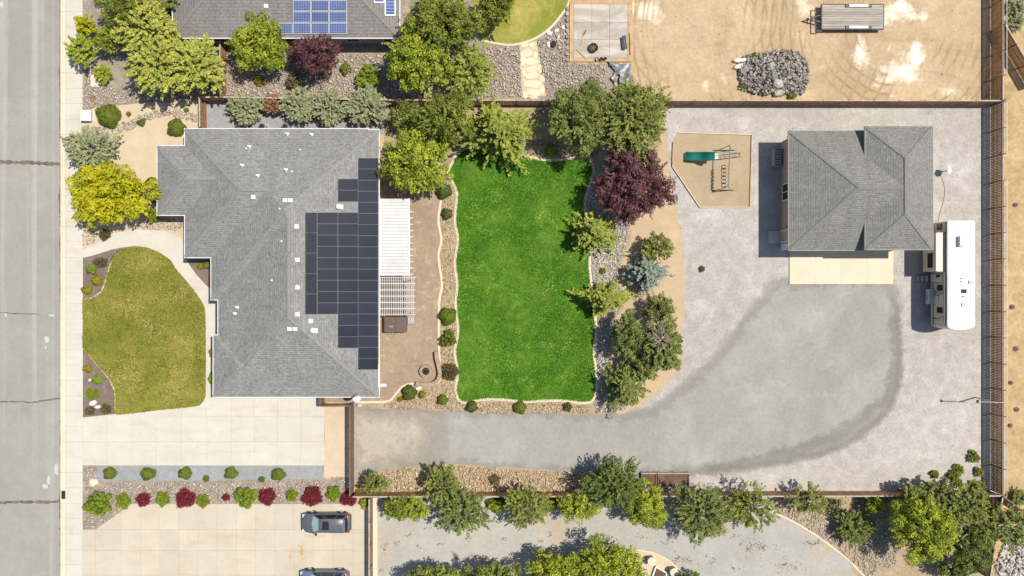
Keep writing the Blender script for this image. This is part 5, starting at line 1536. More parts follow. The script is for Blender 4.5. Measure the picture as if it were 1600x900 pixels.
T('tree', 1096, 800, 43.32, 4.8, 'feather', 'pine', 'grey green tree outside the fence past the planter boxes', leaf=0.22, ry=38, group=SO, dens=1.9)
T('tree', 1171, 791, 37.62, 4.2, 'feather', 'green', 'dense green tree outside the fence near the curved edging', leaf=0.22, ry=33, group=SO)
T('tree', 1264, 780, 26, 3.6, 'feather', 'olive', 'thin olive tree over the fence above the curved edging', leaf=0.22, ry=22, dens=0.8)
shrub('shrub', 1303, 790, 14, 1.4, 'lumpy', 'dark', 'dark green shrub beside the thin olive tree', leaf=0.17)
shrub('juniper_shrub', 1334, 822, 30, 2.2, 'feather', 'pine', 'spreading dark juniper among the pale corner stones', ry=25, leaf=0.2, dens=2.6)
T('young_tree', 1366, 788, 14, 2.4, 'lumpy', 'yellowgreen', 'small bright tree between the juniper and the big corner tree', leaf=0.18)
T('maple_tree', 1440, 826, 46, 6.5, 'lumpy', 'yellowgreen', 'big yellow green tree in the south east corner', leaf=0.26, ry=50, dens=1.2)
T('willow_tree', 1508, 786, 34, 4.6, 'feather', 'olive', 'pale drooping tree over the south east fence corner', leaf=0.26, ry=26, dens=1.4)
T('tree', 1462, 768, 22, 4.0, 'feather', 'pine', 'green tree straddling the fence above the big corner tree', leaf=0.24, ry=18)
T('tree', 1493, 842, 26, 3.6, 'feather', 'sage', 'grey sage tree between the big corner tree and slanting fence', leaf=0.22, ry=28, dens=0.9)
T('tree', 1517, 860, 28, 4.4, 'lumpy', 'dark', 'dark green tree against the slanting fence', leaf=0.22, ry=36)
T('young_tree', 1546, 800, 13, 2.8, 'lumpy', 'green', 'small tree in the gap of the slanting fence corner', leaf=0.18)
T('tree', 1476, 806, 30, 4.6, 'feather', 'pine', 'green tree wedged behind the big corner tree', leaf=0.24, ry=26, dens=1.3)
T('tree', 1424, 776, 20, 3.8, 'lumpy', 'olive', 'olive tree against the fence above the big corner tree', leaf=0.22, ry=18)
T('tree', 1534, 838, 22, 3.8, 'lumpy', 'pine', 'green tree pressed against the slanting fence boards', leaf=0.22, ry=26)
T('young_tree', 1490, 893, 24, 3.0, 'lumpy', 'dark', 'low dark tree at the bottom of the sandy corner', leaf=0.2, ry=16)
T('tree', 1577, 822, 30, 4.0, 'feather', 'pine', 'loose green tree outside the slanting fence', leaf=0.24, ry=32)
BT = 'trees at the bottom of the grey lot'
T('tree', 678, 908, 44, 4.6, 'lumpy', 'olive', 'olive tree at the bottom of the lot nearest the cars fence', leaf=0.24, ry=26, group=BT)
T('tree', 768, 906, 48, 4.8, 'lumpy', 'olive', 'olive tree at the bottom of the lot beside the big bright one', leaf=0.24, ry=28, group=BT)
T('tree', 868, 896, 46, 5.4, 'lumpy', 'yellowgreen', 'bright green tree at the bottom of the lot', leaf=0.26, ry=36, group=BT)
T('tree', 948, 892, 60, 6.0, 'lumpy', 'yellowgreen', 'broad bright green tree beside the round stone pillars', leaf=0.26, ry=46, group=BT)
T('young_tree', 1078, 905, 20, 2.4, 'lumpy', 'pine', 'small green shrub below the round stone pillars', leaf=0.2, ry=14)
# --- front garden
T('spruce_tree', 143, 232, 38, 3.2, 'feather', 'sage', 'low grey green spruce beside the pavement', ry=27, leaf=0.24, dens=1.9)
T('maple_tree', 172, 306, 66, 5.6, 'lumpy', 'golden', 'big golden yellow tree spreading over the pavement', ry=48, leaf=0.3, dens=1.2)
shrub('shrub', 243, 336, 14, 1.4, 'lumpy', 'bright', 'bright green shrub against the house wing', leaf=0.16, dens=1.6)
shrub('boxwood_shrub', 167, 180, 18.5, 1.3, 'mound', 'box', 'large clipped round shrub beside the white utility box', leaf=0.14)
shrub('boxwood_shrub', 274, 199, 14, 1.1, 'mound', 'box', 'clipped round shrub at the grey house corner', leaf=0.14)
shrub('boxwood_shrub', 236, 285, 9, 0.9, 'mound', 'boxdark', 'small clipped shrub between golden tree and house wing', leaf=0.13)
shrub('boxwood_shrub', 241, 309, 8, 0.8, 'mound', 'box', 'half hidden clipped shrub at the house wing wall', leaf=0.13)
shrub('shrub', 221, 191, 7, 0.6, 'lumpy', 'box', 'small green shrub on the winding stone band', leaf=0.13, dens=1.6)
shrub('shrub', 201, 178, 4, 0.35, 'tuft', 'olive', 'tiny tuft on the sand above the stone band', leaf=0.12)
shrub('shrub', 291, 172, 4, 0.4, 'tuft', 'olive', 'tiny tuft on the stone band near the side gate', leaf=0.12)
shrub('shrub', 163, 366, 8, 0.6, 'spiky', 'brown', 'brownish shrub between golden tree and front walk', leaf=0.13)
shrub('shrub', 157, 410, 9, 0.6, 'spiky', 'brown', 'dark brown shrub in the upper mulch bed', leaf=0.13, ry=7)
shrub('shrub', 143, 420, 9, 0.8, 'lumpy', 'bright', 'leafy green shrub in the upper mulch bed', leaf=0.14, dens=1.6)
shrub('shrub', 150, 438, 9, 0.7, 'mound', 'goldbush', 'yellow green domed shrub in the upper mulch bed', leaf=0.13)
shrub('shrub', 135, 453, 9, 0.6, 'mound', 'goldbush', 'golden green shrub at the pavement edge of the upper mulch bed', leaf=0.13, ry=7)
shrub('shrub', 136, 576, 7.5, 0.6, 'mound', 'goldbush', 'golden shrub at the tip of the lower mulch bed', leaf=0.13, ry=6)
shrub('shrub', 151, 594, 8.5, 0.6, 'mound', 'bright', 'yellow green domed shrub in the lower mulch bed', leaf=0.13, ry=7)
shrub('shrub', 144, 615, 13, 0.7, 'tuft', 'bright', 'spreading spiky green shrub in the lower mulch bed', leaf=0.17, ry=9, dens=1.5)
shrub('shrub', 165, 639, 8, 0.5, 'spiky', 'brown', 'dark brown shrub in the driveway corner of the lower mulch bed', leaf=0.12, ry=7)
shrub('shrub', 140, 642, 7, 0.5, 'spiky', 'brown', 'dark shrub beside the white boulder in the lower mulch bed', leaf=0.12, ry=6)
shrub('shrub', 313, 416, 5, 0.5, 'lumpy', 'goldbush', 'small yellow shrub in the entry corner bed', leaf=0.12, dens=1.5)
shrub('shrub', 323, 415, 6, 0.7, 'lumpy', 'olive', 'small olive shrub in the entry corner bed', leaf=0.12, dens=1.5)
WS = 'shrubs along the front wall below the lawn walk'
shrub('shrub', 332, 551, 5, 0.8, 'mound', 'bright', 'green shrub half hidden under the front eave', leaf=0.13, ry=9, group=WS)
shrub('shrub', 331.5, 591, 6, 0.8, 'mound', 'bright', 'green shrub half hidden under the front eave', leaf=0.13, ry=10, group=WS)
G1 = 'clipped shrubs in the grey gravel strip'
for x, y, rp, lb in [(170, 740, 10, 'nearest the pavement'), (230, 741, 12, 'second from the pavement'), (288, 740, 10.5, 'third from the pavement'), (360, 740, 10.5, 'fourth from the pavement'), (434, 742, 11, 'at the bare sand end')]:
    shrub('boxwood_shrub', x, y, rp, 0.8, 'mound', 'box', 'round green shrub in the grey gravel strip, ' + lb, leaf=0.14, ry=9.5, group=G1, amp=0.1)
for x, y in [(409, 749), (322, 748)]:
    shrub('shrub', x, y, 5.5, 0.4, 'tuft', 'box', 'tiny green tuft at the edge of the grey gravel strip', leaf=0.13, group='tiny tufts in the gravel strip')
shrub('shrub', 154, 787, 22, 1.6, 'lumpy', 'bright', 'largest leafy green shrub between the driveways', leaf=0.17, dens=2.2)
G2 = 'loose green shrubs between the driveways'
for x, y, rp, lb in [(192, 783, 13, 'loose tufted shrub beside the largest leafy shrub'), (254, 780, 12, 'loose tufted shrub between the small and the plump barberry'), (317, 783, 11, 'loose tufted shrub between plump and smallest barberry'), (456, 774, 10, 'loose tufted shrub beside the largest barberry'), (521, 771, 13, 'loose tufted shrub beside the fence corner barberry')]:
    shrub('shrub', x, y, rp, 1.0, 'tuft', 'bright', lb, leaf=0.18, group=G2, dens=1.6, ry=rp * 1.1)
shrub('shrub', 384, 776, 20, 1.3, 'lumpy', 'bright', 'wide leafy green shrub halfway between the driveways', leaf=0.16, dens=1.8)
G3 = 'red barberries between the driveways'
for x, y, rp, lb in [(224, 781, 9.5, 'small rounded red barberry nearest the largest leafy shrub'), (289, 779, 13.5, 'plump red barberry between two loose tufted shrubs'), (417, 776, 12, 'red barberry beside the wide leafy shrub between the driveways'), (487, 776, 14, 'largest red barberry just above the dark grey car'), (544, 779, 11, 'red barberry tucked into the dark fence corner')]:
    shrub('barberry_shrub', x, y, rp, 0.9, 'spiky', 'red', lb, leaf=0.13, group=G3)
shrub('barberry_shrub', 353, 777, 5, 0.5, 'spiky', 'red', 'smallest dark red barberry between the driveways', leaf=0.11)
# --- weeds and desert scrub
for x, y, rp in [(1520, 714, 7.5), (1496, 734, 7), (1490, 742, 8), (1496, 755, 6), (1529, 737, 5), (1460, 741, 4)]:
    shrub('weed', x, y, rp * 1.1, 0.4, 'feather', 'green', 'green weed growing in the gravel yard corner', 'weed', leaf=0.13, group='weeds in the gravel yard', dens=1.4)
shrub('shrub', 1528, 760, 14, 0.9, 'lumpy', 'green', 'bushy green shrub in the gravel yard fence corner', leaf=0.16, dens=1.4)
shrub('weed', 1097, 420, 6, 0.3, 'tuft', 'brown', 'dry brown tuft alone on the gravel yard', 'weed', leaf=0.12, dens=0.4)
for x, y, rp, lb in [(1586, 10, 14, 'grey green sagebrush outside the east fence, farther from the slanting tan fence'), (1586, 36, 13, 'grey green sagebrush outside the east fence, touching the slanting tan fence')]:
    shrub('sagebrush', x, y, rp, 0.8, 'feather', 'sage', lb, 'shrub', leaf=0.16, group='sagebrush outside the fence', dens=1.6)
shrub('sagebrush', 1590, 777, 13, 0.7, 'feather', 'olive', 'olive sagebrush outside the south east corner', 'shrub', leaf=0.16, dens=1.5)
for x, y, rp in [(1179, 88, 7), (1186, 96, 6), (1161, 134, 7), (1237, 150, 8), (1250, 108, 5)]:
    shrub('weed', x, y, rp, 0.4, 'tuft', 'olive', 'dry olive weed at the foot of the rock heap', 'weed', leaf=0.15, group='weeds round the rock heap')
for x, y, rp in [(1580, 598, 3.5), (1588, 545, 5), (1582, 480, 5), (1589, 640, 5), (1587, 320, 4), (1579, 665, 4)]:
    shrub('weed', x, y, rp * 0.8, 0.2, 'tuft', 'dead', 'dry brown clump on the desert ground', 'weed', leaf=0.13, group='dry clumps on the desert')


# ------------------------------------------------------------------ patio things
ZP = 2.62
pc = thing('patio_cover', 'white ribbed metal patio roof attached to the back of the house', 'patio cover', P(615, 370, 0))
x0, y1_, _ = P(593.5, 310.5, ZP); x1, y0_, _ = P(638.5, 431, ZP)
npan = 24; w = (y1_ - y0_) / npan
for i in range(npan):
    m = MB(); a = y0_ + i * w
    m.box(x0, x1, a + 0.012, a + w - 0.012, ZP - 0.06, ZP)
    m.box(x0, x1, a + w - 0.04, a + w - 0.005, ZP - 0.05, ZP + 0.045)
    m.build('roof_panel', M['metal_white'], pc)
m = MB(); m.box(x1 + 0.003, x1 + 0.12, y0_ - 0.02, y1_ + 0.02, ZP - 0.12, ZP + 0.03); m.build('gutter', M['white_trim'], pc)
m = MB(); m.box(x1 - 0.25, x1 - 0.1, y0_ + 0.05, y1_ - 0.05, ZP - 0.28, ZP - 0.06); m.build('beam', M['lattice'], pc)
for k in range(4):
    yk = y0_ + 0.3 + k * (y1_ - y0_ - 0.6) / 3
    m = MB(); m.box(x1 - 0.24, x1 - 0.12, yk - 0.06, yk + 0.06, 0.0, ZP - 0.28); m.build('post', M['lattice'], pc)
for k in range(11):
    yk = P(0, 331 + k * 9.75, ZP - 0.1)[1]
    m = MB(); m.box(x1 + 0.12, x1 + 0.42, yk - 0.045, yk + 0.045, ZP - 0.24, ZP - 0.10); m.build('rafter_tail', M['lattice'], pc)

pg = thing('pergola', 'white slatted pergola beside the brown hot tub', 'pergola', P(620, 462, 0))
x0, y1_, _ = P(594, 432.5, ZP); x1, y0_, _ = P(647, 492.5, ZP)
for k in range(19):
    xa = x0 + 0.02 + k * (x1 - x0 - 0.1) / 18
    m = MB(); m.box(xa, xa + 0.045, y0_, y1_ - 0.01, ZP - 0.04, ZP + 0.05); m.build('slat', M['lattice'], pg)
for k, yp in enumerate([433.5, 443, 453, 462.7, 472.4, 482.2, 491.5]):
    yk = P(0, yp, ZP)[1]
    m = MB(); m.box(x0 - 0.02, x1 + 0.12, yk - 0.04, yk + 0.04, ZP - 0.18, ZP + 0.065 if 0 < k < 6 else ZP - 0.05); m.build('rafter', M['lattice'], pg)
for (xx, yy_) in ((x1 - 0.25, y0_ + 0.2), (x1 - 0.25, y1_ - 0.2)):
    m = MB(); m.box(xx - 0.06, xx + 0.06, yy_ - 0.06, yy_ + 0.06, 0, ZP - 0.18); m.build('post', M['lattice'], pg)
m = MB(); m.box(x1 - 0.32, x1 - 0.18, y0_, y1_ - 0.02, ZP - 0.34, ZP - 0.185); m.build('beam', M['lattice'], pg)


def rounded(xa, xb, ya, yb, r, n=5):
    pts = []
    for cx, cy, a0 in ((xb - r, yb - r, 0), (xa + r, yb - r, 90), (xa + r, ya + r, 180), (xb - r, ya + r, 270)):
        for k in range(n + 1):
            t = math.radians(a0 + 90 * k / n); pts.append((cx + r * math.cos(t), cy + r * math.sin(t)))
    return pts


a = P(600.5, 519.5, 0.95); b = P(635.5, 493.5, 0.95)
tub = thing('hot_tub', 'square hot tub under a folded brown cover', 'hot tub', ((a[0] + b[0]) / 2, (a[1] + b[1]) / 2, 0))
m = MB(); m.prism(rounded(a[0] + 0.06, b[0] - 0.06, a[1] + 0.06, b[1] - 0.06, 0.16), 0.0, 0.86); m.build('cabinet', M['spa_side'], tub)
xm_ = (a[0] + b[0]) / 2
for (xa, xb) in ((a[0], xm_ - 0.008), (xm_ + 0.008, b[0])):
    m = MB(); m.prism(rounded(xa, xb, a[1], b[1], 0.14 if xa == a[0] else 0.14), 0.862, 0.96); m.prism(rounded(xa + 0.05, xb - 0.03, a[1] + 0.05, b[1] - 0.05, 0.12), 0.955, 0.985); o = m.build('cover_half', M['spa_brown'], tub)
# faint pale maker's mark on the cover
q = P(611, 510, 0.99); m = MB()
for k, (dx, dy, sx, sy) in enumerate([(-0.14, 0, 0.03, 0.16), (-0.10, -0.07, 0.09, 0.03), (0.0, 0.06, 0.08, 0.03), (0.0, 0.0, 0.08, 0.03), (0.0, -0.07, 0.08, 0.03), (0.11, 0, 0.03, 0.16), (0.17, 0, 0.03, 0.16), (0.14, 0.03, 0.05, 0.03)]):
    m.box(q[0] + dx - sx / 2, q[0] + dx + sx / 2, q[1] + dy - sy / 2, q[1] + dy + sy / 2, 0.97, 0.989)
m.build('cover_mark', M['grey_plastic'], tub)
sx0 = b[0] + 0.03
stp = thing('spa_steps', 'grey two tread steps beside the hot tub', 'steps', (sx0 + 0.3, a[1] + 1.2, 0))
ya, yb = P(0, 505.5, 0.4)[1], P(0, 494.5, 0.4)[1]
for k, (xa, xb, zz) in enumerate(((sx0, sx0 + 0.29, 0.5), (sx0 + 0.30, sx0 + 0.58, 0.26))):
    m = MB(); m.box(xa, xb, ya, yb, zz - 0.06, zz); t_ = m.build('tread', M['grey_plastic'], stp)
    m = MB()
    for j in range(2): m.box(xa + 0.06, xb - 0.06, ya + 0.08 + j * 0.32, ya + 0.30 + j * 0.32, zz, zz + 0.012)
    m.build('grip_pad', M['black'] if False else M['galv'], t_)
    m = MB(); m.box(xa + 0.02, xb - 0.02, ya + 0.02, yb - 0.02, 0.0, zz - 0.06); m.build('riser', M['grey_plastic'], stp)

q = P(665.5, 580, 0.3)
fp = thing('fire_pit', 'round stone fire pit on the tan patio', 'fire pit', (q[0], q[1], 0))
for k in range(14):
    t0 = 2 * math.pi * k / 14 + 0.02; t1 = 2 * math.pi * (k + 1) / 14 - 0.02
    m = MB(); pts = [(q[0] + R_ * math.cos(t), q[1] + R_ * math.sin(t)) for R_, t in ((0.62, t0), (0.62, (t0 + t1) / 2), (0.62, t1), (0.36, t1), (0.36, t0))]
    m.prism(pts, 0.0, 0.42 + 0.006 * (k % 3)); m.build('block', M['block'], fp)
m = MB(); m.lathe(q[0], q[1], [(0.35, 0.0), (0.35, 0.34), (0.30, 0.36), (0.28, 0.30)], 20); m.build('fire_bowl', M['black'], fp)
m = MB(); rr = random.Random(3)
for k in range(14):
    t = rr.uniform(0, 6.28); d = rr.uniform(0, 0.2); m.lathe(q[0] + d * math.cos(t), q[1] + d * math.sin(t), [(0.05, 0.28), (0.06, 0.33), (0.03, 0.37)], 6)
m.build('lava_rock', M['rubber'], fp)

sw = thing('seat_wall', 'low curved tan seat wall round the fire pit', 'wall', P(680, 585, 0))
pts = catmull([(682, 549), (683, 560), (686, 573), (687.5, 584), (684, 594), (675, 600), (662, 601), (650, 599)], 4, False)
pw = [np.array(P(x, y, 0.4)[:2]) for x, y in pts]
for i in range(0, len(pw) - 2, 2):
    A, B, Cc = pw[i], pw[i + 1], pw[i + 2]
    def off(p, q_, s_):
        d = q_ - p; d = d / np.linalg.norm(d); return np.array((-d[1], d[0])) * s_
    o1_, o2_ = off(A, B, 0.16), off(B, Cc, 0.16)
    m = MB(); m.prism([A + o1_, B + (o1_ + o2_) / 2, Cc + o2_ * 0.98 - (Cc - B) * 0.02, Cc - o2_ * 0.98 - (Cc - B) * 0.02, B - (o1_ + o2_) / 2, A - o1_], 0.0, 0.52); bl = m.build('block', M['spa_side'], sw)  # tan wall's shaded side painted in: blocks take a dark colour
    m = MB(); m.prism([A + o1_ * 1.2, B + (o1_ + o2_) * 0.6, Cc + o2_ * 1.2, Cc - o2_ * 1.2, B - (o1_ + o2_) * 0.6, A - o1_ * 1.2], 0.521, 0.58); m.build('cap', M['block'], bl)

# roof dish and condensers
q = surf(556, 615, hh)
sd = thing('satellite_dish', 'white satellite dish on the lower corner of the house roof', 'satellite dish', (q[0], q[1], q[2]))
m = MB(); m.tube([(0, 0, -0.15), (0.05, -0.08, 0.45), (0.22, -0.28, 0.6)], 0.03, 8); m.build('mast', M['galv'], sd, local=True)
m = MB(); n = 18; V_ = [(0, 0, 0)]; 
for j, (rr_, zz) in enumerate(((0.14, 0.01), (0.3, 0.05), (0.42, 0.10))):
    for k in range(n): V_.append((rr_ * math.cos(2 * math.pi * k / n), rr_ * 0.85 * math.sin(2 * math.pi * k / n), zz))
Fs = [(0, 1 + k, 1 + (k + 1) % n) for k in range(n)]
for j in range(2):
    for k in range(n): Fs.append((1 + j * n + k, 1 + (j + 1) * n + k, 1 + (j + 1) * n + (k + 1) % n, 1 + j * n + (k + 1) % n))
rot = Matrix.Rotation(math.radians(38), 4, 'X') @ Matrix.Rotation(math.radians(18), 4, 'Y')
m.add([tuple(rot @ Vector(v) + Vector((0.24, -0.3, 0.62))) for v in V_], Fs); m.build('dish', M['white_trim'], sd, local=True, smooth=True)
m = MB(); m.tube([(0.2, -0.5, 0.6), (0.3, -0.75, 0.95)], 0.015, 6); m.tube([(0.28, -0.72, 0.9), (0.32, -0.78, 1.0)], 0.04, 8); m.build('feed_arm', M['galv'], sd, local=True)
for i, (x, y) in enumerate(((411, 199), (447, 199))):
    q = P(x, y, 0.5)
    ac = thing('air_conditioner', 'round topped condenser unit half under the north eave', 'air conditioner', (q[0], q[1], 0), 0, 'condensers under the north eave')
    m = MB(); m.lathe(q[0], q[1], [(0.34, 0.05), (0.36, 0.1), (0.36, 0.78), (0.30, 0.85)], 16); m.build('casing', M['galv'], ac)
    m = MB(); m.lathe(q[0], q[1], [(0.28, 0.851), (0.26, 0.88), (0.05, 0.9)], 14); m.build('fan_guard', M['black'], ac)
    m = MB(); m.box(q[0] - 0.42, q[0] + 0.42, q[1] - 0.42, q[1] + 0.42, 0.0, 0.07); m.build('pad', M['concrete_grey'], ac)

# ------------------------------------------------------------------ play area
PLAY = [(1059, 207.5), (1174, 211), (1171, 324), (1093, 324), (1050, 260), (1051.5, 222)]
ps = sheet('play_sand', PLAY, M['play_sand'], 'sand filled play area with timber border', 'sandpit', z=0.06)
pb = thing('play_border', 'thin timber border round the play sand', 'border', P(1110, 265, 0))
for i in range(len(PLAY) - 1):
    a, b = Vector(P(*PLAY[i], 0)), Vector(P(*PLAY[i + 1], 0))
    m = MB(); m.beam((a.x, a.y, 0.09), (b.x, b.y, 0.09), 0.07, 0.19); m.build('board', M['edging'] if i in (0, 2, 3) else M['lumber'], pb)
pset = thing('play_set', 'green slide with climbing ladder and overhead rings frame', 'play set', P(1120, 265, 0))
def W(x, y, z): return P(x, y, z)
# slide: a wavy trough from the platform down to the left
prof = []
n = 22
for i in range(n + 1):
    t = i / n; prof.append((1070 + 47 * t, 0.25 + 1.35 * t + 0.10 * math.sin(t * 9.4)))
m = MB(); yc = 244.5; vs = []; fs = []
hwid = 0.36
for (px_, z_) in prof:
    wx_, wy_, _ = P(px_, yc, z_)
    for dy, dz in ((-hwid - 0.06, 0.16), (-hwid, 0.18), (-hwid + 0.06, 0.02), (0, 0.0), (hwid - 0.06, 0.02), (hwid, 0.18), (hwid + 0.06, 0.16)): vs.append((wx_, wy_ + dy, z_ + dz))
for i in range(n):
    for k in range(6): fs.append((i * 7 + k, (i + 1) * 7 + k, (i + 1) * 7 + k + 1, i * 7 + k + 1)[::-1])
m.add(vs, fs); m.build('slide', M['slide_green'], pset, smooth=True)
m = MB(); a = P(1070, yc, 0.2); m.box(a[0] - 0.02, a[0] + 0.1, a[1] - 0.34, a[1] + 0.34, 0.03, 0.27); m.build('slide_foot', M['slide_green'], pset)
def bar(pts, r_, nm, mat): 
    m = MB(); m.tube([P(*p) for p in pts], r_, 8); return m.build(nm, mat, pset)
m = MB(); a = P(1116, 248.5, 1.55); b = P(1139, 239.5, 1.55); m.box(a[0], a[0] + 0.32, a[1], b[1], 1.5, 1.56); m.build('platform', M['white_trim'], pset)
# one overhead green beam on end frames, hung with rings
RZ = 2.25
def foot(px_, py_, dx, dy):
    w_ = P(px_, py_, RZ); return (w_[0] + dx, w_[1] + dy, 0.02)
m = MB(); m.tube([P(1140.5, 226, RZ), P(1138.5, 291, RZ)], 0.05, 8); m.build('beam', M['play_green'], pset)
for (px_, py_) in ((1138.5, 291), (1140.5, 227)):
    top_ = P(px_, py_, RZ)
    for dx in (-0.55, 0.75):
        m = MB(); m.tube([top_, (top_[0] + dx, top_[1] - 0.1, 0.02)], 0.04, 8); m.build('leg', M['play_green'], pset)
    m = MB(); m.tube([(top_[0] - 1.0, top_[1] - 0.1, 0.1), (top_[0] + 1.1, top_[1] - 0.1, 0.1)], 0.04, 8); m.build('ground_bar', M['black'], pset)
for j, yy_ in enumerate((262, 273.5, 285)):
    for s_ in (-1, 1):
        w_ = P(1139, yy_ + s_ * 2.5, RZ); m = MB()
        m.tube([(w_[0] - 0.30 + 0.2 * math.cos(t), w_[1] + 0.2 * math.sin(t), 1.55 + 0.12 * math.cos(t)) for t in np.linspace(0.6, 5.7, 12)], 0.04, 6); m.tube([(w_[0] - 0.12, w_[1], 1.62), (w_[0], w_[1], RZ)], 0.014, 5); m.build('ring', M['black'], pset)
# ladder from the platform down to the right
for yy_ in (237.5, 243.5): bar([(1117, yy_, 1.62), (1136, yy_, 1.25), (1159, yy_ + 1, 0.05)], 0.045, 'ladder_rail', M['galv'])
for k in range(9):
    t = (k + 0.5) / 9; xx_, z_ = 1117 + 42 * t, (1.62 - 0.37 * t / 0.45 if t < 0.45 else 1.25 - 1.2 * (t - 0.45) / 0.55)
    bar([(xx_, 237.5, z_), (xx_, 243.5 + t, z_)], 0.03, 'rung', M['galv'])
for yy_ in (241, 246): bar([(1114, yy_, 1.55), (1118, yy_ - 2, 2.1), (1122, yy_ - 3, 2.1)], 0.025, 'hand_rail', M['black'])

# ------------------------------------------------------------------ dirt lot things
pad = thing('concrete_pad', 'new grey concrete pad inside fresh timber forms', 'concrete pad', P(938, 48, 0))
xs = [896, 924.5, 952, 980.5]; ysl = [7, 36, 62.5, 91]
rr = random.Random(2)
for i in range(3):
    for j in range(3):
        m = MB(); a = P(xs[i] + 0.15, ysl[j + 1] - 0.15); b = P(xs[i + 1] - 0.15, ysl[j] + 0.15); m.box(a[0], b[0], a[1], b[1], 0.0, 0.14 + rr.uniform(-.003, .003)); m.build('slab', M['concrete_grey'], pad)
for (xa, ya, xb, yb) in ((890, 1, 988, 7), (890, 91.3, 988, 97), (890, 7.1, 895.8, 91.2), (980.8, 7.1, 988, 91.2)):
    m = MB(); a = P(xa, yb); b = P(xb, ya); m.box(a[0], b[0], a[1], b[1], 0.0, 0.16); m.build('form_board', M['lumber'], pad)
q = P(927, 75, 0.3)
fb = thing('fire_bowl', 'dark round metal bowl with sticks on the concrete pad', 'fire bowl', (q[0], q[1], 0.14))
m = MB(); m.lathe(0, 0, [(0.25, 0.0), (0.42, 0.22), (0.46, 0.32), (0.42, 0.32), (0.36, 0.2), (0.1, 0.1)], 20); m.build('bowl', M['black'], fb, local=True)
m = MB(); rr = random.Random(9)
for k in range(9):
    t = rr.uniform(0, 3.14); d = rr.uniform(-0.15, 0.15); m.tube([(d - 0.28 * math.cos(t), d - 0.28 * math.sin(t), 0.26 + 0.02 * k / 3), (d + 0.28 * math.cos(t), d + 0.28 * math.sin(t), 0.3 + 0.02 * k / 3)], 0.035, 6)
m.build('sticks', M['litter'], fb, local=True)
q = P(976, 67, 0.3)
bn = thing('bench', 'narrow black bench at the edge of the concrete pad', 'bench', (q[0], q[1], 0.14), math.radians(6))
for k in range(2):
    m = MB(); m.box(-0.22 + k * 0.2, -0.05 + k * 0.2, -0.65, 0.65, 0.36, 0.40); m.build('seat_board', M['black'], bn, local=True)
for sy in (-0.5, 0.5):
    m = MB(); m.box(-0.2, 0.12, sy - 0.03, sy + 0.03, 0.0, 0.36); m.build('leg', M['black'], bn, local=True)
def plank(xa, ya, xb, yb, w_, label, mat='lumber', z=0.16, name='timber_plank', cat='plank', hgt=0.05):
    a, b = P(xa, ya, z), P(xb, yb, z); m = MB(); m.beam((a[0], a[1], z + hgt / 2), (b[0], b[1], z + hgt / 2), w_, hgt); return props(m.build(name, M[mat]), label, cat)
plank(908, 71, 913, 48, 0.12, 'tan plank lying on the concrete pad near its lawn side', 'lumber', 0.145)
plank(901, 77, 917, 93, 0.14, 'tan plank lying diagonally over the pad corner', 'lumber', 0.165)
plank(904, 45, 905, 66, 0.05, 'thin rod lying on the concrete pad', 'galv', 0.145, 'rod', 'rod', 0.03)
plank(912, 55, 915.5, 47, 0.09, 'short dark tool lying on the concrete pad', 'black', 0.2, 'hand_tool', 'tool', 0.04)
plank(983.5, 52, 984.5, 86, 0.08, 'dark pole lying on the timber form', 'spa_side', 0.165, 'pole', 'pole', 0.05)
plank(924, 108, 932, 86, 0.05, 'thin stake leaning over the lower timber form', 'lumber', 0.17, 'stake', 'stake', 0.04)
for i, (x, y) in enumerate(((933, 92.5), (939.5, 92.5), (945.5, 92))):
    q = P(x, y, 0.3); m = MB(); m.lathe(q[0], q[1], [(0.12, 0.16), (0.16, 0.42), (0.15, 0.42), (0.11, 0.2)], 12)
    props(m.build('bucket', M['black'] if i else M['galv']), 'small %s bucket on the lower timber form' % ('grey', 'black', 'dark')[i], 'bucket')
# crumpled tarp
r = np.random.default_rng(12); nx, ny = 26, 22; a = P(950, 133); b = P(990, 99)
gx = np.linspace(a[0], b[0], nx); gy = np.linspace(a[1], b[1], ny); GX, GY = np.meshgrid(gx, gy, indexing='ij')
Z = np.zeros_like(GX)
for k in range(16):
    fx, fy = r.uniform(-4, 4, 2); Z += np.abs(np.sin(GX * fx + GY * fy + r.uniform(0, 6))) * r.uniform(0.01, 0.05)
u_ = (GX - a[0]) / (b[0] - a[0]); v_ = (GY - a[1]) / (b[1] - a[1])
sh = u_ + 0.25 * (1 - v_) - 0.1
V_ = np.stack([GX + 0.15 * np.sin(GY * 3), GY + 0.2 * np.sin(GX * 2.2), Z + 0.06], 2)
idx = np.arange(nx * ny).reshape(nx, ny); fs = []
for i in range(nx - 1):
    for j in range(ny - 1):
        uu, vv = u_[i, j], v_[i, j]
        if abs(uu - 0.5 + 0.35 * (vv - 0.5)) < 0.36 + 0.1 * math.sin(vv * 9) and not (0.36 < uu < 0.46 and vv < 0.5): fs.append((idx[i, j], idx[i + 1, j], idx[i + 1, j + 1], idx[i, j + 1]))
o = mesh_np('tarp', V_.reshape(-1, 3), np.array(fs), None, M['tarp']); props(o, 'crumpled grey tarp below the concrete pad', 'tarp')
q = P(953, 151, 0.2); m = MB(); m.prism(rounded(q[0] - 0.35, q[0] + 0.35, q[1] - 0.18, q[1] + 0.18, 0.08), 0.04, 0.3); m.prism(rounded(q[0] - 0.3, q[0] + 0.1, q[1] - 0.12, q[1] + 0.12, 0.08), 0.3, 0.42)
props(m.build('tool_bag', M['rubber']), 'dark bag on the ground by the north fence', 'bag')
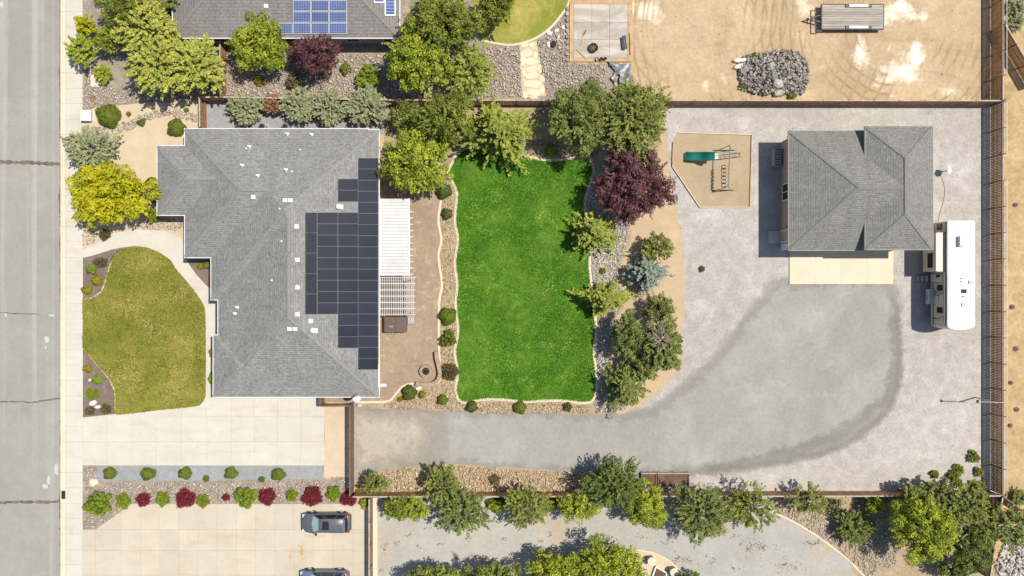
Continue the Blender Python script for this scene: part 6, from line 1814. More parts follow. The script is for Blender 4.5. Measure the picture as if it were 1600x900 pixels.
q = P(865, 69, 0.2); m = MB(); m.prism([(q[0] + rx * math.cos(t) * (0.9 + 0.2 * math.sin(3 * t)), q[1] + rx * math.sin(t)) for rx in (0.3,) for t in np.linspace(0, 5.9, 9)], 0.03, 0.35); props(m.build('dark_boulder', M['rubber']), 'dark lump among pale stones beside the concrete pad', 'rock')


def rock(px, py, rx, ry, h, mat, label, cat='boulder', name='boulder', rot=0.0, z=0.0, group=None):
    r = np.random.default_rng(int(px * 31 + py)); n = 11
    c = P(px, py, h + z); m = MB(); rings = []
    for lv, (sc, zz) in enumerate(((1.0, 0.0), (1.04, 0.5), (0.88, 0.9), (0.45, 1.0))):
        ring = []
        for k in range(n):
            t = 2 * math.pi * k / n; q_ = sc * (1 + 0.16 * math.sin(2 * t + px) + 0.09 * math.sin(5 * t + py))
            x, y = rx * S * q_ * math.cos(t), ry * S * q_ * math.sin(t)
            ring.append((c[0] + x * math.cos(rot) - y * math.sin(rot), c[1] + x * math.sin(rot) + y * math.cos(rot), z + h * zz + r.normal(0, h * 0.05) * (lv > 0)))
        rings += ring
    fs = []
    for i in range(3):
        for k in range(n): fs.append((i * n + k, i * n + (k + 1) % n, (i + 1) * n + (k + 1) % n, (i + 1) * n + k))
    fs.append(tuple(3 * n + k for k in range(n)))
    m.add(rings, fs); return props(m.build(name, M[mat]), label, cat, group)


rock(1157, 93.5, 10, 3.8, 0.4, 'boulder_pale', 'bright white slab beside the rock heap', rot=0.05, name='stone_slab', cat='slab')
rock(1156.5, 103, 9, 4.5, 0.35, 'boulder_pale', 'pale flat slab below the bright white slab', rot=0.1, name='stone_slab', cat='slab')
rock(1164.5, 108.5, 8, 5, 0.55, 'boulder', 'grey slab leaning on the corner of the rock heap', rot=0.6, name='stone_slab', cat='slab')
rock(1206, 103, 8, 6, 0.95, 'boulder', 'dark grey boulder on the crest of the rock heap', rot=0.3)
rock(1211, 118, 6, 7, 0.95, 'boulder', 'grey boulder in the middle of the rock heap')
rock(1217, 130, 10, 7, 0.8, 'boulder', 'pale blocky boulder low in the middle of the rock heap')
rock(1218, 144.5, 10, 4.6, 0.5, 'boulder', 'long grey slab at the foot of the rock heap', rot=0.15, name='stone_slab', cat='slab')
rock(144, 630, 6, 4, 0.3, 'boulder_pale', 'white boulder in the lower mulch bed')
rock(152, 636, 4.5, 3.2, 0.25, 'boulder_pale', 'smaller cream boulder beside the white one in the lower mulch bed')
rock(146, 754, 6, 7, 0.12, 'flag', 'flat cream stone at the pavement end of the gravel strip', name='stone_slab', cat='slab')
rock(140, 594, 2.5, 2.5, 0.18, 'boulder_pale', 'small white stone beside the yellow green dome')
rock(1004, 591, 5, 2.2, 0.3, 'boulder', 'grey stone at the foot of the tree row', rot=0.5)
rock(654, 607, 5, 3.6, 0.3, 'boulder_pale', 'pale stone block beside the curved seat wall')
for i, (x, y, rx, ry) in enumerate([(858, 51, 5, 3.5), (870, 47, 3.5, 3), (857, 69, 4, 3), (873, 57, 2, 3), (880, 42, 3, 3)]):
    rock(x, y, rx, ry, 0.2, 'boulder_pale', 'pale stone in the grey bed beside the concrete pad', group='pale stones beside the pad', rot=i)
for i in range(10):
    rock(886.5, 12 + i * 9, 2.6, 3.6, 0.3, 'boulder', 'grey stone in the row along the concrete pad', group='stone row along the pad', rot=i * 0.2)

fpath = thing('flagstone_path', 'path of cream flagstones down to the north fence', 'path', P(832, 108, 0)); fpath['kind'] = 'structure'
sheet('path_grit', [(812, 70), (838, 64), (845, 100), (853, 150), (816, 153), (813, 110)], M['sand'], '', '', z=0.05, parent=fpath)
rr = random.Random(4)
for (x, y, rx, ry, ro) in [(820, 70, 6, 4, 0.1), (831, 70, 4, 4, 0), (823, 83, 10, 6, 0.2), (836.5, 86, 3.4, 6, 0.1), (817, 95.5, 3.6, 7, -0.1), (829.5, 96, 9.5, 5.5, 0), (843, 107, 3, 6.5, 0.1), (831, 107.5, 10, 5.6, 0.2), (819, 114, 3.8, 6, 0.1), (831, 118.5, 10, 5, 0.1), (847, 123, 4, 6, 0.1), (832, 131, 13, 6, 0), (847, 140.5, 4, 5.5, 0), (834, 144.5, 10.5, 5.2, -0.1), (821, 148, 3.6, 6, 0), (834, 152.2, 7, 2.4, 0)]:
    c = P(x, y, 0.1); m = MB(); pts = []
    n = 7; rx *= 1.12; ry *= 1.12
    for k in range(n):
        t = 2 * math.pi * k / n + rr.uniform(-0.3, 0.3); e_ = (abs(math.cos(t)) ** 4 + abs(math.sin(t)) ** 4) ** -0.25; q_ = rr.uniform(0.8, 1.0) * min(e_, 1.17)
        xx, yy_ = rx * S * q_ * math.cos(t), ry * S * q_ * math.sin(t); pts.append((c[0] + xx * math.cos(ro) - yy_ * math.sin(ro), c[1] + xx * math.sin(ro) + yy_ * math.cos(ro)))
    m.prism(pts, 0.0, 0.09 + rr.uniform(0, 0.02)); m.build('flagstone', M['flag'], fpath)

# flatbed trailer
DZ = 0.72
tr_ = thing('flatbed_trailer', 'flatbed trailer with grey plank deck and black frame', 'trailer', P(1330, 27, 0))
a = P(1285, 44.5, DZ); b = P(1380, 7.5, DZ)
n = 10; w = (b[1] - a[1]) / n
fx0, fx1 = P(1325, 0, DZ)[0], P(1358, 0, DZ)[0]
for k in range(n):
    m = MB()
    if k in (0, n - 1):
        m.box(a[0], fx0 - 0.05, a[1] + k * w + 0.008, a[1] + (k + 1) * w - 0.008, DZ - 0.05, DZ)
        m.build('deck_plank', M['deck'], tr_); m = MB()
        m.box(fx1 + 0.05, b[0], a[1] + k * w + 0.008, a[1] + (k + 1) * w - 0.008, DZ - 0.05, DZ)
    else: m.box(a[0], b[0], a[1] + k * w + 0.008, a[1] + (k + 1) * w - 0.008, DZ - 0.05, DZ + 0.004 * (k % 3))
    m.build('deck_plank', M['deck'], tr_)
m = MB()
for yy_ in (a[1] - 0.05, b[1] + 0.05): m.box(a[0] - 0.08, b[0] + 0.08, yy_ - 0.05, yy_ + 0.05, DZ - 0.2, DZ + 0.02)
for xx_ in (a[0] - 0.05, b[0] + 0.05): m.box(xx_ - 0.05, xx_ + 0.05, a[1], b[1], DZ - 0.2, DZ + 0.015)
for k in range(6): m.box(a[0] + 0.5 + k, a[0] + 0.56 + k, a[1], b[1], DZ - 0.18, DZ - 0.056)
m.build('frame', M['black'], tr_)
m = MB(); ap_ = P(1259.5, 29.5, 0.55)
for yp in (14, 44): e_ = P(1288, 29.5 + (yp - 29.5) * 0.45, 0.6); m.beam((ap_[0], ap_[1], 0.55), (e_[0], e_[1], 0.58), 0.1, 0.12)
for xp, hw_ in ((1269, 0.28), (1274, 0.45)):
    e_ = P(xp, 29.5, 0.56); m.beam((e_[0], e_[1] - hw_, 0.56), (e_[0], e_[1] + hw_, 0.56), 0.08, 0.08)
m.build('tongue', M['black'], tr_)
m = MB(); e_ = P(1274.5, 0, 0.6)[0]; e2 = P(1284, 0, 0.6)[0]
m.box(e_ - 0.04, e_ + 0.04, P(0, 49, .6)[1], P(0, 11.5, .6)[1], 0.5, 0.6); m.box(e_, e2, P(0, 49, .6)[1], P(0, 49, .6)[1] + 0.08, 0.5, 0.6); m.box(e_, e2, P(0, 11.5, .6)[1] - 0.08, P(0, 11.5, .6)[1], 0.5, 0.6); m.build('front_rack', M['black'], tr_)
m = MB(); m.lathe(ap_[0] + 0.25, ap_[1], [(0.04, 0.0), (0.04, 0.75), (0.06, 0.8)], 8); m.build('jack', M['galv'], tr_)
for sgn, yy_ in ((-1, a[1] + w * 0.45), (1, b[1] - w * 0.45)):
    m = MB(); m.box(fx0 - 0.25, fx1 + 0.25, yy_ - 0.16, yy_ + 0.16, DZ - 0.1, DZ + 0.10); fd = m.build('fender', M['black'], tr_)
    m = MB(); m.box(fx0 + 0.08, fx1 - 0.12, yy_ - 0.13, yy_ + 0.13, DZ + 0.101, DZ + 0.115); m.build('tread_plate', M['galv'], fd)
    for xx_ in (fx0 + 0.55, fx0 + 1.45):
        m = MB(); m.tube([(xx_, yy_ - 0.12, 0.36), (xx_, yy_ + 0.12, 0.36)], 0.36, 18); wh = m.build('wheel', M['rubber'], tr_)
        m = MB(); m.tube([(xx_, yy_ - 0.125, 0.36), (xx_, yy_ + 0.125, 0.36)], 0.2, 12); m.build('rim', M['galv'], wh)

# ------------------------------------------------------------------ motorhome (fifth wheel)
rv = thing('travel_trailer', 'long white roofed travel trailer with tan sides and slide outs', 'travel trailer', P(1480, 425, 0))
RH = 3.45
a = P(1480.5, 511, RH); b = P(1523.5, 345.5, RH)
x0, x1, y0, y1 = a[0], b[0], a[1], b[1]
m = MB(); m.box(x0 + 0.02, x1 - 0.02, y0 + 0.06, y1, 0.55, RH - 0.12)
m.build('body', M['rv_tan'], rv)
m = MB(); m.prism(rounded(x0 - 0.01, x1 + 0.01, y0 - 0.02, y1 + 0.04, 0.22), RH - 0.121, RH - 0.03); m.prism(rounded(x0 + 0.06, x1 - 0.06, y0 + 0.05, y1 - 0.03, 0.2), RH - 0.03, RH + 0.03); m.build('roof', M['rv_white'], rv)
m = MB(); pts = [(x0 + 0.02, y0 + 0.06)] + [(x0 + 0.02 + (x1 - x0 - 0.04) * t, y0 + 0.06 - 0.35 * math.sin(math.pi * t) ** 0.6) for t in np.linspace(0.03, 0.97, 14)] + [(x1 - 0.02, y0 + 0.06)]
m.prism(pts, 0.7, RH - 0.2); m.build('front_cap', M['rv_tan'], rv)
m = MB(); m.box(x0 - 0.004, x0 + 0.03, y0 + 0.1, y1 - 0.02, RH - 0.34, RH - 0.2); m.build('side_trim', M['rv_green'], rv)
m = MB(); m.box(x0 - 0.004, x0 + 0.03, y0 + 0.1, y1 - 0.02, 0.95, 1.05); m.build('side_stripe', M['rv_brown'], rv)
# slide-outs
def slide(ya, yb, depth, z0_, z1_, side, nm='slide_out'):
    yA, yB = P(0, yb, z1_)[1], P(0, ya, z1_)[1]
    m = MB()
    if side < 0: m.box(x0 - depth, x0 + 0.05, yA, yB, z0_, z1_)
    else: m.box(x1 - 0.05, x1 + depth, yA, yB, z0_, z1_)
    so = m.build(nm, M['rv_tan'], rv)
    m = MB()
    if side < 0:
        m.box(x0 - depth - 0.03, x0 - depth + 0.05, yA - 0.03, yB + 0.03, z1_ - 0.02, z1_ + 0.05); m.box(x0 - depth, x0, yA - 0.03, yA + 0.03, z1_ - 0.02, z1_ + 0.05); m.box(x0 - depth, x0, yB - 0.03, yB + 0.03, z1_ - 0.02, z1_ + 0.05)
    else: m.box(x1 + depth - 0.05, x1 + depth + 0.03, yA - 0.03, yB + 0.03, z1_ - 0.02, z1_ + 0.05)
    m.build('slide_trim', M['rv_brown'], so)
    return so, yA, yB
so, yA, yB = slide(363.5, 424, 0.85, 0.75, 3.0, -1)
m = MB(); m.box(x0 - 0.875, x0 - 0.845, yA + 0.35, yA + 1.75, 1.6, 2.5); m.build('window', M['glass_dark'], so)
slide(363, 420, 0.42, 0.8, 2.7, 1); slide(450, 493, 0.42, 0.8, 2.7, 1)
# side windows, door, awning arms on the near wall
def side_box(ya, yb, za, zb, mat, nm, t=0.02, par=None):
    yA, yB = P(0, yb, (za + zb) / 2)[1], P(0, ya, (za + zb) / 2)[1]
    m = MB(); m.box(x0 - t, x0 + 0.03, yA, yB, za, zb); return m.build(nm, mat, par or rv)
side_box(350, 359, 1.7, 2.5, M['rv_brown'], 'window', 0.03); side_box(351, 358, 1.78, 2.42, M['glass_dark'], 'pane', 0.04)
d_ = side_box(428, 441, 0.65, 2.55, M['rv_tan'], 'door', 0.05); side_box(429, 433.5, 1.6, 2.3, M['glass_dark'], 'door_window', 0.055); side_box(427.5, 428.2, 0.6, 2.6, M['rv_brown'], 'door_frame', 0.06); side_box(441, 441.7, 0.6, 2.6, M['rv_brown'], 'door_frame', 0.06)
side_box(445, 454, 1.7, 2.6, M['glass_dark'], 'window', 0.03); side_box(480, 489, 1.7, 2.6, M['glass_dark'], 'window', 0.03)
side_box(460, 474, 1.2, 1.9, M['lattice'], 'hatch', 0.03)
for ya in (450, 455, 492):
    A = P(0, ya, 2)[1]; m = MB(); m.tube([(x0 - 0.05, A, 3.1), (x0 - 0.09, A - 0.4, 2.0), (x0 - 0.06, A - 0.3, 0.9)], 0.03, 6); m.build('awning_arm', M['black'], rv)
m = MB(); m.tube([(x0 - 0.12, P(0, 505, 3.1)[1], 3.12), (x0 - 0.12, P(0, 428, 3.1)[1], 3.12)], 0.07, 10); m.build('awning_roll', M['rv_green'], rv)
m = MB(); yA, yB = P(0, 475, 1)[1], P(0, 452, 1)[1]
m.box(x0 - 0.55, x0 + 0.02, yA, yB, 0.75, 1.25); k2 = m.build('outdoor_kitchen', M['lattice'], rv)
m = MB(); m.box(x0 - 0.68, x0 - 0.55, yA + 0.3, yB - 0.25, 0.95, 1.02); m.build('counter', M['awning_blue'], k2)
for k in range(3):
    yA, yB = P(0, 440.5, 0.4)[1], P(0, 430.5, 0.4)[1]; xs_ = x0 - 0.36 - 0.33 * k
    m = MB(); m.box(xs_ - 0.14, xs_ + 0.12, yA, yB, 0.50 - 0.17 * k, 0.55 - 0.17 * k); m.build('step', M['grey_plastic'], rv)
m = MB(); yA, yB = P(0, 440.5, 0.4)[1], P(0, 430.5, 0.4)[1]
for yy_ in (yA - 0.02, yB + 0.02): m.beam((x0 + 0.05, yy_, 0.62), (x0 - 1.2, yy_, 0.05), 0.04, 0.12)
m.build('step_frame', M['black'], rv)
# roof gear
q = P(1500, 377, RH + 0.2); m = MB(); m.prism(rounded(q[0] - 0.12, q[0] + 0.75, q[1] - 0.5, q[1] + 0.5, 0.12), RH + 0.03, RH + 0.46); m.build('roof_air_conditioner', M['rv_white'], rv)
for x, y, sx, sy, mt in ((1518, 441, 0.25, 0.18, 'grey_plastic'), (1506.5, 455, 0.22, 0.18, 'glass_dark'), (1506, 476, 0.2, 0.18, 'grey_plastic'), (1505, 463, 0.06, 0.06, 'black'), (1502.5, 435, 0.05, 0.05, 'black'), (1502.5, 440, 0.05, 0.05, 'black')):
    q = P(x, y, RH + 0.1); m = MB(); m.box(q[0] - sx, q[0] + sx, q[1] - sy, q[1] + sy, RH + 0.03, RH + 0.12); m.build('roof_vent', M[mt], rv)
for yp in (372, 398, 424, 450, 476):
    yy_ = P(0, yp, RH)[1]; m = MB(); m.box(x0 + 0.08, x1 - 0.08, yy_ - 0.03, yy_ + 0.03, RH + 0.02, RH + 0.045); m.build('roof_seam', M['lattice'], rv)
# running gear
m = MB(); m.box(x0 + 0.25, x1 - 0.25, y0 + 0.3, y1 - 0.2, 0.4, 0.56); m.build('chassis', M['black'], rv)
for xx_ in (x0 + 0.22, x1 - 0.22):
    for yp in (405, 418):
        yy_ = P(0, yp, 0.4)[1]; m = MB(); m.tube([(xx_ - 0.12, yy_, 0.38), (xx_ + 0.12, yy_, 0.38)], 0.38, 18); wh = m.build('wheel', M['rubber'], rv)
        m = MB(); m.tube([(xx_ - 0.125, yy_, 0.38), (xx_ + 0.125, yy_, 0.38)], 0.2, 12); m.build('rim', M['galv'], wh)
for xx_ in (x0 + 0.5, x1 - 0.5):
    m = MB(); m.tube([(xx_, y0 + 0.6, 0.0), (xx_, y0 + 0.6, 0.45)], 0.05, 8); m.build('jack_leg', M['galv'], rv)

# tripod dish beside the workshop
q = P(1470, 269, 0.3)
td = thing('tripod_dish', 'small white dish on a dark tripod beside the workshop', 'satellite dish', (q[0], q[1], 0))
for t in (0.3, 2.4, 4.5):
    m = MB(); m.tube([(0, 0, 0.75), (0.42 * math.cos(t), 0.42 * math.sin(t), 0.0)], 0.022, 6); lg = m.build('leg', M['black'], td, local=True)
    m = MB(); m.lathe(0.42 * math.cos(t), 0.42 * math.sin(t), [(0.07, 0.0), (0.06, 0.03)], 8); m.build('foot', M['grey_plastic'], lg, local=True)
m = MB(); m.tube([(0, 0, 0.6), (0, 0, 1.0)], 0.03, 8); m.tube([(0, 0, 0.98), (0.2, 0.05, 1.05)], 0.03, 8); m.build('mast', M['black'], td, local=True)
m = MB(); rot = Matrix.Rotation(math.radians(35), 4, 'Y')
m.add([tuple(rot @ (Vector((0.34 * rr_ * math.cos(2 * math.pi * k / 16), 0.34 * rr_ * math.sin(2 * math.pi * k / 16), 0.09 * rr_ ** 2))) + Vector((0.36, 0.08, 1.02))) for rr_ in (0.001, 0.5, 1.0) for k in range(16)],
      [(j * 16 + k, (j + 1) * 16 + k, (j + 1) * 16 + (k + 1) % 16, j * 16 + (k + 1) % 16) for j in range(2) for k in range(16)])
m.build('dish', M['white_trim'], td, local=True, smooth=True)
pts = [P(x, y, 0.015) for x, y in catmull([(1470, 275), (1474, 285), (1476, 300), (1473, 318), (1468, 335), (1466, 346)], 5, False)]
m = MB(); m.tube([(p[0], p[1], 0.03) for p in pts], 0.012, 5); props(m.build('cable', M['black']), 'thin dark cable from the tripod dish to the trailer', 'cable')

# lamp arm post over the east fence
q = P(1551, 629, 0.5)
lp = thing('light_pole', 'galvanised light pole with long arm over the east fence', 'light pole', (q[0], q[1], 0))
A = P(1530, 627.5, 3.4); B = P(1568, 629, 3.4)
m = MB(); m.tube([(B[0] - 0.6, B[1], 0.0), (B[0] - 0.6, B[1], 3.4)], 0.06, 10); m.build('post', M['galv'], lp)
m = MB(); m.beam((A[0], A[1], 3.4), (B[0], B[1], 3.45), 0.07, 0.07); m.build('arm', M['wood_cap'], lp)
m = MB(); m.lathe(A[0] - 0.1, A[1], [(0.12, 3.28), (0.16, 3.34), (0.1, 3.45)], 10); m.build('lamp_head', M['black'], lp)

# planter boxes by the south fence
for i, (xa, xb) in enumerate(((1002, 1026), (1027.5, 1077))):
    a = P(xa, 762, 0.4); b = P(xb, 739, 0.4)
    pbx = thing('planter_box', ('short' if i == 0 else 'long') + ' timber planter box of brown soil at the south fence', 'planter', ((a[0] + b[0]) / 2, (a[1] + b[1]) / 2, 0))
    for (p0, p1, p2, p3, mt) in ((a[0], b[0], a[1], a[1] + 0.09, 'wood_cap'), (a[0], b[0], b[1] - 0.09, b[1], 'wood_cap'), (a[0], a[0] + 0.09, a[1] + 0.092, b[1] - 0.092, 'wood_post'), (b[0] - 0.09, b[0], a[1] + 0.092, b[1] - 0.092, 'wood_post')):
        m = MB(); m.box(p0, p1, p2, p3, 0.0, 0.45); m.build('side_board', M[mt], pbx)
    m = MB(); m.box(a[0] + 0.092, b[0] - 0.092, a[1] + 0.092, b[1] - 0.092, 0.0, 0.34); m.build('soil', M['soil'], pbx)
    for j in range(3):
        m = MB(); q = P(xa + 3 + j * (xb - xa - 6) / 2, 738, 0.4); m.tube([(q[0], q[1] + 0.06, 0.0), (q[0] + 0.03, q[1] + 0.06, 0.75)], 0.022, 6); m.build('stake', M['bark'], pbx)

# stone pillars and raised bed at the bottom
for i, (x, y) in enumerate(((1018.5, 877.5), (1053.5, 894.5))):
    q = P(x, y, 0.9); m = MB()
    pl_ = thing('stone_pillar', ('round white capped pillar beside the broad bright tree', 'round white capped pillar beside the low green shrub')[i], 'pillar', (q[0], q[1], 0))
    m = MB(); m.lathe(0, 0, [(0.36, 0.0), (0.35, 0.84)], 18); m.build('shaft', M['stucco'], pl_, local=True)
    m = MB(); m.lathe(0, 0, [(0.40, 0.841), (0.42, 0.88), (0.40, 0.93), (0.1, 0.96)], 20); m.build('cap', M['concrete_cream'], pl_, local=True)
bed = thing('raised_bed', 'white framed raised bed of dark soil between the pillars', 'raised bed', P(1030, 905, 0))
pp = [P(1024, 884), P(1041, 893.5), P(1032, 925), P(1012, 918)]
for i in range(4):
    a, b = pp[i], pp[(i + 1) % 4]; m = MB(); m.beam((a[0], a[1], 0.17), (b[0], b[1], 0.17), 0.12, 0.34 + 0.002 * i); m.build('side_board', M['white_trim'], bed)
m = MB(); m.prism(pp, 0.05, 0.26); m.build('soil', M['soil'], bed)
sheet('bottom_bed', [(990, 862), (1010, 862), (1035, 870), (1055, 884), (1070, 900), (1070, 960), (960, 960)], M['sand'], 'small sandy bed round the stone pillars', 'sand', z=0.056)
ribbon('bed_edging', [(985, 861), (1000, 860), (1020, 864), (1040, 873), (1057, 887), (1066, 900), (1070, 920)], M['edging'], 'pale edging round the stone pillar bed', 'edging', 0.18)

# front utilities
q = P(135, 181, 0.5); ub = thing('utility_box', 'white metal utility box beside the pavement', 'utility box', (q[0], q[1], 0))
m = MB(); m.box(-0.42, 0.42, -0.48, 0.48, 0.0, 0.62); m.build('cabinet', M['util_white'], ub, local=True)
m = MB(); m.prism([(-0.45, -0.51), (0.2, -0.51), (0.2, 0.51), (-0.45, 0.51)], 0.621, 0.72); m.add([(0.2, -0.51, 0.621), (0.2, 0.51, 0.621), (0.2, 0.51, 0.72), (0.2, -0.51, 0.72), (0.47, -0.51, 0.621), (0.47, 0.51, 0.621)], [(2, 5, 4, 3), (0, 3, 4), (1, 5, 2)]); m.build('lid', M['white_trim'], ub, local=True)
m = MB(); m.box(-0.5, 0.55, -0.55, 0.55, 0.0, 0.06); m.build('pad', M['concrete'], ub, local=True)
a = P(142.5, 136); b = P(165, 104); up = thing('utility_pad', 'cream concrete pad with a rusty square lid', 'utility pad', ((a[0] + b[0]) / 2, (a[1] + b[1]) / 2, 0))
m = MB(); m.box(a[0], b[0], a[1], b[1], 0.0, 0.1); m.build('pad', M['concrete_cream'], up)
q = P(147, 111, 0.1); m = MB(); m.box(q[0] - 0.28, q[0] + 0.3, q[1] - 0.35, q[1] + 0.35, 0.1, 0.14); m.build('lid', M['rust'], up)
q = P(146, 154, 0.05); m = MB(); m.lathe(q[0], q[1], [(0.3, 0.0), (0.29, 0.1), (0.2, 0.115)], 16); props(m.build('manhole_cover', M['rust']), 'round brown cover among grey stones by the pavement', 'manhole cover')
q = P(562, 633, 0.3); m = MB(); m.prism(rounded(q[0] - 0.22, q[0] + 0.22, q[1] - 0.16, q[1] + 0.16, 0.05), 0.04, 0.3); m.prism(rounded(q[0] - 0.18, q[0] + 0.18, q[1] - 0.12, q[1] + 0.12, 0.05), 0.3, 0.34); props(m.build('valve_box', M['grey_plastic']), 'small grey valve box below the house corner', 'utility box')


# leaf litter on the grey lot
r = np.random.default_rng(21); n = 2600
V_ = []; tn = []
cl = [(600, 860, 10, 12), (640, 835, 12, 6), (655, 853, 8, 8), (665, 825, 12, 4), (705, 822, 14, 4), (730, 840, 6, 8), (742, 868, 16, 10), (768, 880, 8, 8), (845, 845, 10, 8), (860, 835, 6, 8), (905, 820, 10, 4), (1065, 870, 30, 14), (1120, 835, 18, 8), (1110, 880, 14, 10), (1150, 835, 14, 6), (1180, 850, 30, 20), (1230, 880, 30, 14), (1150, 890, 16, 6), (1270, 850, 20, 14), (595, 890, 6, 8), (905, 845, 12, 5), (1200, 820, 10, 6), (690, 850, 10, 5), (620, 850, 8, 6), (790, 842, 10, 4), (950, 838, 12, 4), (1000, 840, 10, 5), (1040, 850, 14, 6)]
pts = []
for (x, y, sx, sy) in cl:
    k = int(sx * sy * 0.32) + 8
    k = k // 2; t = r.uniform(-1, 1, k); b_ = r.uniform(-1, 1); pts.append(np.stack([x + sx * 0.5 * t + r.normal(0, 0.35 * sx, k) * (r.random(k) < 0.5), y + b_ * sy * t * t + r.normal(0, 0.9, k) + r.normal(0, 0.4 * sy, k) * (r.random(k) < 0.4)], 1))
pts = np.concatenate(pts); W_ = np.array([P(x, y)[:2] for x, y in pts]); n = len(W_)
V_ = leaf_quads(np.column_stack([W_, np.full(n, 0.062)]), unit(np.column_stack([r.normal(0, 0.2, (n, 2)), np.ones(n)])), r.normal(0, 1, (n, 3)), r.uniform(0.08, 0.26, n), r.uniform(0.04, 0.10, n))
o = mesh_np('leaf_litter', V_, np.arange(n * 4).reshape(-1, 4), r.uniform(0, 1, n * 4), M['litter']); props(o, 'streaks of brown leaf litter on the grey lot', 'leaf litter', None, 'stuff')


# ------------------------------------------------------------------ parked cars
def car(px, py, paint, label, light_glass=True):
    """sport utility car seen from above, nose to the left"""
    q = P(px, py, 0.7)
    c = thing('parked_car', label, 'car', (q[0], q[1], 0), math.pi, 'cars parked on the neighbour driveway')
    L, Wd = 4.75, 1.9
    st = [  # x from rear to nose, half width, sill z, belt z, mid crown z
        (-2.375, 0.70, 0.45, 0.80, 0.82), (-2.30, 0.84, 0.36, 1.00, 1.03), (-2.05, 0.92, 0.28, 1.06, 1.09), (-1.2, 0.95, 0.22, 1.05, 1.07), (0.0, 0.945, 0.22, 1.02, 1.04), (0.85, 0.945, 0.22, 1.01, 1.06),
        (1.25, 0.94, 0.23, 0.99, 1.07), (1.8, 0.92, 0.26, 0.92, 1.00), (2.15, 0.86, 0.32, 0.84, 0.90), (2.32, 0.74, 0.40, 0.74, 0.78), (2.38, 0.58, 0.48, 0.62, 0.64)]
    m = MB(); vs = []; n = 13
    for (x, hw_, zs, zb, zm) in st:
        sec = [(-hw_ * 0.90, zs), (-hw_, zs + (zb - zs) * 0.35), (-hw_ * 1.0, zb - 0.16), (-hw_ * 0.97, zb - 0.06), (-hw_ * 0.88, zb), (-hw_ * 0.5, (zb + zm * 2) / 3 ), (0, zm)]
        sec = sec + [(-y, z) for y, z in sec[:-1][::-1]]
        vs += [(x, y, z) for y, z in sec]
    fs = []
    for i in range(len(st) - 1):
        for k in range(n - 1): fs.append((i * n + k, (i + 1) * n + k, (i + 1) * n + k + 1, i * n + k + 1))
        fs.append((i * n + n - 1, (i + 1) * n + n - 1, (i + 1) * n, i * n))
    fs.append(tuple(range(n))); fs.append(tuple((len(st) - 1) * n + k for k in range(n))[::-1])
    m.add(vs, fs); m.build('body', paint, c, local=True, smooth=True)
    # cabin: glass shell then painted roof and pillars
    base = [(-2.12, 0.82, 1.07), (-1.2, 0.86, 1.05), (0.3, 0.86, 1.03), (1.15, 0.80, 1.05)]
    top = [(-1.85, 0.60, 1.60), (-1.1, 0.64, 1.67), (0.0, 0.64, 1.68), (0.42, 0.58, 1.62)]
    def strip(a0, a1, b0, b1, nm, mat, lift=0.0):
        m = MB(); m.add([a0, a1, b1, b0], [(0, 1, 2, 3)]); return m.build(nm, mat, c, local=True)
    for s_ in (-1, 1):
        m = MB(); vs = []
        for (x, y, z) in base: vs.append((x, s_ * y, z))
        for (x, y, z) in top: vs.append((x, s_ * y, z))
        fs = [(k, k + 1, k + 5, k + 4) if s_ < 0 else (k + 1, k, k + 4, k + 5) for k in range(3)]
        m.add(vs, fs); m.build('side_window', M['glass_dark'], c, local=True)
        m = MB()
        for (i, w_) in ((0, 0.16), (1, 0.07), (2, 0.07), (3, 0.09)):
            bx, by, bz = base[i]; tx, ty, tz = top[i]; m.beam((bx, s_ * (by + 0.004), bz), (tx, s_ * (ty + 0.004), tz), w_, 0.03)
        m.build('pillar', paint, c, local=True)
        m = MB(); m.tube([(-1.75, s_ * 0.60, 1.68), (-1.6, s_ * 0.61, 1.74), (0.0, s_ * 0.61, 1.745), (0.2, s_ * 0.6, 1.68)], 0.02, 6); m.build('roof_rail', M['chrome'], c, local=True)
        m = MB(); m.prism(rounded(0.78, 0.98, s_ * 1.04 - 0.1, s_ * 1.04 + 0.1, 0.05), 1.0, 1.16); m.tube([(0.88, s_ * 0.9, 1.04), (0.88, s_ * 1.0, 1.06)], 0.03, 6); m.build('mirror', M['black'], c, local=True)
        m = MB(); m.box(1.95, 2.26, s_ * 0.70 - 0.13, s_ * 0.70 + 0.13, 0.66, 0.86); m.build('headlight', M['clear_lens'], c, local=True)
        m = MB(); m.box(-2.33, -2.1, s_ * 0.78 - 0.09, s_ * 0.78 + 0.09, 0.86, 1.085); m.build('tail_light', M['red_lens'], c, local=True)
    m = MB(); rb = [(1.16, -0.80, 1.055), (1.30, 0, 1.085), (1.16, 0.80, 1.055)]; rt = [(0.42, -0.58, 1.62), (0.48, 0, 1.66), (0.42, 0.58, 1.62)]
    m.add(rb + rt, [(0, 1, 4, 3), (1, 2, 5, 4)]); m.build('windshield', M['glass_teal'], c, local=True)
    m = MB(); rb = [(-2.12, -0.82, 1.07), (-2.2, 0, 1.10), (-2.12, 0.82, 1.07)]; rt = [(-1.85, -0.60, 1.60), (-1.9, 0, 1.63), (-1.85, 0.60, 1.60)]
    m.add(rb + rt, [(3, 4, 1, 0), (4, 5, 2, 1)]); m.build('rear_window', M['glass_dark'], c, local=True)
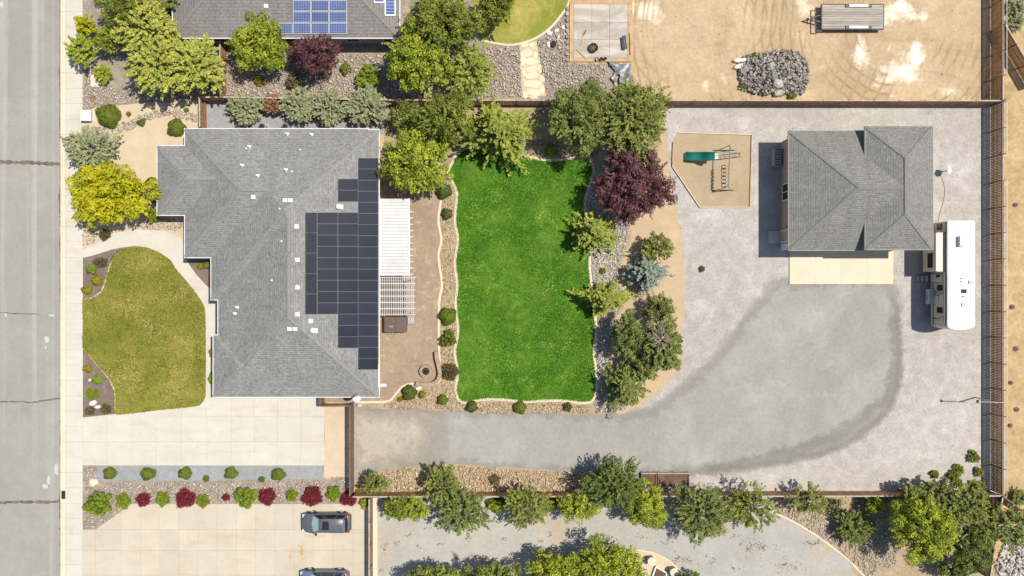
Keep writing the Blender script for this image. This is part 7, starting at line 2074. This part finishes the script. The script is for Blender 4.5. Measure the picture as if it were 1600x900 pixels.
    m = MB(); vs = []; xs_ = [(-1.98, 0.50, 1.60), (-1.85, 0.62, 1.625), (-1.1, 0.655, 1.695), (0.0, 0.655, 1.705), (0.46, 0.59, 1.645), (0.5, 0.5, 1.64)]
    for (x, y, z) in xs_: vs += [(x, -y, z - 0.03), (x, -y * 0.93, z), (x, 0, z + 0.03), (x, y * 0.93, z), (x, y, z - 0.03)]
    fs = [(i * 5 + k, (i + 1) * 5 + k, (i + 1) * 5 + k + 1, i * 5 + k + 1) for i in range(5) for k in range(4)]
    m.add(vs, fs); m.build('roof', paint, c, local=True, smooth=True)
    m = MB(); m.prism(rounded(-0.50, 0.12, -0.40, 0.40, 0.06), 1.69, 1.742); m.build('sunroof', M['glass_dark'], c, local=True)
    m = MB(); m.prism(rounded(-2.02, -1.82, -0.55, 0.55, 0.06), 1.56, 1.66); m.build('spoiler', M['chrome'], c, local=True)
    m = MB(); m.prism([(-1.52, -0.012), (-1.38, -0.02), (-1.38, 0.02), (-1.52, 0.012)], 1.69, 1.76); m.build('antenna', M['black'], c, local=True)
    for x in (-1.45, 1.45):
        for s_ in (-1, 1):
            m = MB(); m.tube([(x, s_ * 0.74, 0.36), (x, s_ * 0.965, 0.36)], 0.36, 20); wh = m.build('wheel', M['rubber'], c, local=True)
            m = MB(); m.tube([(x, s_ * 0.80, 0.36), (x, s_ * 0.975, 0.36)], 0.23, 14); m.build('rim', M['chrome'], wh, local=True)
            m = MB(); pts = [(x + 0.43 * math.cos(t), s_ * 0.945, 0.36 + 0.43 * math.sin(t)) for t in np.linspace(0, math.pi, 10)]; m.tube(pts, 0.045, 5); m.build('wheel_arch', M['black'], c, local=True)
    m = MB(); m.box(-2.40, -2.2, -0.72, 0.72, 0.42, 0.62); m.build('rear_bumper', M['black'], c, local=True)
    m = MB(); m.box(2.28, 2.405, -0.52, 0.52, 0.42, 0.58); m.build('grille', M['black'], c, local=True)
    return c


car(509.5, 816.5, M['car_grey'], 'dark grey parked car with a black sunroof')
car(506.5, 906, M['car_blue'], 'blue grey parked car below the dark grey one')
